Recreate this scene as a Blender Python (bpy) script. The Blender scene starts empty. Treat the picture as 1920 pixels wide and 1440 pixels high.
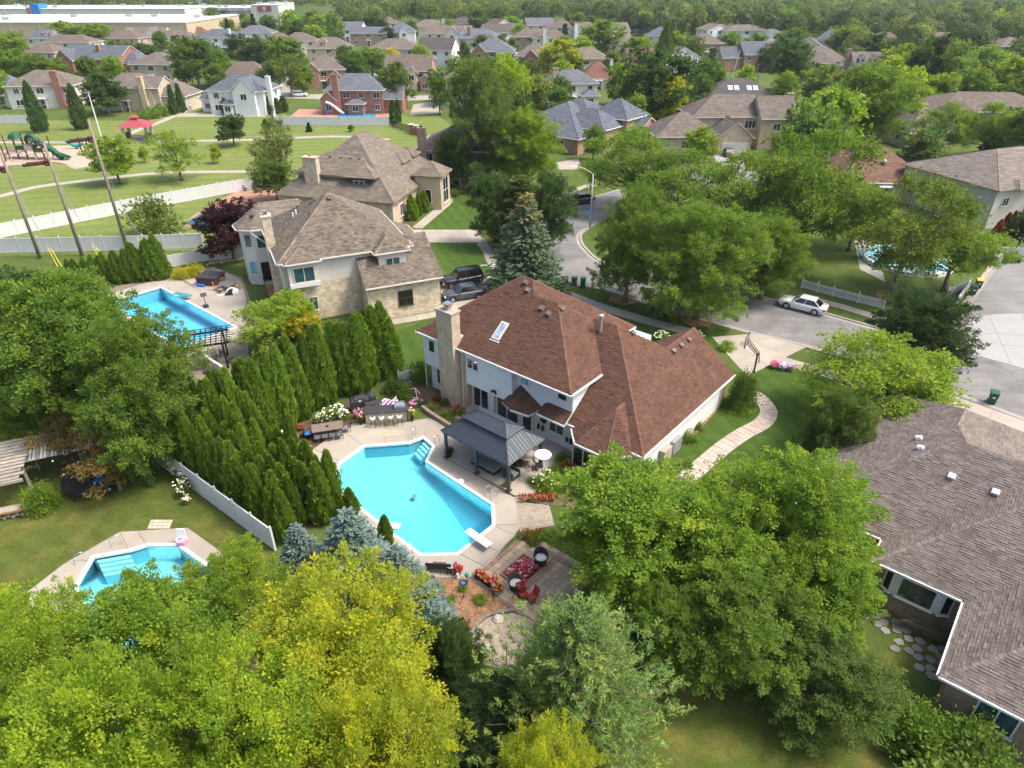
import bpy,math,random
import numpy as np
from mathutils import Vector,Matrix
from mathutils.geometry import delaunay_2d_cdt

scene=bpy.context.scene
COL=scene.collection
R=math.radians
rnd=random.Random(7)

# ------------------------------------------------------------------ camera, sky, sun, exposure
CAM_H,PITCH,FPX=30.0,R(31.0),1280.0
cam_data=bpy.data.cameras.new('camera')
cam_data.sensor_width=36.0
cam_data.lens=36.0*FPX/1920.0
cam_data.clip_start,cam_data.clip_end=0.5,6000.0
cam=bpy.data.objects.new('camera',cam_data)
COL.objects.link(cam)
cam.location=(0,0,CAM_H)
cam.rotation_euler=(R(90)-PITCH,0,0)
scene.camera=cam

SUN_EL,SUN_AZ=R(57.0),R(96.0)  # azimuth measured from +Y towards +X
world=bpy.data.worlds.new('World')
scene.world=world
world.use_nodes=True
wn=world.node_tree.nodes
sky=wn.new('ShaderNodeTexSky')
sky.sky_type='NISHITA'
sky.sun_disc=False
sky.sun_elevation=SUN_EL
sky.sun_rotation=SUN_AZ
sky.air_density,sky.dust_density,sky.ozone_density=0.8,5.0,1.0
bg=wn['Background']
bg.inputs['Strength'].default_value=0.15
world.node_tree.links.new(sky.outputs['Color'],bg.inputs['Color'])
sun_data=bpy.data.lights.new('sun','SUN')
sun_data.energy=1.45
sun_data.angle=R(13)
sun_data.color=(1.0,0.94,0.85)
sun=bpy.data.objects.new('sun',sun_data)
COL.objects.link(sun)
sun_vec=Vector((math.sin(SUN_AZ)*math.cos(SUN_EL),math.cos(SUN_AZ)*math.cos(SUN_EL),math.sin(SUN_EL)))
sun.rotation_euler=(-sun_vec).to_track_quat('-Z','Y').to_euler()
scene.view_settings.view_transform='Standard'
scene.view_settings.look='None'
scene.view_settings.exposure=1.12
scene.view_settings.gamma=1.0
scene.view_settings.use_curve_mapping=False
scene.cycles.use_denoising=True
scene.cycles.max_bounces=7
scene.cycles.diffuse_bounces=3
scene.cycles.transparent_max_bounces=12
scene.cycles.caustics_reflective=False
scene.cycles.caustics_refractive=False

SP,CP=math.sin(PITCH),math.cos(PITCH)
def G(px,py,z=0.0):
    """where the line of sight through a pixel of the 1920x1440 photograph meets the height z"""
    u,v=(px-960)/FPX,(py-720)/FPX
    t=(CAM_H-z)/(SP+v*CP)
    return Vector((u*t,t*(CP-v*SP),z))
def PX(p):
    dz=p[2]-CAM_H
    d=p[1]*CP-dz*SP
    return(960+FPX*p[0]/d,720-FPX*(p[1]*SP+dz*CP)/d,d)
def G2(px,py,z=0.0):
    g=G(px,py,z)
    return(g.x,g.y)

# ------------------------------------------------------------------ mesh building
class MB:
    def __init__(s):
        s.v,s.f,s.m,s.c,s.cur=[],[],[],[],0
    def face(s,pts,m=0,col=(1,1,1)):
        i=len(s.v)
        s.v.extend(tuple(p)for p in pts)
        s.f.append(tuple(range(i,i+len(pts))))
        s.m.append(m);s.c.append(col)
    def mesh(s,vs,fs,m=0,col=(1,1,1)):
        i=len(s.v)
        s.v.extend(tuple(p)for p in vs)
        for f in fs:
            s.f.append(tuple(i+k for k in f));s.m.append(m);s.c.append(col)
    def box(s,x0,x1,y0,y1,z0,z1,m=0,col=(1,1,1)):
        s.mesh([(x0,y0,z0),(x1,y0,z0),(x1,y1,z0),(x0,y1,z0),(x0,y0,z1),(x1,y0,z1),(x1,y1,z1),(x0,y1,z1)],
[(0,3,2,1),(4,5,6,7),(0,1,5,4),(1,2,6,5),(2,3,7,6),(3,0,4,7)],m,col)
    def bar(s,a,b,w,h=None,up=(0,0,1),m=0,col=(1,1,1)):
        """square bar from a to b, w across, h along 'up'"""
        a,b=Vector(a),Vector(b);h=w if h is None else h
        d=(b-a).normalized();up=Vector(up)
        if abs(d.dot(up))>.98:up=Vector((1,0,0))
        x=d.cross(up).normalized()*(w/2);y=x.cross(d).normalized()*(h/2)
        s.mesh([a-x-y,a+x-y,a+x+y,a-x+y,b-x-y,b+x-y,b+x+y,b-x+y],
[(0,1,2,3),(7,6,5,4),(4,5,1,0),(5,6,2,1),(6,7,3,2),(7,4,0,3)],m,col)
    def tube(s,pts,r,n=6,m=0,col=(1,1,1),caps=True):
        pts=[Vector(p)for p in pts]
        rr=r if isinstance(r,(list,tuple))else[r]*len(pts)
        i0=len(s.v)
        ref=Vector((0.31,0.95,0.05))
        for k,p in enumerate(pts):
            d=(pts[min(k+1,len(pts)-1)]-pts[max(k-1,0)]).normalized()
            a=ref if abs(d.dot(ref))<.9 else Vector((1,0,0.1))
            x=d.cross(a).normalized();y=d.cross(x)
            for j in range(n):
                t=2*math.pi*j/n
                s.v.append(tuple(p+(x*math.cos(t)+y*math.sin(t))*rr[k]))
        for k in range(len(pts)-1):
            for j in range(n):
                a,b=i0+k*n+j,i0+k*n+(j+1)%n
                s.f.append((a,b,b+n,a+n));s.m.append(m);s.c.append(col)
        if caps:
            s.f.append(tuple(i0+j for j in reversed(range(n))));s.m.append(m);s.c.append(col)
            e=i0+(len(pts)-1)*n
            s.f.append(tuple(e+j for j in range(n)));s.m.append(m);s.c.append(col)
    def lathe(s,prof,n=12,cx=0,cy=0,m=0,col=(1,1,1)):
        s_i=len(s.v)
        for r,z in prof:
            for j in range(n):
                t=2*math.pi*j/n
                s.v.append((cx+r*math.cos(t),cy+r*math.sin(t),z))
        for k in range(len(prof)-1):
            for j in range(n):
                a,b=s_i+k*n+j,s_i+k*n+(j+1)%n
                s.f.append((a,b,b+n,a+n));s.m.append(m);s.c.append(col)
        for e,o in((0,True),(len(prof)-1,False)):
            if prof[e][0]>1e-4:
                ids=[s_i+e*n+j for j in range(n)]
                s.f.append(tuple(reversed(ids)if o else ids));s.m.append(m);s.c.append(col)
    def prism(s,poly,z0,z1,m=0,col=(1,1,1),bottom=True):
        poly=[(p[0],p[1])for p in poly]
        if sum(poly[i-1][0]*poly[i][1]-poly[i][0]*poly[i-1][1]for i in range(len(poly)))<0:poly=poly[::-1]
        n=len(poly);i=len(s.v)
        s.v.extend((x,y,z0)for x,y in poly);s.v.extend((x,y,z1)for x,y in poly)
        fs=[tuple(i+n+k for k in range(n))]
        if bottom:fs.append(tuple(i+k for k in reversed(range(n))))
        fs+=[(i+k,i+(k+1)%n,i+n+(k+1)%n,i+n+k)for k in range(n)]
        s.f+=fs;s.m+=[m]*len(fs);s.c+=[col]*len(fs)
    def data(s,name,mats,smooth=False):
        me=bpy.data.meshes.new(name)
        me.from_pydata(s.v,[],s.f)
        for mt in(mats if isinstance(mats,(list,tuple))else[mats]):me.materials.append(mt)
        if any(s.m):me.polygons.foreach_set('material_index',s.m)
        if True:
            at=me.attributes.new('tint','FLOAT_COLOR','FACE')
            arr=np.ones((len(s.c),4),np.float32);arr[:,:3]=np.array(s.c,np.float32)[:,:3]
            at.data.foreach_set('color',arr.ravel())
        if smooth:me.polygons.foreach_set('use_smooth',[True]*len(s.f))
        me.update()
        return me
    def build(s,name,mats,parent=None,smooth=False,**k):
        return obj(name,s.data(name,mats,smooth),parent,**k)

def obj(name,data,parent=None,loc=None,rz=None,label=None,cat=None,group=None,kind=None,color=None):
    o=bpy.data.objects.new(name,data)
    COL.objects.link(o)
    if parent is not None:o.parent=parent
    if loc is not None:o.location=loc
    if rz is not None:o.rotation_euler=(0,0,rz)
    if color is not None:o.color=(*color,1)
    return tag(o,label,cat,group,kind)
def tag(o,label=None,cat=None,group=None,kind=None):
    if label:o['label']=label
    if cat:o['category']=cat
    if group:o['group']=group
    if kind:o['kind']=kind
    return o
def thing(name,label,cat,loc=(0,0,0),rz=0.0,group=None):
    o=obj(name,None,None,loc,rz,label,cat,group)
    o.empty_display_size=0.3
    return o
def dup(root,loc=None,rz=None,label=None,group=None,scale=None,color=None):
    r=root.copy();COL.objects.link(r)
    if loc is not None:r.location=loc
    if rz is not None:r.rotation_euler=(0,0,rz)
    if scale is not None:r.scale=scale if isinstance(scale,(tuple,list))else(scale,)*3
    if label:r['label']=label
    if group:r['group']=group
    for ch in KIDS(root):
        c=ch.copy();COL.objects.link(c);c.parent=r
        if color is not None:c.color=(*color,1)
        for g in KIDS(ch):
            d=g.copy();COL.objects.link(d);d.parent=c
    return r
def KIDS(o):
    return[c for c in o.children]
def inpoly(x,y,poly):
    c=False
    for i in range(len(poly)):
        (x1,y1),(x2,y2)=poly[i-1][:2],poly[i][:2]
        if(y1>y)!=(y2>y)and x<(x2-x1)*(y-y1)/(y2-y1)+x1:c=not c
    return c
def shrink(poly,d):
    """inset of a convex polygon"""
    poly=[(p[0],p[1])for p in poly]
    if sum(poly[i-1][0]*poly[i][1]-poly[i][0]*poly[i-1][1]for i in range(len(poly)))<0:poly=poly[::-1]
    out=[];n=len(poly)
    for i in range(n):
        a,b,c=Vector(poly[i-1]),Vector(poly[i]),Vector(poly[(i+1)%n])
        e1,e2=(b-a).normalized(),(c-b).normalized()
        n1,n2=Vector((-e1.y,e1.x)),Vector((-e2.y,e2.x))
        k=max(.25,1+n1.dot(n2))
        out.append(tuple(b+(n1+n2)*(d/k)))
    return out
def spline(pts,per=6):
    pts=[Vector(p)for p in pts];out=[]
    for i in range(len(pts)-1):
        p0,p1,p2,p3=pts[max(i-1,0)],pts[i],pts[i+1],pts[min(i+2,len(pts)-1)]
        for k in range(per):
            t=k/per
            out.append(.5*((2*p1)+(p2-p0)*t+(2*p0-5*p1+4*p2-p3)*t*t+(3*p1-p0-3*p2+p3)*t**3))
    out.append(pts[-1]);return out
def offset_line(pts,d):
    pts=[Vector((p[0],p[1]))for p in pts];out=[]
    for i,p in enumerate(pts):
        t=(pts[min(i+1,len(pts)-1)]-pts[max(i-1,0)]).normalized()
        out.append(p+Vector((-t.y,t.x))*d)
    return out

# ------------------------------------------------------------------ materials
def nt(name):
    m=bpy.data.materials.new(name);m.use_nodes=True
    t=m.node_tree;b=t.nodes['Principled BSDF']
    return m,t,b
def node(t,kind,**kw):
    n=t.nodes.new(kind)
    for k,v in kw.items():
        if hasattr(n,k):setattr(n,k,v)
    return n
def noise(t,scale,detail=4,rough=.55,vec=None):
    n=node(t,'ShaderNodeTexNoise')
    n.inputs['Scale'].default_value=scale;n.inputs['Detail'].default_value=detail;n.inputs['Roughness'].default_value=rough
    if vec is not None:t.links.new(vec,n.inputs['Vector'])
    return n.outputs['Fac']
def ramp(t,fac,stops):
    r=node(t,'ShaderNodeValToRGB')
    e=r.color_ramp.elements
    while len(e)<len(stops):e.new(.5)
    for k,(p,c)in enumerate(stops):
        e[k].position=p;e[k].color=(*c,1)if len(c)==3 else c
    t.links.new(fac,r.inputs['Fac'])
    return r.outputs['Color']
def mixc(t,fac,a,b,mode='MIX'):
    n=node(t,'ShaderNodeMix');n.data_type='RGBA';n.blend_type=mode
    for s,v in(('Factor',fac),('A',a),('B',b)):
        i=[x for x in n.inputs if x.name==s and(x.type==('VALUE' if s=='Factor' else 'RGBA'))][0]
        if isinstance(v,(int,float)):i.default_value=v
        elif isinstance(v,tuple):i.default_value=(*v,1)
        else:t.links.new(v,i)
    return[o for o in n.outputs if o.type=='RGBA'][0]
def coords(t,world=False):
    if world:return node(t,'ShaderNodeNewGeometry').outputs['Position']
    return node(t,'ShaderNodeTexCoord').outputs['Object']
def bump(t,b,h,strength=.3,dist=.02):
    n=node(t,'ShaderNodeBump');n.inputs['Strength'].default_value=strength;n.inputs['Distance'].default_value=dist
    t.links.new(h,n.inputs['Height']);t.links.new(n.outputs['Normal'],b.inputs['Normal'])
def sc(c,k):return tuple(min(1,max(0,x*k))for x in c)

def M(name,col,rough=.75,var=.18,scale=2.5,bmp=0.0,bscale=30,metal=0.0,tint=False,world=False,spec=.4,fine=0.1,fscale=40):
    """plain weathered surface: broad and fine mottling on one base colour"""
    m,t,b=nt(name);P=coords(t,world)
    c=ramp(t,noise(t,scale,5,.6,P),[(.3,sc(col,1-var)),(.7,sc(col,1+var))])
    if fine:c=mixc(t,1.0,c,ramp(t,noise(t,fscale,2,.5,P),[(.3,(1-fine,)*3),(.7,(1+fine,)*3)]),'MULTIPLY')
    if tint:
        a=node(t,'ShaderNodeAttribute',attribute_name='tint')
        c=mixc(t,1.0,c,a.outputs['Color'],'MULTIPLY')
    t.links.new(c,b.inputs['Base Color'])
    b.inputs['Roughness'].default_value=rough;b.inputs['Metallic'].default_value=metal
    b.inputs['Specular IOR Level'].default_value=spec
    if bmp:bump(t,b,noise(t,bscale,3,.6,P),bmp)
    return m

def M_brick(name,c1,c2,mortar,bw=.21,bh=.075,msize=.012,var=.25,rough=.85):
    m,t,b=nt(name);P=coords(t)
    sx=node(t,'ShaderNodeSeparateXYZ');t.links.new(P,sx.inputs[0])
    ad=node(t,'ShaderNodeMath',operation='ADD');t.links.new(sx.outputs[0],ad.inputs[0]);t.links.new(sx.outputs[1],ad.inputs[1])
    cb=node(t,'ShaderNodeCombineXYZ');t.links.new(ad.outputs[0],cb.inputs[0]);t.links.new(sx.outputs[2],cb.inputs[1])
    br=node(t,'ShaderNodeTexBrick')
    t.links.new(cb.outputs[0],br.inputs['Vector'])
    br.inputs['Color1'].default_value=(*c1,1);br.inputs['Color2'].default_value=(*c2,1);br.inputs['Mortar'].default_value=(*mortar,1)
    br.inputs['Scale'].default_value=1.0;br.inputs['Brick Width'].default_value=bw;br.inputs['Row Height'].default_value=bh
    br.inputs['Mortar Size'].default_value=msize;br.inputs['Bias'].default_value=0.0
    c=mixc(t,1.0,br.outputs['Color'],ramp(t,noise(t,1.6,5,.65,P),[(.3,(1-var,)*3),(.7,(1+var,)*3)]),'MULTIPLY')
    t.links.new(c,b.inputs['Base Color']);b.inputs['Roughness'].default_value=rough
    inv=node(t,'ShaderNodeMath',operation='SUBTRACT');inv.inputs[0].default_value=1.0;t.links.new(br.outputs['Fac'],inv.inputs[1])
    bump(t,b,inv.outputs[0],.5,.01)
    return m

def M_shingle_far(name,col,var=.22,row=.30,w=.9):
    """asphalt shingles too far away to tell the tabs apart: course lines and tab mottling"""
    m,t,b=nt(name);P=coords(t)
    sx=node(t,'ShaderNodeSeparateXYZ');t.links.new(P,sx.inputs[0])
    ad=node(t,'ShaderNodeMath',operation='ADD');t.links.new(sx.outputs[0],ad.inputs[0]);t.links.new(sx.outputs[1],ad.inputs[1])
    mz=node(t,'ShaderNodeMath',operation='MULTIPLY');t.links.new(sx.outputs[2],mz.inputs[0]);mz.inputs[1].default_value=1.65
    cb=node(t,'ShaderNodeCombineXYZ');t.links.new(ad.outputs[0],cb.inputs[0]);t.links.new(mz.outputs[0],cb.inputs[1])
    br=node(t,'ShaderNodeTexBrick');t.links.new(cb.outputs[0],br.inputs['Vector'])
    br.inputs['Color1'].default_value=(*sc(col,1-var),1);br.inputs['Color2'].default_value=(*sc(col,1+var),1)
    br.inputs['Mortar'].default_value=(*sc(col,.62),1);br.inputs['Scale'].default_value=1
    br.inputs['Brick Width'].default_value=w;br.inputs['Row Height'].default_value=row;br.inputs['Mortar Size'].default_value=row*.11
    c=mixc(t,1.0,br.outputs['Color'],ramp(t,noise(t,.9,6,.65,P),[(.3,(.86,)*3),(.7,(1.14,)*3)]),'MULTIPLY')
    c=mixc(t,1.0,c,ramp(t,noise(t,9,3,.6,P),[(.3,(.85,)*3),(.7,(1.15,)*3)]),'MULTIPLY')
    t.links.new(c,b.inputs['Base Color']);b.inputs['Roughness'].default_value=.92;b.inputs['Specular IOR Level'].default_value=.25
    return m

def M_lawn(name,c1,c2,dry,dryamt,stripe=0.0,ang=0.0,period=1.2,patch=.08):
    m,t,b=nt(name);P=coords(t,True)
    c=ramp(t,noise(t,patch,6,.65,P),[(.28,c1),(.72,c2)])
    c=mixc(t,ramp(t,noise(t,patch*3.1,5,.6,P),[(.62-dryamt*.3,(0,)*3),(.85-dryamt*.2,(1,)*3)]),c,dry)
    c=mixc(t,1.0,c,ramp(t,noise(t,7,6,.85,P),[(.3,(.62,)*3),(.7,(1.38,)*3)]),'MULTIPLY')
    c=mixc(t,1.0,c,ramp(t,noise(t,1.1,5,.75,P),[(.3,(.80,.84,.8)),(.7,(1.22,1.16,1.2))]),'MULTIPLY')
    if stripe:  # the mower's passes
        sx=node(t,'ShaderNodeSeparateXYZ');t.links.new(P,sx.inputs[0])
        a=node(t,'ShaderNodeMath',operation='MULTIPLY');a.inputs[1].default_value=math.cos(ang)*6.283/period;t.links.new(sx.outputs[0],a.inputs[0])
        d=node(t,'ShaderNodeMath',operation='MULTIPLY');d.inputs[1].default_value=math.sin(ang)*6.283/period;t.links.new(sx.outputs[1],d.inputs[0])
        e=node(t,'ShaderNodeMath',operation='ADD');t.links.new(a.outputs[0],e.inputs[0]);t.links.new(d.outputs[0],e.inputs[1])
        n1=node(t,'ShaderNodeMath',operation='MULTIPLY_ADD');t.links.new(noise(t,.5,3,.5,P),n1.inputs[0]);n1.inputs[1].default_value=2.0;t.links.new(e.outputs[0],n1.inputs[2])
        f=node(t,'ShaderNodeMath',operation='SINE');t.links.new(n1.outputs[0],f.inputs[0])
        g=node(t,'ShaderNodeMath',operation='MULTIPLY_ADD');t.links.new(f.outputs[0],g.inputs[0]);g.inputs[1].default_value=.5;g.inputs[2].default_value=.5
        c=mixc(t,1.0,c,ramp(t,g.outputs[0],[(.35,(1-stripe,)*3),(.65,(1+stripe,)*3)]),'MULTIPLY')
    t.links.new(c,b.inputs['Base Color']);b.inputs['Roughness'].default_value=.95;b.inputs['Specular IOR Level'].default_value=.15
    bump(t,b,noise(t,22,4,.8,P),.9,.05)
    return m

def M_asphalt(name,col,crack=True,scale=.25):
    m,t,b=nt(name);P=coords(t,True)
    c=ramp(t,noise(t,scale,6,.65,P),[(.3,sc(col,.8)),(.7,sc(col,1.18))])
    c=mixc(t,1.0,c,ramp(t,noise(t,14,4,.8,P),[(.25,(.78,)*3),(.75,(1.22,)*3)]),'MULTIPLY')
    mp=node(t,'ShaderNodeMapping');mp.inputs['Rotation'].default_value=(0,0,R(40));mp.inputs['Scale'].default_value=(.12,1.6,1);t.links.new(P,mp.inputs['Vector'])
    c=mixc(t,1.0,c,ramp(t,noise(t,.8,4,.6,mp.outputs[0]),[(.3,(.86,)*3),(.7,(1.12,)*3)]),'MULTIPLY')  # tyre tracks along the road
    if crack:
        vo=node(t,'ShaderNodeTexVoronoi');vo.feature='DISTANCE_TO_EDGE';vo.inputs['Scale'].default_value=.16
        w=node(t,'ShaderNodeVectorMath',operation='ADD');nz=node(t,'ShaderNodeTexNoise');nz.inputs['Scale'].default_value=.7;t.links.new(P,nz.inputs['Vector'])
        t.links.new(P,w.inputs[0]);t.links.new(nz.outputs['Color'],w.inputs[1]);t.links.new(w.outputs[0],vo.inputs['Vector'])
        c=mixc(t,ramp(t,vo.outputs['Distance'],[(0,(.4,)*3),(.010,(0,)*3)]),c,sc(col,.45))
        c=mixc(t,1.0,c,ramp(t,noise(t,.35,2,.4,w.outputs[0]),[(.44,(.88,)*3),(.46,(1.04,)*3)]),'MULTIPLY')  # old patches
        c=mixc(t,ramp(t,noise(t,1.7,3,.5,P),[(.68,(0,)*3),(.78,(.45,)*3)]),c,sc(col,.5))  # oil drips
    t.links.new(c,b.inputs['Base Color']);b.inputs['Roughness'].default_value=.9;b.inputs['Specular IOR Level'].default_value=.3
    bump(t,b,noise(t,60,2,.6,P),.4,.01)
    return m

def M_glass(name,col=(.02,.03,.035),rough=.08):
    m,t,b=nt(name);P=coords(t)
    c=ramp(t,noise(t,1.3,4,.6,P),[(.3,sc(col,.5)),(.7,sc(col,1.7))])
    t.links.new(c,b.inputs['Base Color']);b.inputs['Roughness'].default_value=rough;b.inputs['Specular IOR Level'].default_value=.9
    return m

def M_leaf(name,transl=.5,gloss=.5):
    """leaf colour = the object's own colour x the tint of each leaf"""
    m,t,b=nt(name)
    oi=node(t,'ShaderNodeObjectInfo');a=node(t,'ShaderNodeAttribute',attribute_name='tint')
    c=mixc(t,1.0,oi.outputs['Color'],a.outputs['Color'],'MULTIPLY')
    t.links.new(c,b.inputs['Base Color']);b.inputs['Roughness'].default_value=gloss;b.inputs['Specular IOR Level'].default_value=.18
    tr=node(t,'ShaderNodeBsdfTranslucent');t.links.new(mixc(t,1.0,c,(1.4,1.5,.6),'MULTIPLY'),tr.inputs['Color'])
    mx=node(t,'ShaderNodeMixShader');mx.inputs[0].default_value=transl
    t.links.new(b.outputs[0],mx.inputs[1]);t.links.new(tr.outputs[0],mx.inputs[2])
    t.links.new(mx.outputs[0],t.nodes['Material Output'].inputs['Surface'])
    return m
def M_tint(name,rough=.8,spec=.3,streak=False):
    """colour kept per face (flowers, shingles, stones): every piece its own dye"""
    m,t,b=nt(name);P=coords(t)
    a=node(t,'ShaderNodeAttribute',attribute_name='tint')
    c=mixc(t,1.0,a.outputs['Color'],ramp(t,noise(t,22,3,.6,P),[(.3,(.84,)*3),(.7,(1.16,)*3)]),'MULTIPLY')
    c=mixc(t,1.0,c,ramp(t,noise(t,.7,5,.6,P),[(.3,(.9,)*3),(.7,(1.1,)*3)]),'MULTIPLY')
    if streak:  # rain streaks running down the slope
        mp=node(t,'ShaderNodeMapping');mp.inputs['Scale'].default_value=(1.3,1.3,.12);t.links.new(P,mp.inputs['Vector'])
        c=mixc(t,1.0,c,ramp(t,noise(t,1.0,5,.65,mp.outputs[0]),[(.3,(.82,)*3),(.7,(1.16,)*3)]),'MULTIPLY')
    t.links.new(c,b.inputs['Base Color']);b.inputs['Roughness'].default_value=rough;b.inputs['Specular IOR Level'].default_value=spec
    return m
def M_water(name,col=(.40,.86,.97),dens=.12,ripple=2.2):
    m,t,b=nt(name);P=coords(t,True)
    t.nodes.remove(b)
    tr=node(t,'ShaderNodeBsdfTransparent');tr.inputs['Color'].default_value=(.97,.99,1,1)
    gl=node(t,'ShaderNodeBsdfGlossy');gl.inputs['Roughness'].default_value=.04
    fr=node(t,'ShaderNodeFresnel');fr.inputs['IOR'].default_value=1.33
    bn=node(t,'ShaderNodeBump');bn.inputs['Strength'].default_value=.5;bn.inputs['Distance'].default_value=.04
    t.links.new(noise(t,ripple,3,.5,P),bn.inputs['Height'])
    t.links.new(bn.outputs[0],gl.inputs['Normal']);t.links.new(bn.outputs[0],fr.inputs['Normal'])
    mx=node(t,'ShaderNodeMixShader');t.links.new(fr.outputs[0],mx.inputs[0]);t.links.new(tr.outputs[0],mx.inputs[1]);t.links.new(gl.outputs[0],mx.inputs[2])
    t.links.new(mx.outputs[0],t.nodes['Material Output'].inputs['Surface'])
    va=node(t,'ShaderNodeVolumeAbsorption');va.inputs['Color'].default_value=(*col,1);va.inputs['Density'].default_value=dens
    t.links.new(va.outputs[0],t.nodes['Material Output'].inputs['Volume'])
    return m

MAT={}
def mats():
    W=MAT
    W['white_siding']=M('white_siding',(.70,.715,.72),.55,.03,1.2,fine=.03)
    W['white_paint']=M('white_paint',(.72,.72,.70),.5,.04,1.5,fine=.03)
    W['vinyl']=M('vinyl_fence',(.64,.645,.64),.45,.05,.8,fine=.03)
    W['cream']=M('cream_wall',(.66,.62,.52),.8,.06,1.0)
    W['offwhite']=M('offwhite_wall',(.62,.60,.54),.8,.06,1.0)
    W['beige']=M('beige_wall',(.50,.43,.33),.8,.08,1.0)
    W['greywall']=M('grey_siding',(.50,.465,.41),.7,.05,1.0)
    W['tan_siding']=M('tan_siding',(.60,.565,.50),.65,.05,1.0)
    W['dark_trim']=M('dark_trim',(.055,.05,.045),.7,.1)
    W['bronze']=M('bronze_gutter',(.22,.17,.13),.6,.1)
    W['gable_tan']=M('tan_stucco',(.50,.41,.27),.85,.08,1.0)
    W['brick_tan']=M_brick('tan_brick',(.53,.40,.275),(.42,.31,.205),(.52,.44,.34))
    W['brick_blond']=M_brick('blond_brick',(.60,.48,.32),(.48,.37,.24),(.55,.47,.36))
    W['brick_red']=M_brick('red_brick',(.33,.13,.085),(.25,.095,.065),(.34,.22,.17))
    W['brick_orange']=M_brick('orange_brick',(.43,.23,.15),(.36,.18,.115),(.40,.29,.22))
    W['brick_brown']=M_brick('brown_brick',(.34,.24,.17),(.26,.18,.13),(.36,.29,.22))
    W['stone']=M_brick('ledge_stone',(.74,.63,.47),(.52,.42,.29),(.62,.54,.42),.46,.13,.01,.3)
    for k,c in dict(roof_grey=(.135,.145,.165),roof_slate=(.115,.128,.15),roof_brown=(.155,.125,.102),roof_tan=(.18,.152,.12),roof_dark=(.10,.09,.088),
roof_red=(.18,.10,.072),roof_taupe=(.165,.14,.118),roof_lilac=(.19,.165,.14)).items():
        W[k]=M_shingle_far(k,c)
    W['shingle']=M_tint('shingles',.93,.2,True)
    W['piece']=M_tint('coloured_pieces',.8,.3)
    W['flower']=M_tint('petals',.7,.3)
    W['glass']=M_glass('window_glass')
    W['glass_dark']=M_glass('dark_window_glass',(.012,.014,.015))
    W['glass_blue']=M_glass('blue_window_glass',(.05,.30,.42),.12)
    W['glass_teal']=M_glass('teal_window_glass',(.035,.085,.10),.1)
    W['skyglass']=M_glass('skylight_glass',(.28,.38,.45),.05)
    W['concrete']=M('concrete',(.365,.325,.27),.9,.1,.5,.3,45,tint=True,world=True)
    W['concrete_white']=M('white_concrete',(.32,.315,.305),.9,.06,.5,.3,45,tint=True,world=True)
    W['concrete_grey']=M('grey_concrete',(.32,.295,.255),.9,.1,.5,.3,45,tint=True,world=True)
    W['joint']=M('joint_soil',(.20,.17,.135),.95,.2,1.5,world=True)
    W['asphalt']=M_asphalt('road_asphalt',(.195,.19,.185))
    W['asphalt_drive']=M_asphalt('drive_asphalt',(.205,.20,.192),False)
    W['lawn']=M_lawn('lawn',(.068,.108,.022),(.098,.138,.030),(.16,.165,.055),.1)
    W['lawn_front']=M_lawn('front_lawn',(.048,.092,.014),(.068,.120,.020),(.10,.135,.035),.0,.07,R(20),1.6,.15)
    W['lawn_park']=M_lawn('park_lawn',(.130,.178,.040),(.165,.205,.055),(.23,.235,.09),.25,.05,R(100),3.4,.05)
    W['lawn_dry']=M_lawn('dry_lawn',(.066,.100,.018),(.112,.135,.026),(.19,.165,.045),.45,.045,R(60),1.5,.11)
    W['mulch']=M('bark_mulch',(.26,.14,.075),.95,.35,3,1.0,18,world=True,fine=.5,fscale=14)
    W['mulch_dark']=M('dark_mulch',(.10,.06,.04),.95,.3,3,1.0,18,world=True,fine=.4,fscale=14)
    W['chips']=M('wood_chips',(.42,.33,.245),.95,.12,1,.6,15,world=True,fine=.2,fscale=8)
    W['gravel']=M('gravel_bed',(.33,.275,.21),.95,.2,1.5,1.0,25,world=True,fine=.4,fscale=16)
    W['gravel_light']=M('light_gravel',(.38,.33,.27),.95,.15,1.5,1.0,25,world=True,fine=.35,fscale=12)
    W['soil']=M('bed_soil',(.14,.09,.055),.95,.3,2,.8,18,world=True,fine=.3,fscale=10)
    W['leaf']=M_leaf('leaves')
    W['needle']=M_leaf('needles',.28,.6)
    W['bark']=M('bark',(.16,.125,.095),.95,.3,3,1.0,12)
    W['wood_grey']=M('weathered_wood',(.37,.325,.275),.9,.2,2,.5,20,tint=True)
    W['pole_wood']=M('pole_wood',(.245,.205,.165),.9,.2,1.5,.5,14)
    W['wood_warm']=M('warm_wood',(.40,.22,.11),.8,.2,2)
    W['gunmetal']=M('gunmetal_panels',(.055,.068,.083),.45,.06,1.0,metal=.25,spec=.5,fine=.04)
    W['black_metal']=M('black_metal',(.018,.018,.02),.5,.1)
    W['black_plastic']=M('black_plastic',(.022,.022,.025),.55,.1)
    W['cover_black']=M('black_cover',(.035,.036,.04),.7,.2,2,.4,8)
    W['steel']=M('stainless_steel',(.62,.62,.62),.25,.05,metal=.9)
    W['galv']=M('galvanised_metal',(.42,.43,.44),.5,.08,metal=.5)
    W['grey_plastic']=M('grey_plastic',(.12,.125,.135),.6,.08)
    W['green_plastic']=M('green_plastic',(.010,.155,.075),.5,.08)
    W['green_deep']=M('deep_green_plastic',(.012,.085,.05),.5,.08)
    W['yellow_plastic']=M('yellow_plastic',(.72,.50,.02),.5,.08)
    W['blue_plastic']=M('blue_plastic',(.03,.16,.50),.5,.08)
    W['teal_plastic']=M('teal_plastic',(.015,.30,.28),.45,.06)
    W['turq_mat']=M('turquoise_vinyl',(.03,.50,.58),.6,.06)
    W['white_plastic']=M('white_plastic',(.82,.82,.82),.45,.03)
    W['red_metal']=M('red_metal_roof',(.33,.06,.07),.55,.1)
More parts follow.
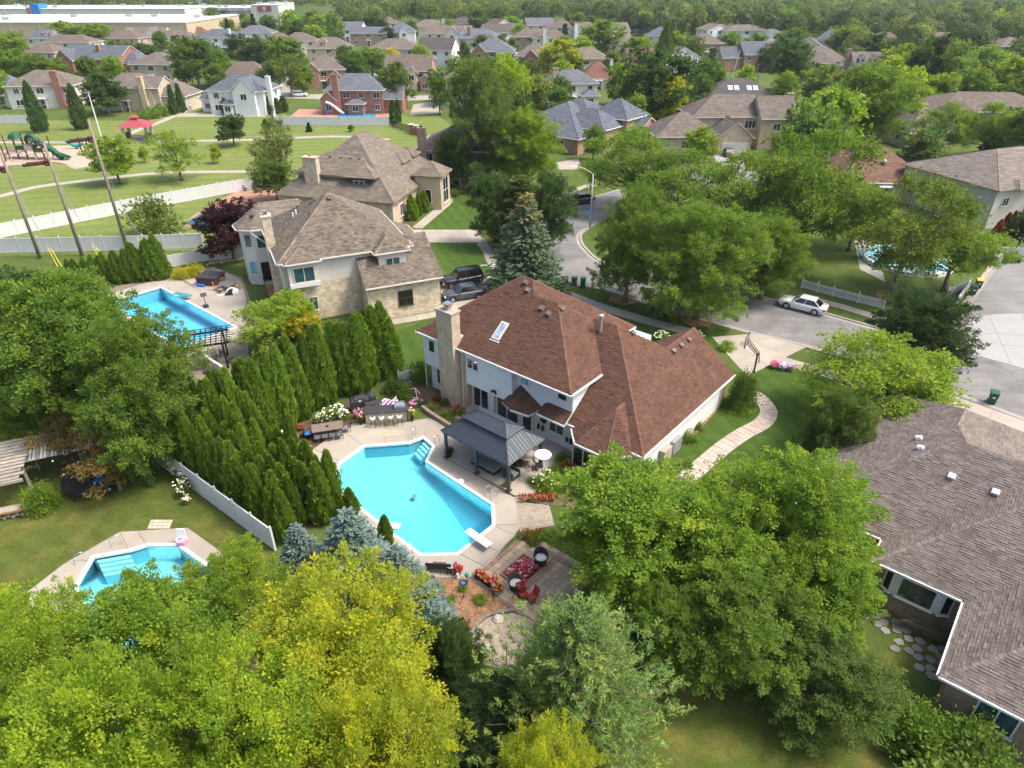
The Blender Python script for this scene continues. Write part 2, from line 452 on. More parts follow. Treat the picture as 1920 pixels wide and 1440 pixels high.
    W['red_fabric']=M('red_fabric',(.30,.035,.025),.8,.12)
    W['pink']=M('pink_vinyl',(.75,.30,.50),.5,.08)
    W['orange']=M('terracotta',(.48,.16,.06),.8,.1)
    W['maroon']=M('maroon_metal',(.11,.025,.03),.55,.1)
    W['counter']=M('dark_counter',(.05,.05,.055),.35,.2,6)
    W['wicker']=M('dark_wicker',(.045,.045,.048),.75,.2,9,.6,40)
    W['cushion']=M('white_cushion',(.78,.76,.72),.9,.05)
    W['cushion_grey']=M('grey_cushion',(.20,.205,.21),.9,.1)
    W['table_brown']=M('brown_tabletop',(.20,.155,.125),.55,.12)
    W['liner']=M('pool_liner',(.23,.68,.80),.5,.09,.5,world=True,fine=.04,fscale=3)
    W['coping_shade']=M('coping_shade_blue',(.06,.27,.42),.3,.15,3,world=True)  # shade along the coping, put in as a dark blue colour
    W['liner_blue']=M('blue_pool_liner',(.34,.78,.92),.5,.04,1.0,world=True,fine=.02)
    W['coping']=M('pool_coping',(.66,.78,.76),.6,.04)
    W['water']=M_water('pool_water',(.28,.92,.985),.26)
    W['water_left']=M_water('pale_pool_water',(.42,.93,.95),.22)
    W['water_blue']=M_water('blue_pool_water',(.30,.84,1.0),.30)
    W['water_flat']=M('distant_water',(.03,.33,.62),.08,.08,.8,spec=.8)
    W['tyre']=M('tyre_rubber',(.02,.02,.02),.85,.1)
    for k,c in dict(car_white=(.78,.79,.80),car_black=(.012,.013,.015),car_grey=(.075,.08,.09),car_dark=(.03,.032,.036)).items():
        m,t,b=nt(k);P=coords(t)
        t.links.new(ramp(t,noise(t,2,3,.5,P),[(.3,sc(c,.95)),(.7,sc(c,1.05))]),b.inputs['Base Color'])
        b.inputs['Roughness'].default_value=.28;b.inputs['Metallic'].default_value=.35 if 'grey' in k else.0;b.inputs['Coat Weight'].default_value=.8
        W[k]=m
    W['tail']=M('tail_lamp',(.55,.05,.04),.25,.05)
    W['lamp_clear']=M('lamp_lens',(.75,.77,.78),.15,.03)
    W['blue_sign']=M('blue_sign_face',(.02,.22,.68),.5,.04)
    W['yellow_guard']=M('yellow_guard',(.72,.60,.03),.5,.04)
    W['wire']=M('cable',(.33,.34,.35),.5,.05,metal=.4)
    W['insulator']=M('brown_porcelain',(.10,.025,.02),.3,.1)
mats()
# ------------------------------------------------------------------ the ground, roads, pavements and pools
AXA,AXB=Vector((math.cos(R(-40)),math.sin(R(-40)),0)),Vector((math.cos(R(50)),math.sin(R(50)),0))
def W2(pix,z=0.0):
    return[G2(x,y,z)for x,y in pix]

POOL_MAIN=W2([(625,910),(640,868),(683,838),(767,832),(793,822),(811,838),(797,866),(922,948),(923,985),(857,1037),(790,1039),(732,996)])
_c0,_c1=G(300,539),G(440,614)
_d=(_c1-_c0).normalized();_n=Vector((-_d.y,_d.x,0))*-1
POOL_BLUE=[tuple(p.xy)for p in(_c0,_c1,_c1+_n*5.6,_c0+_n*5.6)]
POOL_LEFT=W2([(145,1100),(176,1046),(243,1034),(275,1024),(333,1024),(425,1090),(432,1210),(330,1270),(195,1215)])

def sheet(name,outer,holes=(),z=0.0,mat=None,parent=None,zf=None,inner=(),kind='structure',**k):
    vs,es=[],[]
    for loop in(outer,*holes,*inner):
        i=len(vs);n=len(loop)
        vs+=[Vector((p[0],p[1]))for p in loop]
        es+=[(i+j,i+(j+1)%n)for j in range(n)]
    v,e,f,*_=delaunay_2d_cdt(vs,es,[],0,1e-5)
    mb=MB()
    keep=[]
    for t in f:
        cx=sum(v[i].x for i in t)/len(t);cy=sum(v[i].y for i in t)/len(t)
        if inpoly(cx,cy,outer)and not any(inpoly(cx,cy,h)for h in holes):
            keep.append(tuple(t))
    mb.mesh([(p.x,p.y,zf(p.x,p.y)if zf else z)for p in v],keep)
    return mb.build(name,mat,parent,kind=kind if parent is None else None,**k)

BIG=[(-2600,-40),(2600,-40),(2600,2800),(-2600,2800)]
sheet('ground',BIG,[POOL_MAIN,POOL_BLUE,POOL_LEFT],0.0,MAT['lawn'])
sheet('park_lawn',W2([(-420,490),(237,474),(380,468),(480,350),(640,318),(800,285),(880,262),(800,200),(700,214),(540,216),(470,190),(385,188),(250,226),(-420,226)]),[],.004,MAT['lawn_park'])
sheet('front_lawn',W2([(845,378),(787,430),(905,433),(985,435),(960,350),(880,335)]),[],.006,MAT['lawn_front'])
sheet('front_lawn',W2([(800,455),(903,456),(935,500),(925,522),(840,518),(820,480)]),[],.006,MAT['lawn_front'])
sheet('front_lawn',W2([(1056,544),(1102,539),(1143,548),(1285,592),(1372,614),(1340,655),(1180,640),(1090,580)]),[],.004,MAT['lawn_front'])
sheet('front_lawn',W2([(1415,703),(1447,681),(1530,704),(1650,740),(1600,830),(1430,850),(1330,875),(1240,850),(1380,740)]),[],.004,MAT['lawn_front'])
sheet('side_lawn',W2([(700,640),(800,600),(850,590),(870,640),(830,720),(740,700)]),[],.004,MAT['lawn_front'])
sheet('back_lawn',W2([(-420,800),(300,840),(520,1026),(470,1330),(200,1600),(-420,1500)]),[POOL_LEFT],.004,MAT['lawn_dry'])
sheet('back_lawn',W2([(1230,1250),(1420,1180),(1700,1230),(1740,1620),(1160,1620)]),[],.004,MAT['lawn_dry'])

# --- roads
NEAR=[(1102,539),(1143,547),(1200,566),(1300,597),(1410,627),(1510,651),(1620,683),(1755,728),(1920,790),(2200,900)]
FAR=[(1105,428),(1090,440),(1090,452),(1098,466),(1130,492),(1200,505),(1290,522),(1380,545),(1460,566),(1543,587),(1600,603),(1690,628),(1790,655),(1920,690),(2200,770)]
STREET=W2(NEAR+FAR[::-1]+[(1150,404),(1250,374),(1350,348),(1450,342),(1450,322),(1360,320),(1290,324),(1200,346),(1110,371),(1070,383),(1050,391),(1000,425),(968,465),(985,510),(1020,532)])
sheet('street',STREET,[],.010,MAT['asphalt'])
def kerb(pix,name='kerb'):
    pts=[Vector((*G2(x,y),0))for x,y in pix]
    pts=spline(pts,3)
    a,b=offset_line(pts,-.16),offset_line(pts,.16)
    t=obj(name,None,kind='structure')
    run=0;i=0;k0=0
    for i in range(1,len(pts)):
        run+=(pts[i]-pts[i-1]).length
        if run>3 or i==len(pts)-1:
            mb=MB();tint=rnd.uniform(.9,1.1)
            poly=[tuple(p)for p in a[k0:i+1]]+[tuple(p)for p in b[k0:i+1]][::-1]
            mb.prism(poly,0.0,.11+rnd.uniform(0,.006),0,(tint,)*3)
            mb.build('kerbstone',MAT['concrete_grey'],t)
            k0=i;run=0
def gutter(pix,side):
    pts=spline([Vector((*G2(x,y),0))for x,y in pix],4);a,b=offset_line(pts,.17*side),offset_line(pts,.62*side);n=len(a)
    mb=MB();mb.mesh([(p.x,p.y,.016)for p in a+b],[(i,i+1,n+i+1,n+i)for i in range(n-1)]);mb.build('gutter_pan',MAT['concrete_grey'],kind='structure')
gutter(NEAR,1);gutter(FAR[:13],-1)
kerb(NEAR[:4]+[(1370,616)]);kerb([(1512,652),(1620,683),(1742,724)])
kerb(FAR[:13]);kerb([(1050,391),(1070,383),(1110,371),(1200,346),(1290,324)])

def slab_strip(name,pix,width,step,mat,z=.045,rows=1,gap=.012):
    """a pavement cast in bays: every bay its own slab on a dark bed"""
    pts=spline([Vector((*G2(x,y),0))for x,y in pix],24)
    t=obj(name,None,kind='structure')
    L=[0]
    for i in range(1,len(pts)):L.append(L[-1]+(pts[i]-pts[i-1]).length)
    def at(d):
        i=1
        while i<len(pts)-1 and L[i]<d:i+=1
        f=(d-L[i-1])/max(1e-6,L[i]-L[i-1]);p=pts[i-1].lerp(pts[i],f);tt=(pts[i]-pts[i-1]).normalized()
        return p,Vector((-tt.y,tt.x,0))
    n=max(1,round(L[-1]/step))
    bed=MB()
    for k in range(n):
        d0,d1=L[-1]*k/n,L[-1]*(k+1)/n
        (p0,n0),(p1,n1)=at(d0),at(d1)
        for r in range(rows):
            s0,s1=width*(r/rows-.5),width*((r+1)/rows-.5)
            q=shrink([(p0+n0*s0)[:2],(p1+n1*s0)[:2],(p1+n1*s1)[:2],(p0+n0*s1)[:2]],gap)
            mb=MB();tint=rnd.uniform(.9,1.07)
            mb.prism(q,.0,z+rnd.uniform(-.004,.004),0,(tint,tint,tint*rnd.uniform(.97,1.0)))
            mb.build('slab',mat,t)
        h=width/2+.01
        bed.prism([(p0-n0*h)[:2],(p1-n1*h)[:2],(p1+n1*h)[:2],(p0+n0*h)[:2]],.0,z-.02)
    bed.build('bed',MAT['joint'],t)
    return t
def slab_grid(name,quad,nu,nv,mat,z=.03,gap=.012,jit=.06):
    """a drive or court cast in nu x nv bays between four corners (pixels)"""
    c=[Vector((*G2(x,y),0))for x,y in quad]
    t=obj(name,None,kind='structure')
    P=lambda u,v:(c[0].lerp(c[1],u)).lerp(c[3].lerp(c[2],u),v)
    bed=MB();bed.prism([tuple(p.xy)for p in c],0.0,z-.015);bed.build('bed',MAT['joint'],t)
    for i in range(nu):
        for j in range(nv):
            q=[P(i/nu,j/nv),P((i+1)/nu,j/nv),P((i+1)/nu,(j+1)/nv),P(i/nu,(j+1)/nv)]
            mb=MB();tint=1+rnd.uniform(-jit,jit)
            mb.prism(shrink([p[:2]for p in q],gap),.0,z+rnd.uniform(-.002,.002),0,(tint,)*3)
            mb.build('slab',mat,t)
    return t
# pavements
slab_strip('sidewalk',[(1062,551),(1120,573),(1200,598),(1290,622)],1.5,1.5,MAT['concrete_grey'])
slab_strip('sidewalk',[(1452,672),(1500,686),(1560,704),(1640,728)],1.5,1.5,MAT['concrete'])
slab_strip('sidewalk',[(903,456),(914,470),(924,492),(940,512)],1.4,1.4,MAT['concrete_grey'])
slab_strip('sidewalk',[(1035,374),(1058,365),(1082,355),(1130,342)],1.5,1.5,MAT['concrete'])
slab_strip('sidewalk',[(1230,308),(1283,309),(1338,309)],1.5,1.6,MAT['concrete'])
slab_strip('front_walk',[(782,428),(806,408),(832,386),(840,377),(836,370)],1.5,1.3,MAT['concrete'])
slab_strip('side_walk',[(735,604),(772,598),(824,588),(860,575)],1.3,1.3,MAT['concrete'])
slab_strip('sidewalk',[(1520,562),(1560,570),(1600,582),(1660,600)],1.3,1.4,MAT['concrete'])
# drives
slab_grid('driveway',[(764,431),(896,431),(912,455),(775,455)],5,1,MAT['concrete'])
slab_grid('driveway',[(822,535),(925,517),(1052,532),(850,598)],4,2,MAT['concrete'])
slab_grid('driveway',[(1335,632),(1412,626),(1512,651),(1400,706)],3,3,MAT['concrete'],.028)
slab_grid('driveway',[(1746,727),(1990,815),(1990,905),(1700,770)],4,2,MAT['concrete'],.03)
slab_grid('driveway',[(1334,283),(1402,278),(1400,322),(1352,322)],2,3,MAT['concrete_white'])
slab_grid('driveway',[(1042,305),(1085,298),(1090,318),(1045,318)],2,1,MAT['concrete'])
slab_grid('driveway',[(775,196),(815,190),(830,212),(768,216)],2,2,MAT['concrete'])
slab_grid('driveway',[(1770,300),(1800,296),(1810,318),(1776,320)],2,1,MAT['concrete_white'])
slab_grid('driveway',[(866,330),(905,326),(905,345),(880,352)],1,1,MAT['concrete'])
# the apron on the right, with its curved upper edge
ARC=[(1784,622),(1794,609),(1819,597),(1848,591),(1890,588),(1960,588),(2060,596)]
arc=W2(ARC);kb=W2([(1790,657),(1850,672),(1920,692),(1990,712),(2070,736)])
ap=obj('apron',None,kind='structure')
def lerp2(a,b,f):return(a[0]+(b[0]-a[0])*f,a[1]+(b[1]-a[1])*f)
def on(line,f):
    d=[0]
    for i in range(1,len(line)):d.append(d[-1]+math.dist(line[i],line[i-1]))
    x=f*d[-1]
    for i in range(1,len(line)):
        if x<=d[i]+1e-9:return lerp2(line[i-1],line[i],(x-d[i-1])/(d[i]-d[i-1]))
    return line[-1]
bed=MB();bed.prism(arc+kb[::-1],0,.012);bed.build('bed',MAT['joint'],ap)
for i in range(5):
    for(v0,v1)in((0,.42),(.42,.62),(.62,1)):
        fs=[i/5,(i+.5)/5,(i+1)/5]
        q=[lerp2(on(arc,f),on(kb,f),v0)for f in fs]+[lerp2(on(arc,f),on(kb,f),v1)for f in fs[::-1]]
        mb=MB();tint=rnd.uniform(.96,1.04);mb.prism(shrink(q,.012),0,.03+rnd.uniform(0,.003),0,(tint,)*3)
        mb.build('slab',MAT['concrete_white'],ap)
sheet('driveway_asphalt',W2([(1790,612),(1873,491),(1990,491),(2060,590)]),[],.006,MAT['asphalt_drive'])
sheet('gravel_strip',W2([(1778,606),(1858,492),(1870,491),(1787,612)]),[],.012,MAT['gravel_light'],kind='stuff')
kerb([(1790,611),(1832,551),(1874,491)],'edging')
# park paths, far streets, wood-chip play area
def ribbon(name,pix,width,mat,z=.012):
    pts=spline([Vector((*G2(x,y),0))for x,y in pix],5)
    a,b=offset_line(pts,width/2),offset_line(pts,-width/2)
    mb=MB()
    vs=[(p.x,p.y,z)for p in a]+[(p.x,p.y,z)for p in b];n=len(a)
    mb.mesh(vs,[(i,n+i,n+i+1,i+1)for i in range(n-1)])
    return mb.build(name,mat,kind='structure')
ribbon('park_path',[(-330,268),(0,267),(160,267),(240,265),(380,264),(500,261),(560,258),(640,256),(730,262)],1.9,MAT['concrete'])
ribbon('park_path',[(216,262),(262,243),(300,229),(345,210),(382,197),(390,192)],1.9,MAT['concrete'],.02)
ribbon('park_path',[(-120,392),(0,368),(62,352),(140,341),(190,336),(265,327),(330,323),(420,322),(480,321),(540,318)],1.9,MAT['concrete'],.016)
ribbon('far_street',[(330,187),(400,182),(540,180),(660,183),(760,184),(860,180),(960,172)],8.5,MAT['concrete_grey'],.01)
ribbon('far_street',[(700,140),(780,136),(850,134),(900,126),(925,112)],8,MAT['concrete_grey'],.011)
ribbon('far_street',[(640,126),(560,130),(540,160),(545,180)],8,MAT['concrete_grey'],.012)
sheet('play_surface',W2([(-120,290),(0,283),(60,277),(110,273),(180,273),(186,300),(178,311),(142,316),(122,306),(95,303),(60,307),(0,311),(-120,318)]),[],.02,MAT['chips'],kind='stuff')
ribbon('play_edging',[(-60,316),(0,312),(60,308),(95,304),(122,307),(142,317),(180,312)],.35,MAT['concrete'],.06)
slab_grid('terrace',[(330,212),(497,212),(497,219),(330,219)],4,1,MAT['concrete'])
# red brick terrace and covered pool behind the tan house
sheet('brick_terrace',W2([(455,352),(520,345),(585,372),(575,392),(470,400),(400,430),(345,425),(360,405)]),[],.02,MAT['brick_orange'])
sheet('covered_pool',W2([(345,420),(375,402),(420,388),(470,385),(500,392),(440,415),(380,428)]),[],.05,M('pool_cover',(.015,.13,.14),.5,.15,1.0,world=True))

# --- pools
def pool(name,label,poly,wmat,lmat,floor_fn,inner,edges):
    t=thing(name,label,'pool',(0,0,0))
    out=shrink(poly,-.02)
    mb=MB();n=len(out)
    for i in range(n):
        a,b=out[i],out[(i+1)%n]
        mb.face([(*a,.02),(*b,.02),(*b,floor_fn(*b)),(*a,floor_fn(*a))])
    mb.build('basin_wall',lmat,t)
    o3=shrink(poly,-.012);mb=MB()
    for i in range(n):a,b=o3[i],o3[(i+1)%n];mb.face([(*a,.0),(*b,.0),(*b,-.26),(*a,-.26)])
    mb.build('coping_shade_band',MAT['coping_shade'],t)  # dark ring at the basin top stands in for the coping's shadow
    cx_,cy_=sum(p[0]for p in poly)/n,sum(p[1]for p in poly)/n;mb=MB();mb.lathe([(.22,floor_fn(cx_,cy_)+.03),(.01,floor_fn(cx_,cy_)+.05)],12,cx_,cy_);mb.build('drain',MAT['galv'],t)
    sheet('basin_floor',out,[],0,lmat,t,zf=floor_fn,inner=inner)
    w=MB();w.prism(poly,-3.4,-.10);w.build('water',wmat,t)
    o1,o2=shrink(poly,-.03),shrink(poly,-.20)
    o0=shrink(poly,.02)
    n=len(poly)
    ccw=sum(poly[i-1][0]*poly[i][1]-poly[i][0]*poly[i-1][1]for i in range(n))>0
    for i in range(n):
        if i in edges:continue
        mb=MB();mb.prism([o0[i],o0[(i+1)%n],o2[(i+1)%n],o2[i]],-.09,.062);mb.build('coping',MAT['coping'],t)
    return t
AX=lambda x,y:x*AXA.x+y*AXA.y
_pm=shrink(POOL_MAIN,0)
_umin,_umax=min(AX(*p)for p in _pm),max(AX(*p)for p in _pm)
def depth_main(x,y):
    d=min(abs((bx-ax)*(ay-y)-(ax-x)*(by-ay))/math.dist((ax,ay),(bx,by))for(ax,ay),(bx,by)in zip(_pm,_pm[1:]+_pm[:1])if math.dist((ax,ay),(bx,by))>1.5)
    f=(AX(x,y)-_umin)/(_umax-_umin)
    deep=max(0,min(1,(f-.42)/.22))
    return-1.05-deep*1.35*max(0,min(1,(d-.05)/1.5))
_in=[]
for k in(1.5,):
    _in.append(shrink(_pm,k))
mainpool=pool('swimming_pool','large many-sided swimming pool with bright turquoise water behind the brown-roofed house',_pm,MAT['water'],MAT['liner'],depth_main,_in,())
_pb=shrink(POOL_BLUE,0)
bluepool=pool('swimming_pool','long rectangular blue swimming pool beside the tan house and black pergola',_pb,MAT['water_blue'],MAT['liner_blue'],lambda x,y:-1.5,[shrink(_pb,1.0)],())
_pl=shrink(POOL_LEFT,0)
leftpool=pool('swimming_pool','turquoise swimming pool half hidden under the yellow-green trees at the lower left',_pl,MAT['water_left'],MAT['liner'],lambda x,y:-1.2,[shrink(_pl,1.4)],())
def pool_steps(t,a,b,inward,n,width,run=.32):
    a,b,inward=Vector((*a,0)),Vector((*b,0)),Vector((*inward,0)).normalized()
    for k in range(n):
        mb=MB();z=-.15-k*.11
        p,q=a+inward*(k*run+.02),b+inward*(k*run+.02)
        mb.prism([p[:2],q[:2],(q+inward*run)[:2],(p+inward*run)[:2]],-1.2,z)
        mb.build('step',MAT['liner'],t)
_a,_b=G2(796,824),G2(809,837);_dir=Vector(G2(785,845))-Vector(G2(803,831))
pool_steps(mainpool,_a,_b,_dir,4,1)
_a,_b=G2(180,1047),G2(243,1036);_dir=Vector(G2(222,1062))-Vector(G2(211,1041))
pool_steps(leftpool,_a,_b,_dir,4,1)

# --- concrete decks round the pools, slab by slab
def deck(name,quads,mat=MAT['concrete'],z=.045,base=None,hole=None):
    t=obj(name,None,kind='structure')
    if base:sheet('bed',base,[hole]if hole else[],.022,MAT['joint'],t)
    for q in quads:
        w=W2(q)
        mb=MB();tint=rnd.uniform(.93,1.05)
        mb.prism(shrink(w,.014),-.02,z+rnd.uniform(-.003,.003),0,(tint,tint,tint*rnd.uniform(.97,1)))
        mb.build('slab',mat,t)
    return t
def between(a0,a1,b0,b1,n):
    r=[]
    for i in range(n):
        r.append([lerp2(a0,a1,i/n),lerp2(a0,a1,(i+1)/n),lerp2(b0,b1,(i+1)/n),lerp2(b0,b1,i/n)])
    return[[(float(x),float(y))for x,y in q]for q in r]
P_=[(625,910),(640,868),(683,838),(767,832),(793,822),(811,838),(797,866),(922,948),(923,985),(857,1037),(790,1039),(732,996)]
dq=[[P_[0],P_[1],(588,842),(566,884)],[P_[1],P_[2],(640,806),(588,842)],[P_[2],(722,835),(724,800),(664,794),(640,806)],
[(722,835),P_[3],P_[4],(803,786),(768,790),(724,800)],[P_[4],P_[5],(838,847),(838,812),(803,786)],[P_[5],P_[6],(838,868),(838,847)],
[P_[7],P_[8],(970,984),(968,941),(957,931)],[P_[8],(970,984),(966,1005)],[P_[8],(966,1005),(934,1035),(890,1011)],
[(890,1011),(934,1035),(906,1062),P_[9]],[P_[9],(906,1062),(884,1083),(826,1084),(825,1038)],[(825,1038),(826,1084),(770,1078),P_[10]],
[P_[10],(770,1078),(712,1012),P_[11]],[P_[11],(712,1012),(650,962),(676,951)],[(676,951),(650,962),(566,884),P_[0]]]
dq+=between(P_[6],P_[7],(838,868),(957,931),4)
deck('pool_deck',[[(float(x),float(y))for x,y in q]for q in dq],base=W2([(566,884),(588,842),(640,806),(664,794),(768,788),(803,784),(840,812),(838,868),(957,931),(968,941),(970,984),(966,1005),(884,1083),(826,1085),(768,1080),(700,1010)]),hole=_pm)
sheet('deck_apron',W2([(566,884),(588,842),(640,806),(664,794),(768,788),(803,784),(845,800),(900,735),(1082,852),(1022,888),(1003,925),(975,945),(975,990),(890,1092),(826,1088),(768,1083),(700,1010)]),[_pm],.012,MAT['concrete'])
# raised terrace under the pavilion
tp=[(838,858),(900,892),(965,929),(1003,925),(1022,888),(1082,852),(1040,800),(900,735),(862,760),(846,800)]
tt=obj('terrace',None,kind='structure')
mb=MB();mb.prism(W2(tp,.15),0,.13);mb.build('bed',MAT['brick_brown'],tt)
for q in([(838,858),(868,875),(905,800),(862,760),(846,800)],[(868,875),(900,892),(945,822),(905,800)],[(900,892),(932,910),(985,842),(945,822)],
[(932,910),(965,929),(1003,925),(1022,888),(985,842)],[(985,842),(1022,888),(1082,852),(1040,800)],[(905,800),(985,842),(1040,800),(900,735),(862,760)]):
    mb=MB();tint=rnd.uniform(.95,1.05);mb.prism(shrink(W2(q,.15),.012),.05,.15+rnd.uniform(-.002,.002),0,(tint,)*3);mb.build('slab',MAT['concrete'],tt)
# deck of the blue pool and of the left pool
db=[[c for c in q]for q in()]
oB=shrink(_pb,-2.6);oB2=shrink(_pb,-6)
base_b=W2([(205,540),(262,527),(345,519),(390,500),(455,520),(470,565),(458,600),(470,690),(420,730),(330,740)])
_ob=shrink(_pb,-.2)
t=obj('pool_deck',None,kind='structure')
sheet('bed',base_b,[_pb],.02,MAT['joint'],t)
cc=[Vector((*p,0))for p in _pb]
def edge_slabs(i,depth,n):
    a,b=cc[i],cc[(i+1)%4];d=(b-a).normalized();o=Vector((d.y,-d.x,0))
    a2,b2=a-d*0,b+d*depth
    for k in range(n):
        f0,f1=k/n,(k+1)/n
        q=[a.lerp(b2,f0),a.lerp(b2,f1),a.lerp(b2,f1)+o*depth,a.lerp(b2,f0)+o*depth]
        mb=MB();tint=rnd.uniform(.95,1.05);mb.prism(shrink([p[:2]for p in q],.014),-.02,.045,0,(tint,)*3);mb.build('slab',MAT['concrete'],t)
for i in range(4):edge_slabs(i,2.4,4)
for q in([(340,521),(400,500),(452,524),(462,560),(458,602)],):
    mb=MB();mb.prism(shrink(W2(q),.02),-.02,.04,0,(1,)*3);mb.build('slab',MAT['concrete'],t)
P3=[(145,1100),(176,1046),(243,1034),(275,1024),(333,1024),(425,1090),(432,1210),(330,1270),(195,1215)]
O3=[(50,1112),(120,1058),(225,998),(258,996),(352,990),(470,1075),(490,1250),(330,1340),(110,1270)]
deck('pool_deck',[[tuple(map(float,p))for p in(P3[i],P3[(i+1)%9],O3[(i+1)%9],O3[i])]for i in range(9)],base=W2(O3),hole=_pl)

# --- beds of mulch and gravel, paved patio
sheet('mulch_bed',W2([(770,1082),(884,1086),(960,1146),(905,1164),(880,1186),(872,1240),(800,1250),(770,1180)]),[],.03,MAT['mulch'],kind='stuff')
sheet('gravel_bed',W2([(962,1150),(915,1158),(888,1182),(884,1215),(910,1248),(960,1256),(1000,1220),(1000,1165)]),[],.034,MAT['gravel'],kind='stuff')
sheet('planting_bed',W2([(803,770),(850,802),(905,775),(880,735),(810,735),(760,700),(752,730)]),[],.05,MAT['soil'],kind='stuff')
sheet('planting_bed',W2([(566,884),(588,842),(640,806),(668,792),(670,740),(640,760),(560,800),(480,810),(420,880),(470,960),(560,1000),(650,962)]),[],.03,MAT['mulch_dark'],kind='stuff')
sheet('planting_bed',W2([(985,930),(1010,895),(1085,855),(1180,880),(1180,960),(1060,950),(1000,945)]),[],.03,MAT['soil'],kind='stuff')
sheet('mulch_bed',W2([(1305,735),(1345,770),(1290,830),(1245,835),(1240,818)]),[],.02,MAT['mulch'],kind='stuff')
sheet('mulch_bed',W2([(770,422),(826,372),(834,350),(810,345),(770,395),(760,415)]),[],.02,MAT['mulch_dark'],kind='stuff')
for(x,y,r)in((1306,600,1.7),(1168,562,1.5),(968,322,1.4),(1668,556,1.5)):
    c=G(x,y);sheet('tree_ring',[(c.x+r*math.cos(a*.5236)*rnd.uniform(.85,1.1),c.y+r*math.sin(a*.5236)*rnd.uniform(.85,1.1))for a in range(12)],[],.022,MAT['mulch'],kind='stuff')
sheet('pebble_path',W2([(968,940),(1030,948),(1040,985),(975,998)]),[],.02,MAT['gravel'],kind='stuff')  # tan paver path with pebbles, drawn as one gravel sheet
# the paved patio: bands of pavers, laid one by one
pav=obj('paver_patio',None,kind='structure')
org=G(884,1086);pu,pv=AXB.copy(),AXA.copy()  # pu along the deck edge (up the picture), pv away from the pool
bed=MB();bed.prism([(org+pu*a+pv*b)[:2]for a,b in((-.15,-.05),(5.1,-.05),(5.1,5.4),(-.15,5.4))],0,.02);bed.build('bed',MAT['joint'],pav)
def paver(a0,a1,b0,b1,c):
    mb=MB();k=rnd.uniform(.82,1.15)
    mb.prism(shrink([(org+pu*a+pv*b)[:2]for a,b in((a0,b0),(a1,b0),(a1,b1),(a0,b1))],.008),0,.05+rnd.uniform(-.004,.004),0,sc(c,k))
    mb.build('paver',MAT['piece'],pav)
TANP,BRNP=(.42,.32,.215),(.29,.19,.12)
for i in range(17):  # dark border course against the deck
    paver(i*.3,i*.3+.3,0,.3,BRNP)
for i in range(13):
    for j in range(13):
        a,b=i*.39,.3+j*.39
        if 1.3<a+.2<3.5 and 1.0<b+.2<2.7:continue
        band=(j==6)or(i==11)or(j==12)
        paver(a,a+.39,b,b+.39,BRNP if band else TANP)
mb=MB();mb.prism([(org+pu*a+pv*b)[:2]for a,b in((1.4,1.1),(3.4,1.1),(3.4,2.6),(1.4,2.6))],0,.03);mb.build('flower_soil',MAT['soil'],pav)
for(a0,a1,b0,b1)in((1.3,3.5,1.0,1.1),(1.3,3.5,2.6,2.7),(1.3,1.4,1.1,2.6),(3.4,3.5,1.1,2.6)):
    mb=MB();mb.prism([(org+pu*a+pv*b)[:2]for a,b in((a0,b0),(a1,b0),(a1,b1),(a0,b1))],0,.09,0,BRNP);mb.build('edging_stone',MAT['piece'],pav)
# curved garden path of small pavers on the right
pth=obj('garden_path',None,kind='structure')
cl=spline([Vector((*G2(x,y),0))for x,y in[(1398,735),(1422,745),(1441,770),(1430,793),(1393,814),(1358,838),(1322,868),(1285,900)]],40)
Ls=[0]
for i in range(1,len(cl)):Ls.append(Ls[-1]+(cl[i]-cl[i-1]).length)
mb=MB();d=0;k=1
bed=MB();A,B=offset_line(cl,.68),offset_line(cl,-.68)
for i in range(len(cl)-1):bed.face([(*A[i],.024),(*B[i],.024),(*B[i+1],.024),(*A[i+1],.024)])
bed.build('bed',MAT['joint'],pth)
row=0
while d<Ls[-1]-.2:
    while Ls[k]<d:k+=1
    p=cl[k];tt_=(cl[k]-cl[k-1]).normalized();n_=Vector((-tt_.y,tt_.x,0))
    for j in range(6):
        o=(j-3+(.5 if row%2 else 0)*.0)*.22+.01
        kk=rnd.uniform(.85,1.12)
        q=[p+n_*o,p+n_*(o+.2),p+n_*(o+.2)+tt_*.26,p+n_*o+tt_*.26]
        mb.prism([x[:2]for x in q],.0,.045+rnd.uniform(-.003,.003),0,sc((.50,.41,.34),kk),bottom=False)
    d+=.28;row+=1
mb.build('pavers',MAT['piece'],pth,kind='stuff')
# flagstones with grass between them, right foreground
fl=obj('flagstone_path',None,kind='structure')
o=G(1745,1235)
fr=random.Random(5)
cells=[]
for i in range(-4,5):
    for j in range(-5,6):
        c=Vector((i*.62+(j%2)*.3+fr.uniform(-.12,.12),j*.55+fr.uniform(-.1,.1)))
        cells.append(c)
for c in cells:
    if abs(c.x+.55*c.y)>1.25:continue
    m=6+fr.randint(0,2);r=.30
    q=[(o.x+c.x+r*fr.uniform(.75,1.08)*math.cos(t),o.y+c.y+r*.92*fr.uniform(.75,1.08)*math.sin(t))for t in sorted(2*math.pi*(k+fr.uniform(-.2,.2))/m for k in range(m))]
    mb=MB();mb.prism(q,0,.045+fr.uniform(0,.02),0,sc((.25,.23,.215),fr.uniform(.75,1.15)));mb.build('flagstone',MAT['piece'],fl)
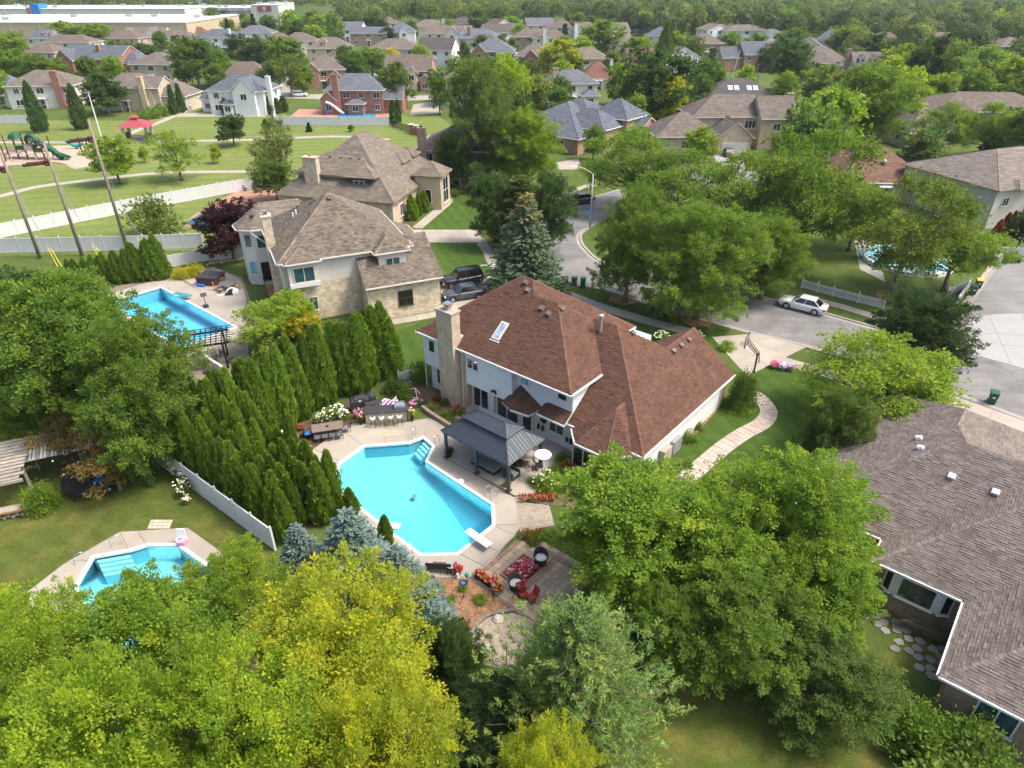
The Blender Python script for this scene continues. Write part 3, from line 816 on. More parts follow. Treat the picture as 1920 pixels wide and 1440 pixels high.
# ------------------------------------------------------------------ foliage
def norm(a):return a/np.maximum(1e-9,np.linalg.norm(a,axis=1,keepdims=True))
def leaf_mesh(name,pos,nrm,axis,length,width,tint,mat):
    """one rhombic leaf per row: pos = base, axis = direction of the midrib, nrm = upper side"""
    n=len(pos)
    axis=norm(axis);side=norm(np.cross(axis,nrm))
    L=np.asarray(length).reshape(-1,1)*np.ones((n,1));Wd=np.asarray(width).reshape(-1,1)*np.ones((n,1))
    up=norm(np.cross(side,axis))
    v=np.empty((n,4,3),np.float32)
    v[:,0]=pos;v[:,1]=pos+axis*L*.45+side*Wd*.5-up*Wd*.12
    v[:,2]=pos+axis*L;v[:,3]=pos+axis*L*.45-side*Wd*.5-up*Wd*.12
    me=bpy.data.meshes.new(name)
    me.vertices.add(n*4);me.vertices.foreach_set('co',v.ravel())
    me.loops.add(n*4);me.loops.foreach_set('vertex_index',np.arange(n*4,dtype=np.int32))
    me.polygons.add(n);me.polygons.foreach_set('loop_start',np.arange(0,n*4,4,dtype=np.int32))
    me.materials.append(mat)
    at=me.attributes.new('tint','FLOAT_COLOR','FACE')
    c=np.ones((n,4),np.float32);c[:,:3]=tint;at.data.foreach_set('color',c.ravel())
    me.update(calc_edges=True)
    return me
def rdir(g,n):
    return norm(g.normal(size=(n,3)))
def tints(g,n,clump,hue=.11,val=.22):
    """per-leaf and per-clump dye: lighter yellower new growth, darker bluer old leaves"""
    v=1+clump[:,None]*val+g.normal(size=(n,1))*.07
    h=clump*hue+g.normal(size=n)*.05
    t=np.empty((n,3),np.float32);t[:,0]=v[:,0]*(1+h*1.2);t[:,1]=v[:,0];t[:,2]=v[:,0]*(1-h)
    return np.clip(t,.35,2.2)

def broadleaf(name,seed,leaves,size,lobes=11,Rc=4.0,z0=2.2,z1=10.0,flat=.75,airy=0.0,yellow=None,clump_n=260,droop=.15,spread=1.0,spray=0):
    """crown of lobes, each lobe of leafy twigs; nominal height 10 m, radius 4 m.  Returns (crown mesh, trunk mesh)"""
    g=np.random.default_rng(seed)
    mid=(z0+z1)/2;hz=(z1-z0)/2
    lc,lr=[],[]
    lc.append((g.normal()*.3,g.normal()*.3,z1-1.45*flat));lr.append(1.6)
    for k in range(lobes):
        a=2.4*k+g.uniform(-.4,.4);u=(k+.5)/lobes
        zz=z0+1.0+(z1-z0-2.2)*u+g.uniform(-.4,.4)
        prof=math.sqrt(max(.05,1-((zz-(z0+hz*.82))/(hz*1.22))**2))
        rr=(Rc-1.35)*prof*g.uniform(.7,1.05)
        lc.append((rr*math.cos(a),rr*math.sin(a),zz));lr.append(g.uniform(1.2,1.9)*(.8+.3*prof))
    lc.append((0,0,mid));lr.append(1.9)
    lc,lr=np.array(lc),np.array(lr)
    w=lr**2;w=w/w.sum()
    nc=clump_n
    li=g.choice(len(lc),nc,p=w)
    d=rdir(g,nc);d[:,2]=d[:,2]*.8+.22;d=norm(d)
    rad=lr[li]*(1-g.random(nc)**2*.55)*g.uniform(.85,1.15,nc)
    cc=lc[li]+d*rad[:,None]*np.array([1,1,flat])
    ctint=g.normal(size=nc)*.55+.25*(lr[li]-lr.mean())
    ctr=np.array([0,0,mid-.6])
    cout=norm(cc-ctr)
    csize=g.uniform(.38,.85,nc)*spread
    k=g.choice(nc,leaves,p=(csize**2)/(csize**2).sum())
    off=g.normal(size=(leaves,3))*csize[k][:,None]*np.array([.62,.62,.40])
    # leaves hang along twigs that fan outwards from each clump
    p=cc[k]+off+cout[k]*np.abs(g.normal(size=(leaves,1)))*.18*csize[k][:,None]
    p[:,2]-=droop*(off[:,:2]**2).sum(1)/csize[k]
    if airy and not spray:
        lay=np.sin(p[:,2]*5.5+li[k]*1.7);keep=lay>-1+airy*1.1*g.random(leaves)
        p,k,off=p[keep],k[keep],off[keep]
    if spray:  # leaves set along twigs that fan out of each lobe and sag at the tips
        tw=norm(cc-lc[li]+np.array([0,0,.35])+g.normal(size=(nc,3))*.35);ln=g.uniform(.7,1.5,nc)*spray
        u=g.random(leaves);lat=g.normal(size=(leaves,3));wv=(.05+.17*(1-u))*(.7+.6*spray)
        off=lat*wv[:,None]*.8
        p=cc[k]+tw[k]*((u-.72)*ln[k])[:,None]+off;p[:,2]-=droop*1.2*u**2*ln[k]
        if airy:
            keep=g.random(leaves)>.12+airy*.12;p,k,off=p[keep],k[keep],off[keep]
        off=off+tw[k]*.12
    n=len(p)
    ax=norm(norm(off+1e-6)*.8+cout[k]*.5+g.normal(size=(n,3))*.5+np.array([0,0,-.15]))
    nr=norm(cout[k]*.55+np.array([0,0,.75])+g.normal(size=(n,3))*.55)
    t=tints(g,n,ctint[k])
    if yellow is not None:  # a crown that has begun to turn: whole twigs yellow
        amt,dirv=yellow
        s=(cc@np.array(dirv))/Rc+g.normal(size=nc)*.55
        f=np.clip((s+amt)*.9,0,1)[k][:,None]*g.uniform(.55,1,(n,1))
        t=t*(1-f)+np.array([1.28,1.22,.9])*t*f
    sz=size*g.uniform(.65,1.3,n)
    cm=leaf_mesh(name+'_crown',p,nr,ax,sz,sz*.62,np.clip(t,.3,3.2),MAT['leaf'])
    mb=MB()
    mb.tube([(0,0,-.1),(.03,.02,.5),(.05,.0,z0),(.1,.05,mid)],[.30,.21,.17,.10],8)
    for c,r in zip(lc[1:],lr[1:]):
        b=Vector((.05,.02,z0*.75+.25*(c[2]-z0)+.3));e=Vector(c)
        m1=b.lerp(e,.5)+Vector((0,0,-.25))
        mb.tube([b,m1,e],[.095,.06,.03],5)
        for q in range(3):
            v=Vector(rdir(g,1)[0]);v.z=abs(v.z)*.6
            mb.tube([e.lerp(m1,.3),e+v*r*.8],[.035,.012],4)
    return cm,mb.data(name+'_trunk',MAT['bark'],True)

def conifer(name,seed,levels=22,per=11,Rb=2.6,z0=.6,z1=10.0,spray=16,needle=.30,wide=.05,droop=.25,curve=.9,tip=None,up=.1):
    """whorls of drooping branches, each carrying flat sprays of needles; tip = (height share, tint) for cones near the top"""
    g=np.random.default_rng(seed)
    P,A,N,T,Ln=[],[],[],[],[]
    mb=MB();mb.tube([(0,0,-.1),(0,0,z1*.5),(0,0,z1-.3)],[.22,.13,.02],7)
    for l in range(levels):
        f=(l+.5)/levels;z=z0+(z1-z0)*f**.92
        rr=Rb*(1-f)**curve+.12
        m=max(4,int(per*(.45+.55*(1-f))))
        for b in range(m):
            a=2*math.pi*(b+g.uniform(-.3,.3))/m+l*1.1
            r=rr*g.uniform(.72,1.12);zz=z+g.uniform(-.2,.2)
            d=np.array([math.cos(a),math.sin(a),0.0]);s=np.array([-d[1],d[0],0.0])
            bt=g.normal()*.5
            if rr>1.0 and b%2==0:mb.tube([(0,0,zz),(d[0]*r*.5,d[1]*r*.5,zz-droop*r*.15),(d[0]*r*.95,d[1]*r*.95,zz-droop*r*.5+up*r*.5)],[.035,.02,.006],3)
            ns=max(4,int(spray*(r/Rb+.25)*2.2))
            t=g.random(ns)**.7
            lat=g.uniform(-1,1,ns)*(.12+.30*r/Rb*(1-t*.75))*r*.9
            pp=d[None]*(t*r)[:,None]+s[None]*lat[:,None]
            pp[:,2]=zz-droop*r*t**1.3*.55+up*r*np.maximum(0,t-.6)+g.normal(size=ns)*.05
            ax=d[None]*.8+s[None]*(np.sign(lat)*.7)[:,None]+np.array([0,0,-.12+up])+g.normal(size=(ns,3))*.25
            P.append(pp);A.append(ax);N.append(np.array([0,0,1.0])+d[None]*.5+g.normal(size=(ns,3))*.3)
            tt=tints(g,ns,np.full(ns,bt),.08,.2)
            tt*=(.85+.35*t)[:,None]if False else 1.0
            if tip and f>tip[0]:
                q=np.clip((f-tip[0])*3,0,1)*(g.random(ns)<.6);tt=tt*(1-q[:,None])+np.array(tip[1])*q[:,None]
            T.append(tt);Ln.append(np.full(ns,needle*(.75+.5*g.random())))
    P,A,N,T,Ln=map(np.concatenate,(P,A,N,T,Ln))
    n=len(P);g2=2  # each spray: crossed blades, so that it reads from the side as well
    N2=norm(np.cross(A,N)+g.normal(size=(n,3))*.2)
    cm=leaf_mesh(name+'_crown',np.concatenate([P,P]),np.concatenate([N,N2]),np.concatenate([A,A+g.normal(size=(n,3))*.2]),
np.concatenate([Ln,Ln*.9]),np.concatenate([Ln,Ln])*wide/.30*1.6,np.concatenate([T,T]),MAT['needle'])
    return cm,mb.data(name+'_trunk',MAT['bark'],True)

def pine(name,seed,tufts=3600,Rb=3.6,z1=10.0):
    """broad loose pine: upswept branches ending in tufts of long soft needles"""
    g=np.random.default_rng(seed)
    mb=MB();mb.tube([(0,0,-.1),(0,0,5),(0.1,0,9.3)],[.26,.16,.03],7)
    C,D,B=[],[],[]
    for l in range(24):
        f=(l+.5)/24;z=.8+8.6*f**.9
        rr=Rb*(1-f**1.7)+.35
        for b in range(9):
            a=2.4*b+l*1.3+g.uniform(-.3,.3);r=rr*g.uniform(.6,1.1)
            d=Vector((math.cos(a),math.sin(a),0));e=Vector((0,0,z))+d*r+Vector((0,0,r*g.uniform(.12,.42)))
            m1=Vector((0,0,z)).lerp(e,.55)-Vector((0,0,.12*r))
            mb.tube([(0,0,z),m1,e],[.045,.03,.01],4)
            m=max(5,int(20*r/Rb));bt=g.normal()*.5
            for q in range(m):
                t=g.uniform(.35,1.02);c=(Vector((0,0,z)).lerp(m1,min(1,t*1.8))if t<.55 else m1.lerp(e,(t-.55)/.45))
                c=c+Vector(g.normal(size=3))*(.10+.17*r)
                C.append(c);D.append((d*.75+Vector((0,0,.85))+Vector(g.normal(size=3))*.35));B.append(bt+g.normal()*.25)
    C,D,B=np.array(C),norm(np.array(D)),np.array(B)
    k=np.repeat(np.arange(len(C)),34);n=len(k)
    ax=norm(D[k]*.8+g.normal(size=(n,3))*.55)
    pos=C[k]+D[k]*g.uniform(-.28,.22,(n,1))+g.normal(size=(n,3))*.03
    cm=leaf_mesh(name+'_crown',pos,rdir(g,n),ax,g.uniform(.13,.24,n),.042,tints(g,n,B[k],.12,.34),MAT['needle'])
    return cm,mb.data(name+'_trunk',MAT['bark'],True)

def arborvitae(name,seed,n=5200,Rb=.85,z1=5.0,size=.24):
    """narrow cone of upright flattened sprays; nominal height 5 m"""
    g=np.random.default_rng(seed)
    f=g.random(n)**1.15;a=g.random(n)*2*math.pi
    prof=np.where(f<.12,.72+f*2.3,(1-((f-.12)/.88)**1.9)**.78)
    ridge=1+.16*np.sin(a*5+f*9+seed)+.12*np.sin(a*9-f*17+seed*2)+.07*np.sin(f*41+a*3)
    r=Rb*prof*ridge*(1-g.random(n)**3*.35)
    pos=np.stack([r*np.cos(a),r*np.sin(a),.05+f*(z1-.25)],1)
    out=np.stack([np.cos(a),np.sin(a),np.zeros(n)],1)
    ax=norm(out*.55+np.array([0,0,1.0])+g.normal(size=(n,3))*.28)
    nr=norm(out*.8+g.normal(size=(n,3))*.65)
    cl=np.sin(a*5+f*9+seed)*.35+g.normal(size=n)*.45
    L=size*g.uniform(.7,1.35,n)
    cm=leaf_mesh(name+'_foliage',pos,nr,ax,L,L*.55,tints(g,n,cl,.12,.2),MAT['needle'])
    mb=MB();mb.tube([(0,0,-.1),(0,0,z1*.8)],[.08,.02],6)
    return cm,mb.data(name+'_stem',MAT['bark'],True)

def shrub(name,seed,n=1600,Rs=1.0,hz=.85,size=.14,dense=.5):
    g=np.random.default_rng(seed)
    nc=60;d=rdir(g,nc);d[:,2]=np.abs(d[:,2]);cc=d*np.array([Rs,Rs,hz*2])*(g.random((nc,1))**.4)*.85;cc[:,2]+=.12
    k=g.integers(0,nc,n);off=g.normal(size=(n,3))*.17*Rs
    p=cc[k]+off;p[:,2]=np.maximum(.03,p[:,2])
    o=norm(p-np.array([0,0,.2]));ct=g.normal(size=nc)*.6
    ax=norm(o+g.normal(size=(n,3))*.6);nr=norm(o*.5+np.array([0,0,.7])+g.normal(size=(n,3))*.5)
    L=size*g.uniform(.7,1.35,n)
    return leaf_mesh(name,p,nr,ax,L,L*.6,tints(g,n,ct[k]),MAT['leaf'])

PROTO={}
def protos():
    H=PROTO
    H['hi_a']=broadleaf('hi_a',1,90000,.13,15,z0=1.2,clump_n=900,spray=.75)
    H['hi_b']=broadleaf('hi_b',2,90000,.13,14,z0=1.0,clump_n=820,flat=.85,spray=.8)
    H['hi_yellow']=broadleaf('hi_yellow',3,95000,.115,15,clump_n=950,spray=.75,yellow=(.0,(.75,-.5,.45)))
    H['hi_lime']=broadleaf('hi_lime',4,90000,.118,14,clump_n=900,spray=.75,yellow=(-.25,(-.3,-.8,.5)))
    H['hi_ash']=broadleaf('hi_ash',5,84000,.155,16,clump_n=620,droop=.35,spray=1.1)
    H['mid_a']=broadleaf('mid_a',11,16000,.29,13,clump_n=420,spray=.9)
    H['mid_b']=broadleaf('mid_b',12,16000,.29,11,clump_n=400,flat=.9,spray=.9)
    H['mid_c']=broadleaf('mid_c',13,15000,.28,10,clump_n=360,flat=.95,Rc=3.4,spray=.9)
    H['mid_yellow']=broadleaf('mid_yellow',14,15000,.28,12,clump_n=380,spray=.9,yellow=(-.1,(.5,.2,.7)))
    H['locust_a']=broadleaf('locust_a',21,26000,.20,16,Rc=5.0,z0=2.6,z1=9.4,flat=.42,airy=.75,clump_n=420,droop=.4,spray=1.5)
    H['locust_b']=broadleaf('locust_b',22,26000,.20,14,Rc=5.2,z0=2.2,z1=9.2,flat=.45,airy=.75,clump_n=400,droop=.4,spray=1.5)
    H['thin']=broadleaf('thin',23,6500,.24,9,Rc=3.6,z0=1.8,z1=10,flat=.7,clump_n=190,spray=1.1)
    for k in range(4):H['far_%d'%k]=broadleaf('far_%d'%k,31+k,2600,.78,10+k,Rc=4.2,z0=1.0,clump_n=130,flat=.85+.05*k)
    H['far_yellow']=broadleaf('far_yellow',37,2600,.78,11,Rc=4.2,z0=1.0,clump_n=130,yellow=(-.05,(.5,-.3,.7)))
    H['spruce']=conifer('spruce',41,26,13,2.7,.3,10,15,.34,.085,.3,.85,tip=(.62,(2.4,1.25,.75)))
    H['blue_spruce']=conifer('blue_spruce',42,26,14,2.9,.3,10,17,.33,.085,.12,.85,up=.22)
    H['yew']=conifer('yew',43,24,15,3.1,.3,10,18,.42,.13,.15,.48,up=.25)
    H['far_spruce']=conifer('far_spruce',44,13,8,2.3,.2,10,7,.8,.22,.3,.9)
    H['pine']=pine('pine',51)
    for k in range(4):H['arb_%d'%k]=arborvitae('arb_%d'%k,61+k)
    H['column']=arborvitae('column',71,3200,1.35,5.0,.30)
    H['far_arb']=arborvitae('far_arb',72,700,.9,5.0,.6)
    for k in range(3):H['shrub_%d'%k]=(shrub('shrub_%d'%k,81+k),None)
    H['shrub_far']=(shrub('shrub_far',85,420,size=.3),None)
    H['shrub_hi']=(shrub('shrub_hi',86,6500,size=.10),None)
protos()
NOMINAL={}
def nominal(kind):
    cm=PROTO[kind][0]
    if kind not in NOMINAL:
        a=np.empty(len(cm.vertices)*3,np.float32);cm.vertices.foreach_get('co',a);a=a.reshape(-1,3)
        NOMINAL[kind]=(float(np.percentile(a[:,2],99.7)),float(np.percentile(np.hypot(a[:,0],a[:,1]),97)))
    return NOMINAL[kind]
GREEN=dict(bright=(.210,.312,.040),green=(.162,.248,.040),mid=(.118,.182,.040),dark=(.078,.134,.038),deep=(.052,.094,.032),lime=(.235,.325,.038),
yellow=(.310,.350,.038),gold=(.42,.385,.036),olive=(.150,.190,.046),grey=(.160,.215,.075),blue=(.195,.270,.255),bluegreen=(.150,.225,.135),pine=(.215,.315,.095),
purple=(.066,.022,.030),rust=(.30,.10,.05),arb=(.180,.280,.036),brown=(.230,.170,.058),hazy=(.110,.170,.055))
TREES=[]
def tree(kind,loc,H,Rw,colour,label,name='broadleaf_tree',cat='tree',group=None,rz=None):
    """a tree with its own trunk and crown; H height, Rw crown radius in metres"""
    cm,tm=PROTO[kind];h0,r0=nominal(kind)
    t=thing(name,label,cat,(loc[0],loc[1],0),rnd.uniform(0,6.28)if rz is None else rz,group)
    t.scale=(Rw/r0,Rw/r0,H/h0)
    c=GREEN[colour]if isinstance(colour,str)else colour
    k=rnd.uniform(.92,1.08)
    if kind.startswith('arb'):k=rnd.uniform(.74,1.16);t.rotation_euler=(rnd.uniform(-.05,.05),rnd.uniform(-.05,.05),t.rotation_euler[2])
    if tm is None:
        obj('foliage',cm,t,color=sc(c,k))
    else:
        col=kind.startswith('arb')or kind in('column','far_arb')
        obj('foliage' if col else 'crown',cm,t,color=sc(c,k));obj('stem' if col else 'trunk',tm,t)
    TREES.append((t,H,Rw))
    return t
def sil(H,Rw,y,z):
    """half height in pixels of a crown's outline seen from above at an angle, and the pixel row of its middle"""
    _,cy,d=PX((0,y,z));ph=math.atan2(CAM_H-z,y)
    return math.hypot(H*.40*math.cos(ph),Rw*.92*math.sin(ph))*FPX/d,cy
def tree_px(kind,px,ptop,H,wpx,colour,label,**k):
    """placed so that the outline of its crown tops out at (px, ptop) in the photograph, wpx across"""
    zc=H*.6;g=G(px,ptop+30,zc)
    for _ in range(8):
        d=PX((g.x,g.y,zc))[2];Rw=wpx/2*d/FPX*.94
        h,_c=sil(H,Rw,g.y,zc);g=G(px,ptop+h,zc)
    return tree(kind,(g.x,g.y),H,Rw,colour,label,**k)
# ------------------------------------------------------------------ houses
def shingle_rows(mb,poly,pal,tab=.30,expo=.145,thick=.016,g=None,hmul=1.0):
    """asphalt shingles laid in courses on a sloping polygon: every tab is a separate wedge"""
    P=[Vector(p)for p in poly]
    n=(P[1]-P[0]).cross(P[2]-P[0]).normalized()
    if n.z<0:n=-n
    e=Vector((0,0,1)).cross(n).normalized();s=n.cross(e).normalized()
    if s.z<0:s=-s;e=-e
    o=P[0]
    q=[((p-o).dot(e),(p-o).dot(s))for p in P]
    y0,y1=min(a[1]for a in q),max(a[1]for a in q)
    rows=max(1,int((y1-y0)/expo));g=g or rnd
    for r in range(rows+1):
        t0,t1=y0+r*expo,min(y1,y0+(r+1)*expo)
        if t1-t0<.03:continue
        tm=(t0+t1)/2;xs=[]
        for i in range(len(q)):
            (xa,ya),(xb,yb)=q[i-1],q[i]
            if(ya>tm)!=(yb>tm):
                m=(xb-xa)/(yb-ya)
                xs.append((xa+m*(tm-ya),m))
        xs.sort()
        for(xl,ml),(xr,mr)in zip(xs[::2],xs[1::2]):
            lo0,hi0=xl+ml*(t0-tm),xr+mr*(t0-tm);lo1,hi1=xl+ml*(t1-tm),xr+mr*(t1-tm)
            x=min(lo0,lo1)-g.uniform(0,tab)
            while x<max(hi0,hi1):
                w=tab*g.uniform(.75,1.3);a,b=x+.006,x+w-.006
                A0,B0,A1,B1=max(a,lo0),min(b,hi0),max(a,lo1),min(b,hi1)
                x+=w
                if B0-A0<.01 and B1-A1<.01:continue
                if B0<A0:A0=B0=(A0+B0)/2
                if B1<A1:A1=B1=(A1+B1)/2
                c=pal[g.randrange(len(pal))];k=g.uniform(.9,1.1);c=sc(c,k)
                h=thick*g.choice((.8,1.2,2.1))
                pt=lambda X,T,Hh:o+e*X+s*T+n*Hh
                v=[pt(A0,t0,.004+h),pt(B0,t0,.004+h),pt(B1,t1,.006),pt(A1,t1,.006),pt(A0,t0,.002),pt(B0,t0,.002)]
                mb.mesh(v,[(0,1,2,3),(4,5,1,0)],0,c)
def ridge_caps(mb,a,b,pal,w=.34,step=.2,g=None):
    a,b=Vector(a),Vector(b);L=(b-a).length;n=max(1,int(L/step));g=g or rnd
    for k in range(n):
        p,q=a.lerp(b,k/n),a.lerp(b,(k+1)/n)
        c=sc(pal[g.randrange(len(pal))],g.uniform(1.1,1.4))
        d=(q-p).normalized();x=d.cross(Vector((0,0,1))).normalized()*w/2
        u=Vector((0,0,.045+.012*(k%2)))
        mb.mesh([p-x-Vector((0,0,w*.28)),p+u,p+x-Vector((0,0,w*.28)),q-x-Vector((0,0,w*.28)),q+u*.7,q+x-Vector((0,0,w*.28))],[(0,1,4,3),(1,2,5,4),(0,2,1)],0,c)

_wc={}
def window(parent,x,y,ang,z,w,h,kind='double',frame='white_paint',glass='glass',depth=.09):
    """window standing proud of a wall: outward normal at angle ang, sill height z; frame, sill and panes"""
    key=(round(w,2),round(h,2),kind,frame,glass)
    if key not in _wc:
        f=MB();t=.07
        f.box(-w/2,-w/2+t,-depth,.02,0,h);f.box(w/2-t,w/2,-depth,.02,0,h)
        f.box(-w/2+t,w/2-t,-depth,.02,h-t,h);f.box(-w/2+t,w/2-t,-depth,.02,0,t)
        cuts={'single':[],'double':[0],'triple':[-w/6,w/6],'quad':[-w/4,0,w/4],'door':[0],'grid':[0]}[kind]
        for c in cuts:f.box(c-.035,c+.035,-depth,.02,t,h-t)
        if kind=='grid':f.box(-w/2+t,w/2-t,-depth+.004,.02,h*.5-.025,h*.5+.025)
        fm=f.data('window',MAT[frame])
        s=MB();s.box(-w/2-.06,w/2+.06,-depth-.05,.0,-.06,-.002);sm=s.data('sill',MAT[frame])
        panes=[]
        ed=[-w/2+t]+sorted(cuts)+[w/2-t]
        for a,b in zip(ed,ed[1:]):
            p=MB();a2=a+(.035 if a in cuts else 0);b2=b-(.035 if b in cuts else 0)
            p.box(a2,b2,-.035,.015,t,h-t);panes.append(p.data('pane',MAT[glass]))
        _wc[key]=(fm,sm,panes)
    fm,sm,panes=_wc[key]
    o=obj('window',fm,parent,(x,y,z),ang+R(90))
    obj('sill',sm,o)
    for p in panes:obj('pane',p,o)
    return o
S_,E_,N_,W_=R(-90),R(0),R(90),R(180)

def siding(parent,p0,p1,prof,mat,expo=.2,name='siding_board',joint=3.6):
    """clapboards on a vertical wall from p0 to p1 (seen from outside, left to right); prof = polygon in (along, z)"""
    p0,p1=Vector((*p0,0)),Vector((*p1,0));d=(p1-p0).normalized();n=Vector((d.y,-d.x,0))
    z0,z1=min(p[1]for p in prof),max(p[1]for p in prof)
    k=0
    while z0+k*expo<z1-.02:
        a,b=z0+k*expo,min(z1,z0+(k+1)*expo);tm=(a+b)/2;xs=[]
        for i in range(len(prof)):
            (xa,ya),(xb,yb)=prof[i-1],prof[i]
            if(ya>tm)!=(yb>tm):xs.append(xa+(xb-xa)*(tm-ya)/(yb-ya))
        xs.sort()
        for l,r in zip(xs[::2],xs[1::2]):
            x=l
            while x<r-.05:
                e=min(r,x+joint*(rnd.uniform(.7,1.0)if x==l else 1))
                if r-e<.5:e=r
                mb=MB()
                P=lambda s,z,o:p0+d*s+n*o+Vector((0,0,z))
                q=[P(x,a,.004),P(e-.004,a,.004),P(e-.004,b,.004),P(x,b,.004),P(x,a,.034),P(e-.004,a,.034),P(e-.004,b,.012),P(x,b,.012)]
                mb.mesh(q,[(4,5,6,7),(0,1,5,4),(1,2,6,5),(3,0,4,7),(2,3,7,6)])
                mb.build(name,mat,parent)
                x=e
        k+=1

class House:
    def __init__(s,name,label,loc,rz,roof='roof_brown',trim='white_paint',pal=None,cat='house',group=None,tab=.30,expo=.145,caps=True):
        s.t=thing(name,label,cat,(loc[0],loc[1],0),rz,group)
        s.walls,s.roof,s.trim,s.pal={},MAT[roof]if roof else None,MAT[trim],pal
        s.rm,s.shm,s.capm,s.gut=MB(),MB(),MB(),MB()
        s.tab,s.expo,s.caps=tab,expo,caps
    def w(s,m):return s.walls.setdefault(m,MB())
    def plane(s,poly,thick=.16,shingle=True,gut=True):
        P=[Vector(p)for p in poly]
        n=(P[1]-P[0]).cross(P[2]-P[0])
        if n.z<0:P=P[::-1]
        d=Vector((0,0,-thick));m=len(P)
        s.rm.face(P,0);s.rm.face([p+d for p in reversed(P)],1)
        for i in range(m):
            a,b=P[i],P[(i+1)%m];s.rm.face([a,a+d,b+d,b],1)
            if gut and abs(a.z-b.z)<.01 and abs(a.z-min(p.z for p in P))<.02 and(b-a).length>.6:  # gutter along the eave
                o=(b-a).cross(Vector((0,0,1))).normalized()*.055
                s.gut.bar(a+o+Vector((0,0,-.07)),b+o+Vector((0,0,-.07)),.11,.12)
        if s.pal and shingle:shingle_rows(s.shm,P,s.pal,s.tab,s.expo)
    def cap(s,a,b):
        if s.pal:ridge_caps(s.capm,a,b,s.pal)
        else:ridge_caps(s.capm,a,b,[(1,1,1)],.3,1.0)
    def hip(s,x0,x1,y0,y1,ze,k=.7,wall=None,z0=0.0,oh=.42,body=True):
        dx,dy=x1-x0,y1-y0
        h=min(dx,dy)/2;zr=ze+k*h
        if dx>=dy:a,b=(x0+h,(y0+y1)/2,zr),(x1-h,(y0+y1)/2,zr)
        else:a,b=((x0+x1)/2,y0+h,zr),((x0+x1)/2,y1-h,zr)
        c=[(x0,y0,ze),(x1,y0,ze),(x1,y1,ze),(x0,y1,ze)]
        if dx>=dy:pl=[[c[0],c[1],b,a],[c[1],c[2],b],[c[2],c[3],a,b],[c[3],c[0],a]]
        else:pl=[[c[0],c[1],a],[c[1],c[2],b,a],[c[2],c[3],b],[c[3],c[0],a,b]]
        for p in pl:
            q=[]
            for v in p:
                if not q or(Vector(v)-Vector(q[-1])).length>.05:q.append(v)
            s.plane(q)
        if s.caps:
            for i,p in enumerate(c):s.cap((p[0],p[1],p[2]+.03),min((a,b),key=lambda v:math.dist(v[:2],p[:2])))
            if math.dist(a,b)>.3:s.cap(a,b)
        if wall and body:s.w(wall).box(x0+oh,x1-oh,y0+oh,y1-oh,z0,ze-.02)
        return a,b
    def gable(s,x0,x1,y0,y1,ze,k=.8,ridge='y',wall=None,gwall=None,z0=0.0,oh=.42,rake=.3,body=True):
        gw=gwall or wall
        if ridge=='y':
            xm=(x0+x1)/2;zr=ze+k*(x1-x0)/2
            s.plane([(x0,y0,ze),(xm,y0,zr),(xm,y1,zr),(x0,y1,ze)]);s.plane([(x1,y0,ze),(x1,y1,ze),(xm,y1,zr),(xm,y0,zr)])
            if s.caps:s.cap((xm,y0,zr),(xm,y1,zr))
            if gw:
                for y in(y0+rake,y1-rake-.1):
                    s.w(gw).mesh([(x0+oh,y,ze-.03),(x1-oh,y,ze-.03),(xm,y,zr-.17-k*oh*.0),(x0+oh,y+.1,ze-.03),(x1-oh,y+.1,ze-.03),(xm,y+.1,zr-.17)],[(0,1,2),(5,4,3),(0,2,5,3),(2,1,4,5)])
            if wall and body:s.w(wall).box(x0+oh,x1-oh,y0+rake,y1-rake,z0,ze-.02)
        else:
            ym=(y0+y1)/2;zr=ze+k*(y1-y0)/2
            s.plane([(x0,y0,ze),(x1,y0,ze),(x1,ym,zr),(x0,ym,zr)]);s.plane([(x0,y1,ze),(x0,ym,zr),(x1,ym,zr),(x1,y1,ze)])
            if s.caps:s.cap((x0,ym,zr),(x1,ym,zr))
            if gw:
                for x in(x0+rake,x1-rake-.1):
                    s.w(gw).mesh([(x,y0+oh,ze-.03),(x,y1-oh,ze-.03),(x,ym,zr-.17),(x+.1,y0+oh,ze-.03),(x+.1,y1-oh,ze-.03),(x+.1,ym,zr-.17)],[(2,1,0),(3,4,5),(0,3,5,2),(1,2,5,4)])
            if wall and body:s.w(wall).box(x0+rake,x1-rake,y0+oh,y1-oh,z0,ze-.02)
        return zr
    def chimney(s,x,y,w,d,z0,z1,mat,pot='orange',capm='concrete'):
        mb=MB();mb.box(x-w/2,x+w/2,y-d/2,y+d/2,z0,z1);c=mb.build('chimney',MAT[mat],s.t)
        mb=MB();mb.box(x-w/2-.08,x+w/2+.08,y-d/2-.08,y+d/2+.08,z1,z1+.13);mb.build('cap',MAT[capm],c)
        mb=MB();mb.lathe([(.17,z1+.1),(.19,z1+.42),(.14,z1+.42)],8,x,y);mb.build('flue',MAT[pot],c)
        return c
    def vent(s,p,n,mat='roof_taupe',size=.42):
        """low roof vent lying on a slope; n = slope normal"""
        n=Vector(n).normalized();e=Vector((0,0,1)).cross(n).normalized()if abs(n.z)<.99 else Vector((1,0,0));u=n.cross(e)
        p=Vector(p);mb=MB();h=size/2
        mb.mesh([p-e*h-u*h,p+e*h-u*h,p+e*h+u*h,p-e*h+u*h,p-e*h*.85-u*h*.9+n*.2,p+e*h*.85-u*h*.9+n*.2,p+e*h*.8+u*h*.7+n*.14,p-e*h*.8+u*h*.7+n*.14],
[(4,5,6,7),(0,1,5,4),(1,2,6,5),(2,3,7,6),(3,0,4,7)])
        return mb.build('roof_vent',MAT[mat],s.t)
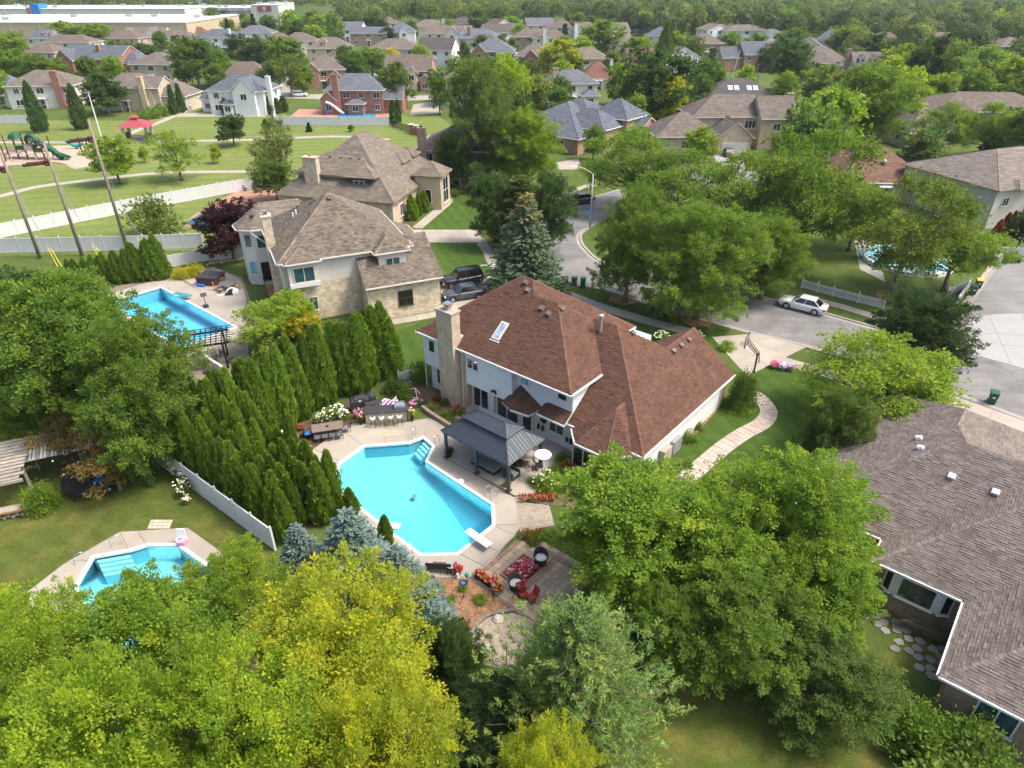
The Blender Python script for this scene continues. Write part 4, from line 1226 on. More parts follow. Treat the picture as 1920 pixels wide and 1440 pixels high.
    def pipe(s,p,h=.6,r=.07,mat='galv'):
        mb=MB();mb.tube([Vector(p),Vector(p)+Vector((0,0,h))],r,8);return mb.build('vent_pipe',MAT[mat],s.t)
    def downpipe(s,pts,mat='white_paint',r=.05):
        mb=MB();mb.tube(pts,r,6);return mb.build('downpipe',MAT[mat],s.t)
    def done(s):
        for m,mb in s.walls.items():mb.build('wall',MAT[m],s.t)
        rf=s.rm.build('roof',[s.roof,s.trim],s.t)
        if s.shm.f:s.shm.build('shingles',MAT['shingle'],rf,kind='stuff')
        if s.capm.f:s.capm.build('ridge_cap',MAT['shingle']if s.pal else s.roof,rf,kind='stuff')
        if s.gut.f:s.gut.build('gutter',s.trim,s.t)
        return s.t

# --- 1  the brown-roofed house by the big pool
PAL_BROWN=[(.122,.064,.042),(.112,.059,.041),(.130,.068,.044),(.104,.056,.040),(.118,.062,.043),(.086,.050,.039),(.125,.064,.041)]
h=House('main_house','white two-storey house with reddish-brown shingle roof beside the large turquoise pool',(-7.72,49.27),R(-40),'roof_red','white_paint',PAL_BROWN)
HM=h.t;k=.7333
h.plane([(0,0,5.4),(15.3,0,5.4),(10.3,5,9.067),(5,5,9.067)]);h.plane([(5,5,9.067),(8.1,5,9.067),(7.1,6,9.8),(6,6,9.8)],gut=False)
h.plane([(15.3,0,5.4),(15.3,10,5.4),(10.3,5,9.067)])
h.plane([(13.1,10,5.4),(13.1,12,5.4),(7.1,6,9.8),(8.1,5,9.067)])
h.plane([(10.3,5,9.067),(15.3,10,5.4),(13.1,10,5.4),(8.1,5,9.067)])
h.plane([(0,0,5.4),(6,6,9.8),(0,12,5.4)]);h.plane([(0,12,5.4),(6,6,9.8),(7.1,6,9.8),(13.1,12,5.4)])
for a,b in(((0,0,5.43),(6,6,9.8)),((6,6,9.8),(7.1,6,9.8)),((7.1,6,9.8),(8.1,5,9.067)),((8.1,5,9.067),(10.3,5,9.067)),((10.3,5,9.067),(15.3,0,5.43)),((10.3,5,9.067),(15.3,10,5.43)),((7.1,6,9.8),(13.1,12,5.43)),((0,12,5.43),(6,6,9.8))):h.cap(a,b)
# lower wing: family room, garage and the kitchen pent roof
w0=.3
h.plane([(14.9,w0,2.8),(21.05,w0,2.8),(17.1,4.25,5.697),(14.9,4.25,5.697)]);h.plane([(14.9,4.25,5.697),(17.1,4.25,5.697),(14.35,7,7.713),(12.15,7,7.713)],gut=False)
h.plane([(21.05,w0,2.8),(21.05,14.4,2.8),(17.1,14.4,5.697),(17.1,9.75,5.697),(14.35,7,7.713)])
h.plane([(17.1,14.4,5.697),(13.15,14.4,2.8),(13.15,9.75,2.8),(17.1,9.75,5.697)])
h.plane([(14.35,7,7.713),(17.1,9.75,5.697),(12.2,9.75,5.697),(12.15,7,7.713)])
for a,b in(((21.05,w0,2.83),(14.35,7,7.713)),((14.35,7,7.713),(17.1,9.75,5.697)),((17.1,9.75,5.697),(17.1,14.4,5.697)),((12.15,7,7.713),(14.35,7,7.713))):h.cap(a,b)
h.plane([(12.5,-.1,2.82),(14.95,-.1,2.82),(14.95,.84,3.45),(12.9,.84,3.45)]);h.plane([(12.5,-.1,2.82),(12.9,.84,3.45),(12.5,.84,3.2)],.1)
# bay roof of the sun room
ap_=(17.95,1.75,4.62);bk=(17.95,2.79,4.62)
h.plane([(15.55,.0,2.78),(16.72,-1.26,2.78),ap_]);h.plane([(15.55,.0,2.78),ap_,bk],.05);h.plane([(16.72,-1.26,2.78),(19.18,-1.26,2.78),ap_]);h.plane([(19.18,-1.26,2.78),(20.4,.0,2.78),ap_]);h.plane([(20.4,.0,2.78),bk,ap_],.05)
for a in((16.72,-1.26,2.8),(19.18,-1.26,2.8),bk):h.cap(a,ap_)
# small hipped roof over the back door
h.plane([(9.2,-.15,2.5),(10.35,-.5,2.45),(10.25,.86,3.9)]);h.plane([(10.35,-.5,2.45),(11.9,-.28,2.45),(10.25,.86,3.9)]);h.plane([(11.9,-.28,2.45),(12.3,.84,2.75),(10.25,.86,3.9)],gut=False)
h.cap((10.35,-.5,2.47),(10.25,.86,3.9))
# walls
for x0,x1,y0,y1,z0,z1 in((.62,14.9,.85,11.5,0,5.38),(12.6,14.88,1.2,9.6,2.0,5.38)):h.w('white_siding').box(x0,x1,y0,y1,z0,z1)
h.w('white_siding').box(.45,2.5,.35,6,2.45,5.3);h.w('white_siding').box(5.2,9.85,.27,2,2.38,5.3)
h.w('brick_tan').box(4.5,5.2,.38,1.4,0,5.3)
h.w('white_siding').box(14.9,20.6,.75,14.0,0,2.78)
mb=MB();mb.box(19.9,20.65,13.2,14.02,0,2.79);mb.build('corner_pier',MAT['brick_tan'],HM)
h.w('white_siding').prism([(15.9,.85),(16.9,-.85),(19.0,-.85),(20.0,.85)],0,2.76)
mb=MB();mb.mesh([(13.6,14.02,2.78),(20.6,14.02,2.78),(17.1,14.02,5.5)],[(2,1,0)]);mb.build('gable',MAT['white_siding'],HM)
siding(HM,(5.2,.27),(9.85,.27),[(0,2.4),(4.65,2.4),(4.65,5.28),(0,5.28)],MAT['white_siding'])
siding(HM,(9.85,.85),(14.88,.85),[(0,0),(5.03,0),(5.03,5.28),(0,5.28)],MAT['white_siding'])
siding(HM,(5.2,.85),(9.85,.85),[(0,0),(4.65,0),(4.65,2.38),(0,2.38)],MAT['white_siding'])
siding(HM,(.45,.35),(2.5,.35),[(0,2.47),(2.05,2.47),(2.05,5.28),(0,5.28)],MAT['white_siding'])
siding(HM,(.62,.85),(2.6,.85),[(0,0),(2,0),(2,2.45),(0,2.45)],MAT['white_siding'])
siding(HM,(14.9,.85),(14.9,4.4),[(0,2.9),(3.45,5.25),(0,5.25)],MAT['white_siding'])
siding(HM,(20.6,.75),(20.6,13.2),[(0,0),(12.45,0),(12.45,2.76),(0,2.76)],MAT['white_siding'])
siding(HM,(14.9,.75),(15.9,.75),[(0,0),(1.0,0),(1.0,2.76),(0,2.76)],MAT['white_siding'])
c=h.chimney(3.72,.02,1.62,.9,0,8.25,'brick_tan','brick_tan','concrete')
mb=MB();mb.box(3.55,3.9,-.1,.25,8.4,8.75);mb.build('flue_stack',MAT['brick_brown'],c)
mb=MB();mb.box(3.4,4.05,-.25,.4,8.85,8.89);[mb.bar((x,y,8.6),(x,y,8.85),.04)for x in(3.5,3.95)for y in(-.15,.3)];mb.build('rain_cap',MAT['steel'],c)
mb=MB();mb.box(2.95,4.48,.44,.9,5.0,6.1);mb.build('chimney_back',MAT['brick_tan'],HM)
for x,y,z,w,hh,kd,gl in((5.95,.27,3.85,1.2,.95,'double','glass'),(10.65,.85,4.05,.78,1.05,'single','glass_blue'),(14.05,.85,4.1,.85,.95,'single','glass'),
(1.4,.35,3.75,.75,1.15,'single','glass'),(1.75,.85,.6,.95,1.5,'single','glass'),(6.2,.85,.15,1.65,2.0,'door','glass_dark'),
(8.9,.85,.05,2.3,2.25,'door','glass_dark'),(13.65,.85,1.05,1.35,1.15,'double','glass')):
    window(HM,x,y,S_,z,w,hh,kd,glass=gl)
window(HM,7.75,.85,S_,.3,.4,1.7,'single')
o=window(HM,10.9,.85,S_,.1,.95,2.1,'single',glass='glass_dark');o.name='back_door'
for ang,x,y,w in((S_,17.2,-.87,1.75),(S_,18.75,-.87,.4),(R(-150),16.4,-.02,1.2),(R(-30),19.5,-.02,1.2)):window(HM,x,y,ang,.55,w,1.75,'double' if w>1.5 else 'single',glass='glass_dark')
mb=MB()
for x in(16.5,16.85,17.2,17.55,17.9,18.3):mb.lathe([(.14,.42),(.17,.6),(.05,.62)],8,x,-1.02)
mb.build('window_box',MAT['wood_warm'],HM)
for x,z in((12.45,1.75),(15.35,1.7)):
    mb=MB();[mb.tube([(x+.26*math.cos(t),.79,z+.26*math.sin(t)),(x+.26*math.cos(t+.55),.79,z+.26*math.sin(t+.55))],.035,5)for t in[i*.524 for i in range(12)]];mb.tube([(x-.24,.8,z),(x+.24,.8,z)],.02,5);mb.lathe([(.02,0),(.2,.0)],10)if 0 else None
    mb.mesh([(x+.24*math.cos(t),.80,z+.24*math.sin(t))for t in[i*.524 for i in range(12)]],[tuple(range(12))]);mb.build('wall_ornament',MAT['black_metal'],HM)
for x in(12.15,12.55,14.75,15.1):
    mb=MB();mb.box(x-.08,x+.08,.5,.66,.95,1.25);mb.lathe([(.12,1.25),(.02,1.42)],8,x,.58);mb.tube([(x,.58,1.4),(x,.66,1.6),(x,.84,1.55)],.015,4);mb.build('lantern',MAT['black_metal'],HM)
mb=MB();mb.box(8.05,8.3,.1,.24,2.75,2.9);mb.lathe([(.09,2.7),(.06,2.9)],8,8.0,.1);mb.lathe([(.09,2.7),(.06,2.9)],8,8.35,.1);mb.build('flood_light',MAT['black_metal'],HM)
mb=MB();mb.tube([(4.72,-.02,5.2),(4.72,.32,4.9),(4.72,.32,.1)],.045,6);mb.build('downpipe',MAT['white_paint'],HM)
mb=MB();mb.tube([(.3,.2,5.2),(.5,.3,5.0),(.5,.3,.2)],.045,6);mb.build('downpipe',MAT['white_paint'],HM)
mb=MB();mb.tube([(20.68,13.1,2.6),(20.68,13.1,.1)],.045,6);mb.build('downpipe',MAT['white_paint'],HM)
# skylight, vents, stack
nF=Vector((0,-k,1));zf=lambda u,w:5.4+k*w
uS,wS=7.25,2.05
e1,e2=Vector((1,0,0)),Vector((0,1,k)).normalized();nn=nF.normalized();p0=Vector((uS,wS,zf(uS,wS)))
def slope_box(p,e1,e2,n,w,l,z0,z1):
    mb=MB();q=[p-e1*w/2-e2*l/2,p+e1*w/2-e2*l/2,p+e1*w/2+e2*l/2,p-e1*w/2+e2*l/2]
    mb.mesh([v+n*z0 for v in q]+[v+n*z1 for v in q],[(4,5,6,7),(0,1,5,4),(1,2,6,5),(2,3,7,6),(3,0,4,7)]);return mb
sk=slope_box(p0,e1,e2,nn,.72,1.55,0,.12).build('skylight',MAT['offwhite'],HM);slope_box(p0,e1,e2,nn,.52,1.32,.1,.135).build('pane',MAT['skyglass'],sk)
slope_box(p0-e2*.9,e1,e2,nn,.95,.12,0,.05).build('flashing',MAT['offwhite'],sk)
for u,w in((6.75,5.65),(7.35,5.2),(9.35,4.35),(10.15,4.15)):h.vent((u,w,zf(u,w)+.02),nF)
zr=lambda u,w:5.4+k*(15.3-u);h.vent((10.75,4.9,zr(10.75,4.9)+.02),(k,0,1))
zg=lambda u:2.8+k*(21.05-u)
for w in(8.2,10.6,11.8,13.0):h.vent((17.55 if w>9 else 15.2,w-.4,zg(17.55 if w>9 else 15.2)+.02),(k,0,1))
mb=MB();mb.tube([(13.35,6.3,6.6),(13.35,6.3,8.4)],.13,8);mb.lathe([(.2,8.3),(.22,8.55),(.08,8.62)],8,13.35,6.3);mb.build('vent_stack',MAT['galv'],HM)
mb=MB();mb.box(20.62,21.1,3.5,4.6,0,1.3);mb.build('utility_fence',MAT['wood_grey'],HM)
mb=MB();mb.box(20.64,20.95,5.2,6.4,0,1.15);mb.build('utility_cabinet',MAT['galv'],HM)
h.done()

# --- 2  the tan house with two parked cars
PAL_TAN=[(.165,.138,.105),(.145,.12,.092),(.195,.165,.13),(.115,.095,.074),(.175,.144,.108),(.155,.132,.105)]
h=House('tan_house','tan stone and siding house with brown-grey hip roof beside the long blue pool',(-14.065,61.475),R(24),'roof_tan','offwhite',PAL_TAN,tab=.38,expo=.17)
H2=h.t
h.hip(-7.6,5.75,3.1,16.45,6.4,.66,'tan_siding',3.9,.45)
h.w('stone').box(-7.15,5.3,3.55-.04,16.0,0,3.9)
k2=.55
h.plane([(-.1,0,3.8),(7.8,0,3.8),(7.8,5.5,6.8),(-.1,5.5,6.8)])
h.plane([(-.1,11,3.8),(-.1,5.5,6.8),(7.8,5.5,6.8),(7.8,11,3.8)]);h.cap((-.1,5.5,6.8),(7.8,5.5,6.8))
h.w('stone').box(.15,7.5,.4,10.6,0,3.78);h.w('tan_siding').mesh([(7.5,.4,3.76),(7.5,10.6,3.76),(7.5,5.5,6.55),(.15,.4,3.76),(.15,10.6,3.76),(.15,5.5,6.55)],[(0,1,2),(5,4,3),(0,2,5,3),(2,1,4,5)])
h.hip(-7.05,-3.6,2.5,6.2,6.42,.55,'tan_siding',3.9,.3)
h.hip(1.5,5.1,1.95,6.5,6.42,.62,None,0,.3)
h.w('tan_siding').box(1.95,4.7,2.3,4.6,4.1,6.4)
# bay tower at the back left
h.plane([(-10.4,17.3,6.4),(-10.2,15.5,6.4),(-7.4,17.2,8.5)]);h.plane([(-10.2,15.5,6.4),(-8.9,14.6,6.4),(-7.4,17.2,8.5)]);h.plane([(-8.9,14.6,6.4),(-7.3,14.45,6.4),(-1,14.45,6.4),(-3,17.2,8.5),(-7.4,17.2,8.5)])
h.plane([(-10.4,17.3,6.4),(-7.4,17.2,8.5),(-3,17.2,8.5),(-3,20,6.4),(-9,20,6.4)]);h.cap((-7.4,17.2,8.5),(-3,17.2,8.5))
h.w('tan_siding').prism([(-9.95,17.2),(-9.75,15.7),(-8.65,15.0),(-7,14.9),(-2,14.9),(-2,19.6),(-9,19.6)],0,6.38)
h.hip(3.2,9.2,9.5,17.5,3.8,.62,'stone',0,.4)
siding(H2,(-7.15,3.55),(.15,3.55),[(0,3.92),(7.3,3.92),(7.3,6.36),(0,6.36)],MAT['tan_siding'],.22)
siding(H2,(-6.75,2.8),(-3.9,2.8),[(0,3.95),(2.85,3.95),(2.85,4.4),(0,4.4)],MAT['tan_siding'],.22)
siding(H2,(-9.75,15.7),(-8.65,15.0),[(0,0),(1.3,0),(1.3,6.36),(0,6.36)],MAT['tan_siding'],.22)
siding(H2,(-8.65,15.0),(-7.15,14.9),[(0,0),(1.5,0),(1.5,6.36),(0,6.36)],MAT['tan_siding'],.22)
h.chimney(-7.45,8.3,.85,1.05,0,9.6,'stone','orange','stone');mb=MB();mb.box(-7.8,-7.1,8.0,8.6,10.05,10.1);mb.build('rain_cap',MAT['steel'],H2)
for x,y,a,z,w,hh,kd,gl in((-5.3,2.8,S_,4.35,2.0,1.55,'double','glass_teal'),(-5.15,3.51,S_,1.0,1.65,1.45,'double','glass_teal'),(3.35,2.3,S_,4.45,1.5,1.3,'double','glass_teal'),(3.85,.4,S_,1.25,1.5,1.6,'grid','glass_dark'),
(-9.2,15.35,R(-122),4.3,.9,1.5,'single','glass_teal'),(-7.95,14.95,R(-94),4.2,.95,1.5,'single','glass_teal'),(-9.2,15.35,R(-122),1.2,.9,1.6,'single','glass_blue'),(-8.0,14.95,R(-94),.5,.9,2.1,'single','glass_dark')):
    window(H2,x,y,a,z,w,hh,kd,'offwhite' if gl!='glass_dark' else 'dark_trim',gl)
mb=MB();mb.box(-6.75,-3.9,2.66,2.84,3.9,4.3);mb.build('window_panel',MAT['white_paint'],H2)
mb=MB();[mb.box(-6.6+i*.16,-6.56+i*.16,.9,.94,0,1.0)for i in range(1,30)];mb.box(-6.6,-1.8,.88,.96,.95,1.02);mb.build('area_railing',MAT['black_metal'],H2)
h.downpipe([(-7.3,3.2,6.3),(-7.2,3.45,5.9),(-7.2,3.45,.1)],'offwhite');h.downpipe([(.05,.3,3.7),(.05,.3,.1)],'offwhite')
mb=MB();mb.tube([(-9.0,14.6,6.3),(-7.6,14.2,5.0),(-7.2,8.9,4.6)],.05,5);mb.build('downpipe',MAT['offwhite'],H2)
nW=(-.66,0,1);zW=lambda x:6.4+.66*(x+7.6)
h.vent((-2.4,10.6,zW(-2.4)),nW,'roof_dark',.6)
for i in range(3):h.vent((-3.3-.5*i,12.5,zW(-3.3-.5*i)),nW,'roof_dark',.35)
for dx in(0,.35):h.pipe((-4.6+dx,10.9,zW(-4.6+dx)-.05),.55,.09,'white_paint')
h.vent((-8.2,16.0,7.6),(-.5,-.5,1),'roof_dark',.4);h.vent((-1.0,9.0,10.4),(0,-.66,1),'roof_taupe',.4)
mb=MB();[mb.box(-8.6,-7.2,12.4-.3*i,12.7-.3*i,0,.9-.18*i)for i in range(5)];st=mb.build('back_steps',MAT['wood_warm'],H2)
mb=MB()
for x in(-8.6,-7.2):
    mb.bar((x,12.7,1.8),(x,11.0,.95),.07);[mb.bar((x,12.6-.17*i,.85-.1*i),(x,12.6-.17*i,1.75-.085*i),.035)for i in range(10)]
mb.build('railing',MAT['dark_trim'],st)
h.done()

# --- 3  the second tan house behind it
h=House('tan_house','tan brick house with steep sweeping brown roof and dormers behind the two parked cars',(-15.9,91.07),R(-14),'roof_tan','bronze',None)
H3=h.t
h.hip(-17.6,0,0,20.5,3.6,.775,'brick_blond',0,.4)
h.hip(-15.7,-3.6,2.35,9.5,6.2,.62,'gable_tan',0,.4)
h.hip(-8.2,-3.3,1.8,6.0,6.22,.62,None,0,.35);h.w('dark_trim').box(-7.3,-4.2,2.2,5,3.9,6.2)
for y in(11.2,15.4):
    h.hip(-6.5,-2.9,y,y+3.2,6.2,.6,None,0,.3);h.w('gable_tan').box(-6,-3.3,y+.3,y+2.9,2,6.18)
    window(H3,-3.3,y+1.6,E_,4.5,1.6,1.4,'double','white_paint','glass')
h.hip(-1.0,3.6,9.4,14.2,5.0,.7,'gable_tan',0,.35)
window(H3,3.25,11.8,E_,.8,2.2,3.6,'grid','white_paint','glass_dark');window(H3,1.3,9.75,S_,1,1.0,2,'single')
window(H3,-5.8,2.2,S_,4.35,1.7,1.35,'double','white_paint','glass_teal');window(H3,-14.7,2.75,S_,4.0,.9,1.6,'single','dark_trim','glass')
window(H3,-.4,3.5,E_,.9,1.2,1.7,'double')
h.chimney(-12.7,2.2,2.0,1.0,0,8.4,'brick_blond','orange','brick_blond')
for x in(-11.2,-9.6,-8.1,-6.8):h.vent((x,5.2,6.2+.62*2.8),(0,-.62,1),'roof_taupe',.35)
h.pipe((-8.9,6.0,8.0),.7,.12,'galv')
h.done()

# --- 4  the grey-brown roof in the right foreground
PAL_TAUPE=[(.182,.152,.130),(.172,.143,.124),(.192,.162,.14),(.160,.133,.117),(.178,.147,.124),(.144,.121,.108),(.187,.16,.142)]
O4=G(1656,1011,2.9)
h=House('grey_house','low tan brick house with broad grey-brown shingle roof at the right edge of the photo',(O4.x,O4.y),R(-40),'roof_taupe','white_paint',PAL_TAUPE,tab=.34,expo=.15)
HR=h.t;kr=.62
# three hipped steps, each coming further forward than the last; u along the eaves, w back
for a in((-4.95,19,0,12.6),(-4.3,6.2,4,16.85),(0,19,-2.05,10.4),(4.4,19,-7.6,4.9)):
    h.hip(*a,2.9,kr,'brick_brown',0,.42)
h.w('brick_brown').prism([(.75,-1.6),(1.35,-1.98),(3.5,-1.98),(4.1,-1.6)],0,1.2)
h.w('white_siding').prism([(.75,-1.6),(1.35,-1.96),(3.5,-1.96),(4.1,-1.6)],1.2,2.86)
window(HR,2.42,-1.97,S_,1.25,1.75,1.45,'single','white_paint','glass');window(HR,1.03,-1.80,R(-122),1.25,.55,1.45,'single','white_paint','glass_dark');window(HR,3.82,-1.80,R(-58),1.25,.55,1.45,'single','white_paint','glass_dark')
window(HR,-1.1,.42,S_,1.2,1.9,1.3,'double','offwhite','glass_dark');window(HR,6.9,-7.18,S_,1.0,1.6,1.4,'double','white_paint','glass_teal');window(HR,4.82,-5.0,W_,1.0,1.2,1.4,'single','white_paint','glass_dark')
zA=lambda w:2.9+kr*w;zL=lambda u:2.9+kr*(u+4.95)
for u,w in((1.75,4.35),(3.9,4.35)):h.vent((u,w,zA(w)+.02),(0,-kr,1),'white_plastic',.4)
for u,w in((-.55,7.1),(-.2,5.7)):h.vent((u,w,zL(u)+.02),(-kr,0,1),'white_plastic',.34)
h.done()
# --- the big slate-roofed house in the middle distance and the tan brick one with the garage
h=House('slate_house','orange brick house with large slate-grey hip roof beyond the bright green maple',(12.66,134.97),R(-39),'roof_slate','white_paint',None)
h.hip(-19,0,0,20,3.0,.5,'brick_orange');h.hip(-9,2.6,4.5,14,4.2,.62,'brick_orange');h.hip(-6,3.6,11.5,20.5,5.3,.7,'brick_orange');h.hip(-14,-3,8,18,5.2,.6,None)
h.gable(1.0,5.6,13.2,22,3.1,.5,'x','brick_orange')
window(h.t,-3.0,11.9,S_,3.6,1.4,1.3,'double');window(h.t,3.2,16.0,E_,3.4,1.6,1.5,'double');window(h.t,2.2,8.5,E_,1.0,1.5,1.5,'double');window(h.t,-.4,3.5,E_,1,1.4,1.5,'double');window(h.t,-4.5,.4,S_,1,1.6,1.5,'double')
for u in(-13,-12,-11):h.vent((u-2,8.6,7.3),(0,-.5,1),'roof_dark',.6)
h.pipe((-8,4,4.9),1.0,.1);h.pipe((-6,3.6,4.7),.9,.1)
h.done()
g5=G(1385,228,6.2)
h=House('garage_house','blond brick house with front-facing garage gable and light drive beyond the cul-de-sac',(g5.x,g5.y),R(2),'roof_taupe','offwhite',None)
h.gable(-3.6,3.6,0,12,3.2,.8,'y','brick_blond','brick_blond');h.hip(-15,-2,1.5,13,3.2,.62,'brick_blond');h.hip(-7,12,7,18,5.8,.62,'brick_blond');h.gable(6,13.5,4.5,14,5.8,.75,'x','brick_blond','brick_blond')
mb=MB();mb.box(-2.5,2.5,.18,.3,0,2.3);d=mb.build('garage_door',MAT['offwhite'],h.t)
for i in range(4):
    mb=MB();mb.box(-2.45,2.45,.14,.19,.04+i*.57,.57+i*.57);mb.build('door_panel',MAT['offwhite'],d)
window(h.t,5.0,7.4,S_,3.6,2.2,1.5,'triple');window(h.t,9.5,4.9,S_,3.4,1.6,1.5,'double');window(h.t,-9,1.9,S_,1,1.6,1.4,'double')
h.chimney(13.2,10,1.2,.9,0,9.6,'brick_tan');h.done()

# --- further houses: walls, roof, windows with panes, chimneys, gables.  top = pixel of the ridge, H its height
USED=[]
def far_house(label,px,py,H,w,d,yaw,roof,wall,st=2,kind='hip',fg=(),chim=None,wing=(),win=3,trim='white_paint',dorm=(),name='house',sides=True,glass='glass_dark',low=None):
    g=G(px,py,H)
    h=House(name,label,(g.x,g.y),R(yaw),roof,trim,None,caps=False)
    ze=low if low else(5.5 if st==2 else 3.0)
    x0,x1,y0,y1=-w/2,w/2,-d/2,d/2
    kk=(H-ze)/(min(w,d)/2 if kind=='hip' else(d/2 if kind=='x' else w/2))
    if kind=='hip':h.hip(x0,x1,y0,y1,ze,kk,wall)
    else:h.gable(x0,x1,y0,y1,ze,kk,kind,wall,wall)
    for(xc,ww,pr,e,mat)in fg:  # front gables
        h.gable(xc-ww/2,xc+ww/2,y0-pr,0,e,.95,'y',mat or wall,mat or wall)
        window(h.t,xc,y0-pr+.28,S_,e-1.9 if e>4 else.9,min(1.6,ww*.4),1.4,'double','white_paint',glass)
    for(xa,xb,ya,yb,e,Hh,kd)in wing:
        if kd=='hip':h.hip(xa,xb,ya,yb,e,(Hh-e)/(min(xb-xa,yb-ya)/2),wall)
        else:h.gable(xa,xb,ya,yb,e,(Hh-e)/((yb-ya)/2 if kd=='x' else(xb-xa)/2),kd,wall,wall)
        window(h.t,(xa+xb)/2,ya+(.40 if kd=='hip' or kd=='x' else.28),S_,.9 if e<4 else 3.5,1.5,1.3,'double','white_paint',glass)
    for xd in dorm:
        zb=ze+kk*1.6
        h.gable(xd-1.0,xd+1.0,y0+1.3,0,zb+1.3,.9,'y',wall,wall,z0=zb-.6,oh=.2,rake=.15)
        window(h.t,xd,y0+1.43,S_,zb+.1,.9,1.05,'double','white_paint',glass)
    oh=.42 if kind!='y' else.3
    for s in range(2 if ze>4.5 else 1):
        for i in range(win):
            x=x0+w*(i+.5)/win
            if any(abs(x-f[0])<f[1]/2+.6 for f in fg)and not(s==1 and any(f[3]<4 for f in fg)):continue
            window(h.t,x,y0+oh,S_,.9+2.75*s,1.3 if(i+s)%2 else 1.7,1.35,'double','white_paint',glass)
        if sides:
            for sg,ang in((x1-.42,E_),(x0+.42,W_)):
                for yy in(-d*.22,d*.2):window(h.t,sg if kind!='x' else sg+.12*(1 if sg>0 else-1),yy,ang,.9+2.75*s,1.2,1.3,'double','white_paint',glass)
    if chim:h.chimney(*chim)
    if not any(abs(f[0])<f[1]/2+.8 for f in fg):
        mb=MB();mb.box(-.5,.5,y0+oh-.07,y0+oh+.02,.1,2.2);d_=mb.build('door',MAT['dark_trim'],h.t);mb=MB();mb.box(.32,.40,y0+oh-.12,y0+oh-.07,1.05,1.2);mb.build('handle',MAT['galv'],d_)
        mb=MB();mb.box(-1.1,1.1,y0-.9,y0+oh-.05,2.45,2.6);[mb.box(x-.07,x+.07,y0-.85,y0-.71,0,2.45)for x in(-1,1)];mb.build('porch',h.trim,h.t)
    h.done()
    USED.append((g.x,g.y,max(w,d)/2+1.0,H));return h
for _h in((-7.72+8,49.27,17,9),(-15,70,13,10),(-22,100,14,10),(24,30,12,6),(12,147,14,8),(g5.x,g5.y+8,14,8)):USED.append(_h)
fh=far_house
fh('cream house with brown-grey hip roof and tall red brick chimney left of the park',82,131,8.6,17,12,8,'roof_taupe','offwhite',chim=(4.6,-6.0,1.7,1.0,0,8.8,'brick_red','orange','brick_red'),wing=((-11,-6,-3,5,3.0,5,'hip'),))
fh('beige house with tan chimney and twin arborvitae behind the red-roofed park shelter',245,136,8.4,15,11,-4,'roof_taupe','beige',chim=(5.2,-5.6,1.3,1.0,0,8.0,'brick_blond','orange','brick_blond'),wing=((6.5,15,-4,6,3.4,6.6,'hip'),(2,9,-5,4,5.4,7.8,'x')))
fh('bright white house with slate-grey roof, front gable and white chimney facing the park',452,137,8.9,15,11,-6,'roof_slate','white_siding',fg=((2.6,6.4,1.2,5.5,'white_siding'),),chim=(8.2,-3.5,1.0,1.0,0,8.6,'white_siding','galv','white_paint'),wing=((-11,-7,-3,4,3.2,5.5,'hip'),(-3.4,-.2,-7.2,-5,2.7,3.6,'hip')))
fh('dark red brick house with grey roof and brick chimney behind its white-fenced pool',668,137,8.8,15,10,-3,'roof_grey','brick_red',fg=((-6.2,4.4,1.6,3.4,'brick_red'),),chim=(-4.0,-5.8,1.5,.9,0,9.0,'brick_red','orange','brick_red'),wing=((6.5,12,-4,4,3.4,6.3,'x'),(-1.6,3.0,-7.4,-4.4,2.7,3.7,'hip')),win=4)
fh('long brick house with blue-grey roof and two chimneys behind the red-chimneyed cream house',185,84,9.2,24,14,-12,'roof_slate','brick_red',kind='x',fg=((-8,7,2,5.0,'brick_red'),),chim=(2,-3,1.2,1.0,0,9.3,'brick_red'),wing=((8,18,-5,6,4.2,7.4,'hip'),))
fh('brown-grey house with broad hip roof between the slate brick house and the dark tree',297,97,8.6,15,13,-8,'roof_taupe','beige')
fh('low house with reddish-brown hip roof behind the bright white house',460,115,7.2,16,11,0,'roof_brown','beige',st=1)
fh('brick house with arched gable window and grey-brown roof left of the bare-topped tree',607,103,9.0,13,11,6,'roof_taupe','brick_orange',fg=((-3.2,4.6,1.5,5.4,'brick_orange'),(3.6,5,2.2,3.2,'brick_orange')))
fh('tan house with dormers and timber porch gable behind the arched-window brick house',617,69,9.0,17,12,5,'roof_taupe','gable_tan',fg=((3.5,5.5,1.6,3.4,'gable_tan'),),dorm=(-1.5,))
fh('grey-roofed house with white peaked dormers near the mall at the left',82,54,9.0,14,11,8,'roof_slate','greywall',dorm=(1.5,4.0))
fh('cream house with long brown roof right of the white-dormer house',132,65,8.0,22,11,-6,'roof_brown','cream')
fh('tan house with dark brown hip roof below the long mall wall',231,57,8.2,20,12,-8,'roof_brown','beige')
fh('white house with two front gables below the long mall wall',274,51,8.8,20,12,-2,'roof_taupe','white_siding',kind='x',fg=((-6,7,1.5,5.4,'white_siding'),(5,8,2,5.4,'white_siding')),win=5)
fh('house with plain brown hip roof right of the white twin-gabled house',328,56,8.2,19,12,4,'roof_brown','cream')
fh('small house with reddish roof above the brown hip-roofed house',365,50,7.2,16,10,0,'roof_red','beige',st=1)
fh('white house with grey roof and chimney in the middle of the far left row',412,54,8.6,20,13,-5,'roof_slate','white_siding',chim=(6,-4,1.2,1.0,0,9,'white_siding'))
fh('cream house with grey hip roof beside the dark trees left of centre',480,47,8.6,17,12,2,'roof_grey','cream')
fh('house showing only a brown pyramid roof left of the tan dormered house',520,60,8.6,13,12,0,'roof_brown','beige')
fh('brown-roofed house in the trees at the left edge beside the yellow tree',85,81,8.0,15,12,-10,'roof_brown','beige')
fh('grey-roofed house cut off by the left edge of the photo',2,135,7.0,10,10,0,'roof_grey','greywall',st=1)
